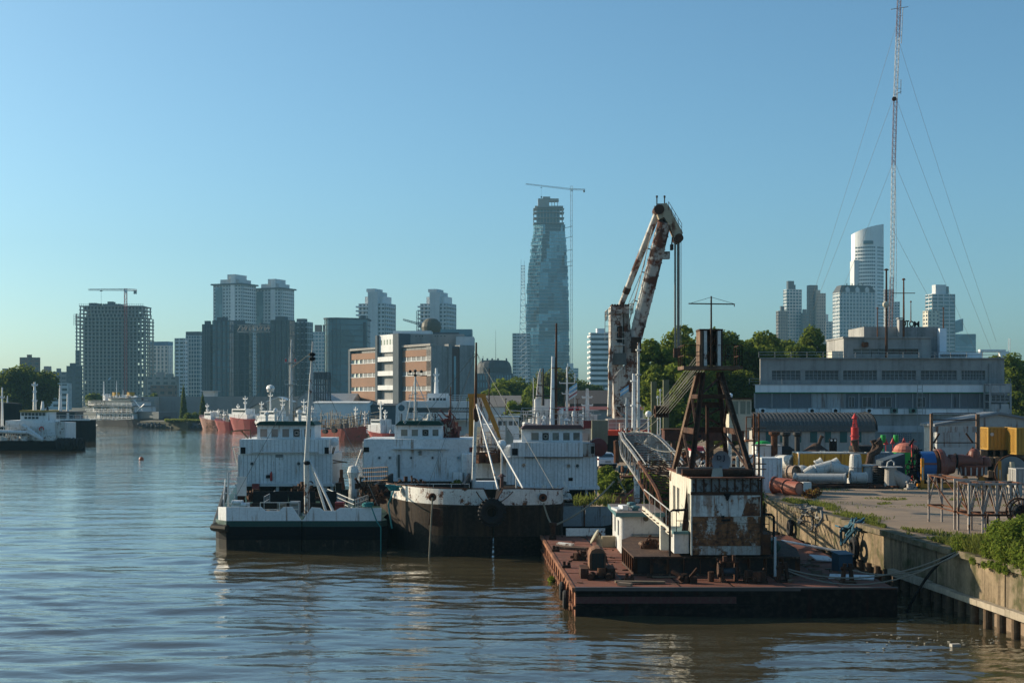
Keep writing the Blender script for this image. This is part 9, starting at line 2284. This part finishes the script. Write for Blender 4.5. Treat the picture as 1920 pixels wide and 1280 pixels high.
def riverboat():
 Y=458.0; X=lambda p: wx(p,Y); Z=lambda q: wz(q,Y); t=thing("white_riverboat","old white multi-deck riverboat moored below the unfinished tower","riverboat",(X(225),Y,0))
 mb=MB(); hull(mb,X(150),X(326),Y+4,11,-.4,Z(788),Z(780),0,14,.55); mb.build("hull",paint("hull_slate",(.05,.055,.06),dirt=.4),t)
 part(t,"main_deck",P_ship,pxbox(165,262,775,787,Y-.5,9)); part(t,"second_deck",P_ship,pxbox(152,262,762,772,Y,8)); part(t,"third_deck",P_ship,pxbox(136,254,752,760,Y+.5,7)); part(t,"top_deck",P_ship,pxbox(188,250,746,751,Y+1,6)); part(t,"low_stern",P_ship,pxbox(130,175,786,798,Y-.4,6))
 for q,a,b in ((773.5,150,264),(761,140,264),(751.3,134,256),(746,184,252)): part(t,"deck_slab",plain("deck_edge",(.30,.32,.35)),pxbox(a,b,q-.6,q,Y-1.2,10))
 wl=MB()
 for q0,q1,a,b,s in ((777,784,176,258,5),(764,770,160,204,4),(754,758,140,190,5),(764,771,222,260,9)):
  p=a
  while p<b: wl.box(X(p),X(p+s*.5),Y-.65,Y-.45,Z(q1),Z(q0)); p+=s
 wl.build("deck_window",M_glassdark,t,None,"stuff")
 mb=MB()
 for q in (773,760.5,787): mb.rail([(X(140),Y-1.1,Z(q)),(X(262),Y-1.1,Z(q))],1.0,.08,2,2)
 mb.build("deck_rail",P_ship,t)
 part(t,"fore_deck",paint("hull_slatepale",(.13,.15,.16),dirt=.4),pxbox(262,318,771,784,Y+1,7)); mb=MB()
 for k in range(9): x=X(170+k*11); mb.cyl((x,Y-1,Z(790)),(x+.6*(k%2),Y-1,Z(760)),.12,n=5)
 mb.cyl((X(266),Y,Z(772)),(X(288),Y,Z(757)),.2,n=5); mb.cyl((X(262),Y,Z(750)),(X(284),Y,Z(770)),.15,n=5); mb.build("deck_post",P_ship,t,None,"stuff")
 for p in (196,235): part(t,"yellow_funnel",plain("funnel_gold",(.45,.25,.02)),pxbox(p-3,p+3,735,742,Y+2,2),)
 part(t,"stack_base",P_ship,pxbox(168,174,738,752,Y+2,2)); mast(t,171,714,740,Y+2,.25,P_ship); mast(t,205,714,746,Y+2,.14,P_ship); rigging(t,190,252,738,746,Y+1,14,31,P_ship,10,3); mast(t,222,730,746,Y+2,.1,P_ship); t.rotation_euler.z=R(-42); t.scale=(1.28,1,1)
riverboat()
x=wx(265,206); t=thing("river_buoy","small round orange buoy floating alone on the river","buoy",(x,206,0)); mb=MB(); mb.lathe([(.05,-.2),(.32,-.1),(.36,.1),(.26,.34),(.05,.42)],(x,206,0),14); mb.build("float",plain("float_orange",(.50,.12,.05),.5),t); mb=MB(); mb.torus((x,206,.44),.07,.02,'X',8,4); mb.build("lifting_ring",M_black,t)
# ---- white car
def car():
 Y=124.0; x=wx(1140,Y); t=thing("parked_car","white hatchback parked at the top of the overgrown bank, tail towards the river","car",(x,Y,QZ),R(16)); M=Matrix.Translation((x,Y,QZ))@Matrix.Rotation(R(16),4,'Z'); M_car=plain("car_white",(.72,.73,.74),.25,var=.05)
 sec=[(0,.38,.92,.86),(.25,.3,1.02,.9),(.9,.28,1.02,.92),(2.9,.28,.98,.92),(3.8,.3,.86,.9),(4.25,.36,.7,.8)]; cab=[(.12,1.0,.80),(.75,1.46,.66),(2.2,1.50,.66),(3.1,.98,.80)]
 def loft(rows,nm,m_,z0=None):
  mb=MB(); mb.M=M; vs=[]
  for y,zb,zt,w in rows: vs += [(-w,y,zb),(-w*1.0,y,(zb+zt)/2),(-w*.94,y,zt),(w*.94,y,zt),(w,y,(zb+zt)/2),(w,y,zb)]
  fs=[]
  for i in range(len(rows)-1):
   a,b=6*i,6*i+6; fs += [(a+k,a+(k+1)%6,b+(k+1)%6,b+k) for k in range(6)]
  fs += [tuple(range(5,-1,-1)),tuple(range(len(vs)-6,len(vs)))]; mb.add(vs,fs); return mb.build(nm,m_,t)
 loft(sec,"body",M_car)
 mb=MB(); mb.M=M; (y0,z0,w0),(y1,z1,w1),(y2,z2,w2),(y3,z3,w3)=cab
 mb.add([(-w0,y0,z0),(w0,y0,z0),(w1,y1,z1),(-w1,y1,z1),(-w2,y2,z2),(w2,y2,z2),(w3,y3,z3),(-w3,y3,z3)],[(0,1,2,3),(3,2,5,4),(4,5,6,7),(0,3,4,7),(1,6,5,2)]); mb.build("roof",M_car,t)
 mb=MB(); mb.M=M; e=.012
 mb.add([(-.66,.22-e,1.10),(.66,.22-e,1.10),(.56,.62-e,1.38),(-.56,.62-e,1.38)],[(0,1,2,3)]); mb.build("rear_window",M_glassdark,t)
 for s in (-1,1):
  mb=MB(); mb.M=M; mb.add([(s*(.79+e),.55,1.04),(s*(.79+e),2.75,1.04),(s*(.672+e),2.2,1.42),(s*(.672+e),.95,1.42)],[(0,1,2,3)]); mb.build("side_window",M_glassdark,t)
  mb=MB(); mb.M=M; mb.box(s*.86-.12,s*.86+.12-.1,-.02,.1,.86,1.02); mb.build("tail_light",M_red,t)
  for yy in (.75,3.35): mb=MB(); mb.M=M; mb.lathe([(.31,-.1),(.31,.1)],(s*.82,yy,.31),16,'X'); w=mb.build("wheel",M_rubber,t); mb=MB(); mb.M=M; mb.lathe([(.19,-.115),(.19,.115)],(s*.82,yy,.31),12,'X'); mb.build("rim",M_frame,w)
  mb=MB(); mb.M=M; mb.cbox((s*1.0,2.75,1.05),(.2,.1,.14)); mb.build("mirror",M_car,t)
 mb=MB(); mb.M=M; mb.box(-.8,.8,-.06,.1,.34,.52); mb.build("bumper",M_black,t); mb=MB(); mb.M=M; mb.box(-.25,.25,-.075,-.03,.66,.77); mb.build("number_plate",M_frame,t)
car()
# ---- between boom and A-frame
def cabin():
 Y=99.0; X=lambda p: wx(p,Y); Z=lambda q: wz(q,Y); t=thing("control_cabin","cream control cabin with big windows on rusty legs behind the A-frame","cabin",(X(1390),Y,QZ))
 za,zb=Z(776),Z(752); mb=MB(); mb.wall(X(1367),X(1409),Z(807),Z(748),Y,Y+.1,[(X(1370),X(1384),za,zb),(X(1388),X(1398),za,zb),(X(1400),X(1407),za,zb)]); mb.box(X(1367),X(1367)+.1,Y+.1,Y+2,Z(807),za); mb.box(X(1409)-.1,X(1409),Y+.1,Y+2,Z(807),za); mb.box(X(1367),X(1409),Y+2,Y+2.1,Z(807),za); mb.build("cabin_wall",paint("cabin_cream",(.55,.50,.38),rust=.12,streak=.2),t)
 for a,b in ((1370,1384),(1388,1398),(1400,1407)): mb=MB(); mb.box(X(a),X(b),Y+.04,Y+.05,za,zb); mb.build("pane",glass("cabin_glass",(.14,.15,.12),.15,1,.3),t)
 part(t,"cabin_roof",M_rustdark,(X(1365),X(1412),Y-.2,Y+2.3,Z(748)+.003,Z(745.5)))
 for p in (1372,1404): mb=MB(); mb.cyl((X(p),Y+1,QZ),(X(p),Y+1,Z(807)),.16,n=8); mb.build("cabin_leg",P_rustywhite,t)
 mb=MB(); mb.rail([(X(1396),Y-.8,Z(824)),(X(1418),Y-.8,Z(824)),(X(1418),Y+1.5,Z(824))],1.6,.05,2,.8); mb.box(X(1394),X(1420),Y-.9,Y+1.5,Z(827),Z(825)); mb.build("cabin_balcony",rusty("rust_orange",(.32,.13,.06),(.15,.06,.03)),t)
 mb=MB(); mb.lathe([(.02,.16),(.12,.1),(.16,0),(.1,-.14)],(X(1370),Y,Z(741)),10); mb.build("roof_lamp",C_band,t)
cabin()
def post(label,px,q0,Y,w,m_):
 t=thing("steel_column",label,"column",(wx(px,Y),Y,QZ)); part(t,"column_shaft",m_,(wx(px,Y)-w,wx(px,Y)+w,Y,Y+.3,QZ,wz(q0,Y))); part(t,"column_flange",m_,(wx(px,Y)-w*1.2,wx(px,Y)-w,Y-.1,Y+.4,QZ,wz(q0,Y)),(wx(px,Y)+w,wx(px,Y)+w*1.2,Y-.1,Y+.4,QZ,wz(q0,Y)),kind="stuff")
M_ol=plain("column_olive",(.16,.16,.09),.8)
post("olive steel column standing left, nearer the boom tip",1226,715,133,.2,M_ol); post("olive steel column standing right, below the square pulley block",1249,712,131,.22,M_ol)
for px,q0,Y,lab in ((1233,745,118,"thin blue grey pole passing the square pulley block"),(1238,732,124,"thin white pole with rusty foot behind the pulley block")): pole("thin_pole",lab,px,Y,q0,wz and 860,.07,P_rail)
mb=MB(); Y=127; x=wx(1216,Y); mb.lathe([(.02,.3),(.22,.22),(.3,0),(.2,-.25)],(x,Y,wz(776,Y)),12); mb.cyl((x,Y,QZ),(x,Y,wz(780,Y)),.06,n=6); single(mb,"globe_lamp",P_ship,"white globe lamp on a post left of the pulley block","lamp")
t=thing("rusty_hull_section","dark rust red ship hull section lying behind the A-frame legs","hull",(wx(1320,108),108,QZ)); part(t,"hull_plate",rusty("hull_dark",(.10,.035,.025),(.04,.02,.016)),pxbox(1246,1405,806,826,108,2)); part(t,"hull_rim",M_rust,pxbox(1244,1407,804,806,107.9,2.2)); part(t,"hull_port",M_black,pxbox(1309,1315,815,820,107.96,.05)); part(t,"hull_trestle",M_girder,pxbox(1260,1268,826,880,108,1),pxbox(1330,1338,826,880,108,1),kind="stuff")
t=thing("white_tank","big sunlit white tank behind the right A-frame leg","tank",(wx(1402,100),100,QZ)); mb=MB(); mb.lathe([(.95,0),(.95,wz(856,100)-QZ),(.8,wz(852,100)-QZ)],(wx(1405,100),100,QZ),20); mb.build("tank_shell",P_tube,t); mb=MB()
for a,b,c,d in ((1388,850,1416,878),(1416,850,1388,878),(1386,846,1386,886),(1388,862,1416,890)): mb.bar((wx(a,96),96,wz(b,96)),(wx(c,96),96,wz(d,96)),.09)
mb.build("tank_brace",M_girder,t,None,"stuff")
part_t=thing("grey_tank","pale grey boxy tank between the first exhaust and the white box",'tank',(wx(1447,112),112,QZ)); part(part_t,"tank_body",P_house,pxbox(1418,1466,836,890,112,2)); part(part_t,"tank_lid",P_tube,pxbox(1417,1467,834,836,111.9,2.2))
for i,(px,Y,lab,m_,n) in enumerate(((1290,112,"tangle of rusty pipes and rods left of the boom walkway",M_rust,40),(1345,104,"dark machine scraps between the A-frame legs",M_rustdark,44),(1262,118,"brown tarpaulin mound and frames beyond the boom",M_girder,26),(1312,116,"pale sheet metal scraps behind the A-frame",P_rustywhite,30),(1196,113,"rusty posts and plates under the boom tip",M_rust,24))): lifting_gear(lab,px,Y,QZ,QZ+2.0,70+i,n,2.0,m_)
sbend("grey_mound","round grey canvas mound beside the boom tip",[(1214,838),(1222,826),(1234,824),(1244,832)],112,.5,plain("canvas"),False)
t=thing("red_pickup","red and white vehicle front seen between the A-frame legs","vehicle",(wx(1310,122),122,QZ)); part(t,"cab",plain("truck_white",(.6,.6,.6),.4),pxbox(1299,1321,846,866,122,3)); part(t,"windscreen",M_glassdark,pxbox(1301,1319,848,856,121.95,.04)); part(t,"bonnet",plain("truck_red",(.4,.03,.05),.4),pxbox(1298,1322,838,846,122.4,3)); part(t,"bumper",M_black,pxbox(1299,1321,866,871,121.8,.4))
t=thing("rusty_float","low rusty float with broken railings between grey barge and the boom","float",(wx(1190,95),95,0)); Y=94
part(t,"float_deck",M_rust,(wx(1148,Y),wx(1260,Y),Y,Y+9,.4,1.1))
for a,b in ((1138,1149),(1151,1163),(1165,1172),(1178,1187)): part(t,"rusty_plate",paint("plate_orange",(.30,.13,.075),rust=.3,dirt=.4),pxbox(a,b,930,962,Y+2,.05))
mb=MB(); mb.rail([(wx(1150,Y),Y+1,1.1),(wx(1190,Y),Y+1,1.1)],1.5,.04,3,.5); mb.rail([(wx(1195,Y),Y+2,1.1),(wx(1245,Y),Y+2,1.1)],1.1,.04,2,.7); mb.build("float_rail",rusty("rust_orange"),t)
for p0,q0,p1,q1,lab,m_,r_ in ((1186,965,1206,900,"dark rusty pole leaning under the boom, thickest of the leaning poles",M_girder,.16),(1192,962,1214,905,"second dark leaning pole beside the thick one",M_rustdark,.12),(1166,938,1204,902,"thin red pole slanting over the dark weeds",M_hullred,.07),(1176,930,1158,893,"thin yellow stick leaning in the weeds",M_ol,.05)):
 mb=MB(); mb.cyl(W(p0,q0,96),W(p1,q1,99),r_,n=7); single(mb,"leaning_pole",m_,lab,"pole")
mb=MB(); mb.cyl(W(1194,975,97)*1,W(1194,880,97),.2,n=9); mb.lathe([(.24,-.1),(.24,.1)],W(1194,897,97),9); single(mb,"mooring_dolphin",P_rustywhite,"upright pale rusty dolphin post under the boom","post")
for px,q0,q1,lab in ((1156,826,868,"rust capped wooden pile left of the boom tip"),(1164,828,866,"grey wooden pile next to the rust capped one"),(1171,826,866,"greenish pile closest to the boom tip")):
 Y=121; mb=MB(); mb.cyl((wx(px,Y),Y,wz(q1,Y)),(wx(px,Y),Y,wz(q0,Y)),.24,n=9); mb.lathe([(.26,-.05),(.27,.25),(.1,.35)],(wx(px,Y),Y,wz(q0,Y)-.3),9); single(mb,"mooring_pile",M_wood if px!=1156 else M_rust,lab,"pile")
mb=MB(); Y=119
for k in range(3): mb.cbox((wx(1166,Y)+k*.5,Y,QZ+.3),(.6,.6,.5),k*.4,.2)
single(mb,"tarp_bundle",plain("tarp_teal",(.03,.10,.12)),"dark teal tarpaulin bundle on the bank edge behind the bush","bundle")
for px,Y,q0,lab in ((1033,232,735,"bare wooden pole in front of the grey warehouse roof"),(583,300,640,"thin signal pole behind the first barge mast"),(948,236,748,"slim lamp post by the pale willow")):
 if px!=583: pole("lamp_post",lab,px,Y,q0,790,.12,M_wood)
Y=300
for i in range(10):
 pass
for px,q,lab,s in ((1215,1062,"coil of rusty chain on the ring base edge",.5),(1290,1092,"rusty shackles lying by the thin board",.35),(1420,1092,"low heap of rusty plate between winch and bollard",.6),(1085,1050,"rusty fittings near the pontoon side rail",.4)):
 Yq=(HC-DZ)*F/(q-HY); lifting_gear(lab,px,Yq,DZ if px!=1215 else 2.05,(DZ if px!=1215 else 2.05)+.3,int(px),16,s,M_rustdark)
mb=MB(); r=random.Random(77)
for _ in range(45):
 y=r.gauss(52.5,1.3); p=wx(r.uniform(1620,1880),y); mb.cbox((p,y,.05),(r.uniform(.03,.14),r.uniform(.03,.1),.03),r.random()*3)
o=mb.build("floating_debris",plain("litter_pale",(.22,.21,.18),.8)); o["kind"]="stuff"
mb=MB(); y=51.2; mb.cbox((wx(1791,y),y,.08),(.34,.2,.14),.2); single(mb,"floating_carton",plain("carton",(.4,.38,.34)),"white carton floating at the foot of the quay piles","carton")
bl=[((1.95,69.5,.1),(.18,.3,.16)),((1.93,69.9,.1),(.14,.25,.12))]; bush("hull_weed","small green weed growing on the pontoon side at the waterline","weed",bl,160,.12,L_light)
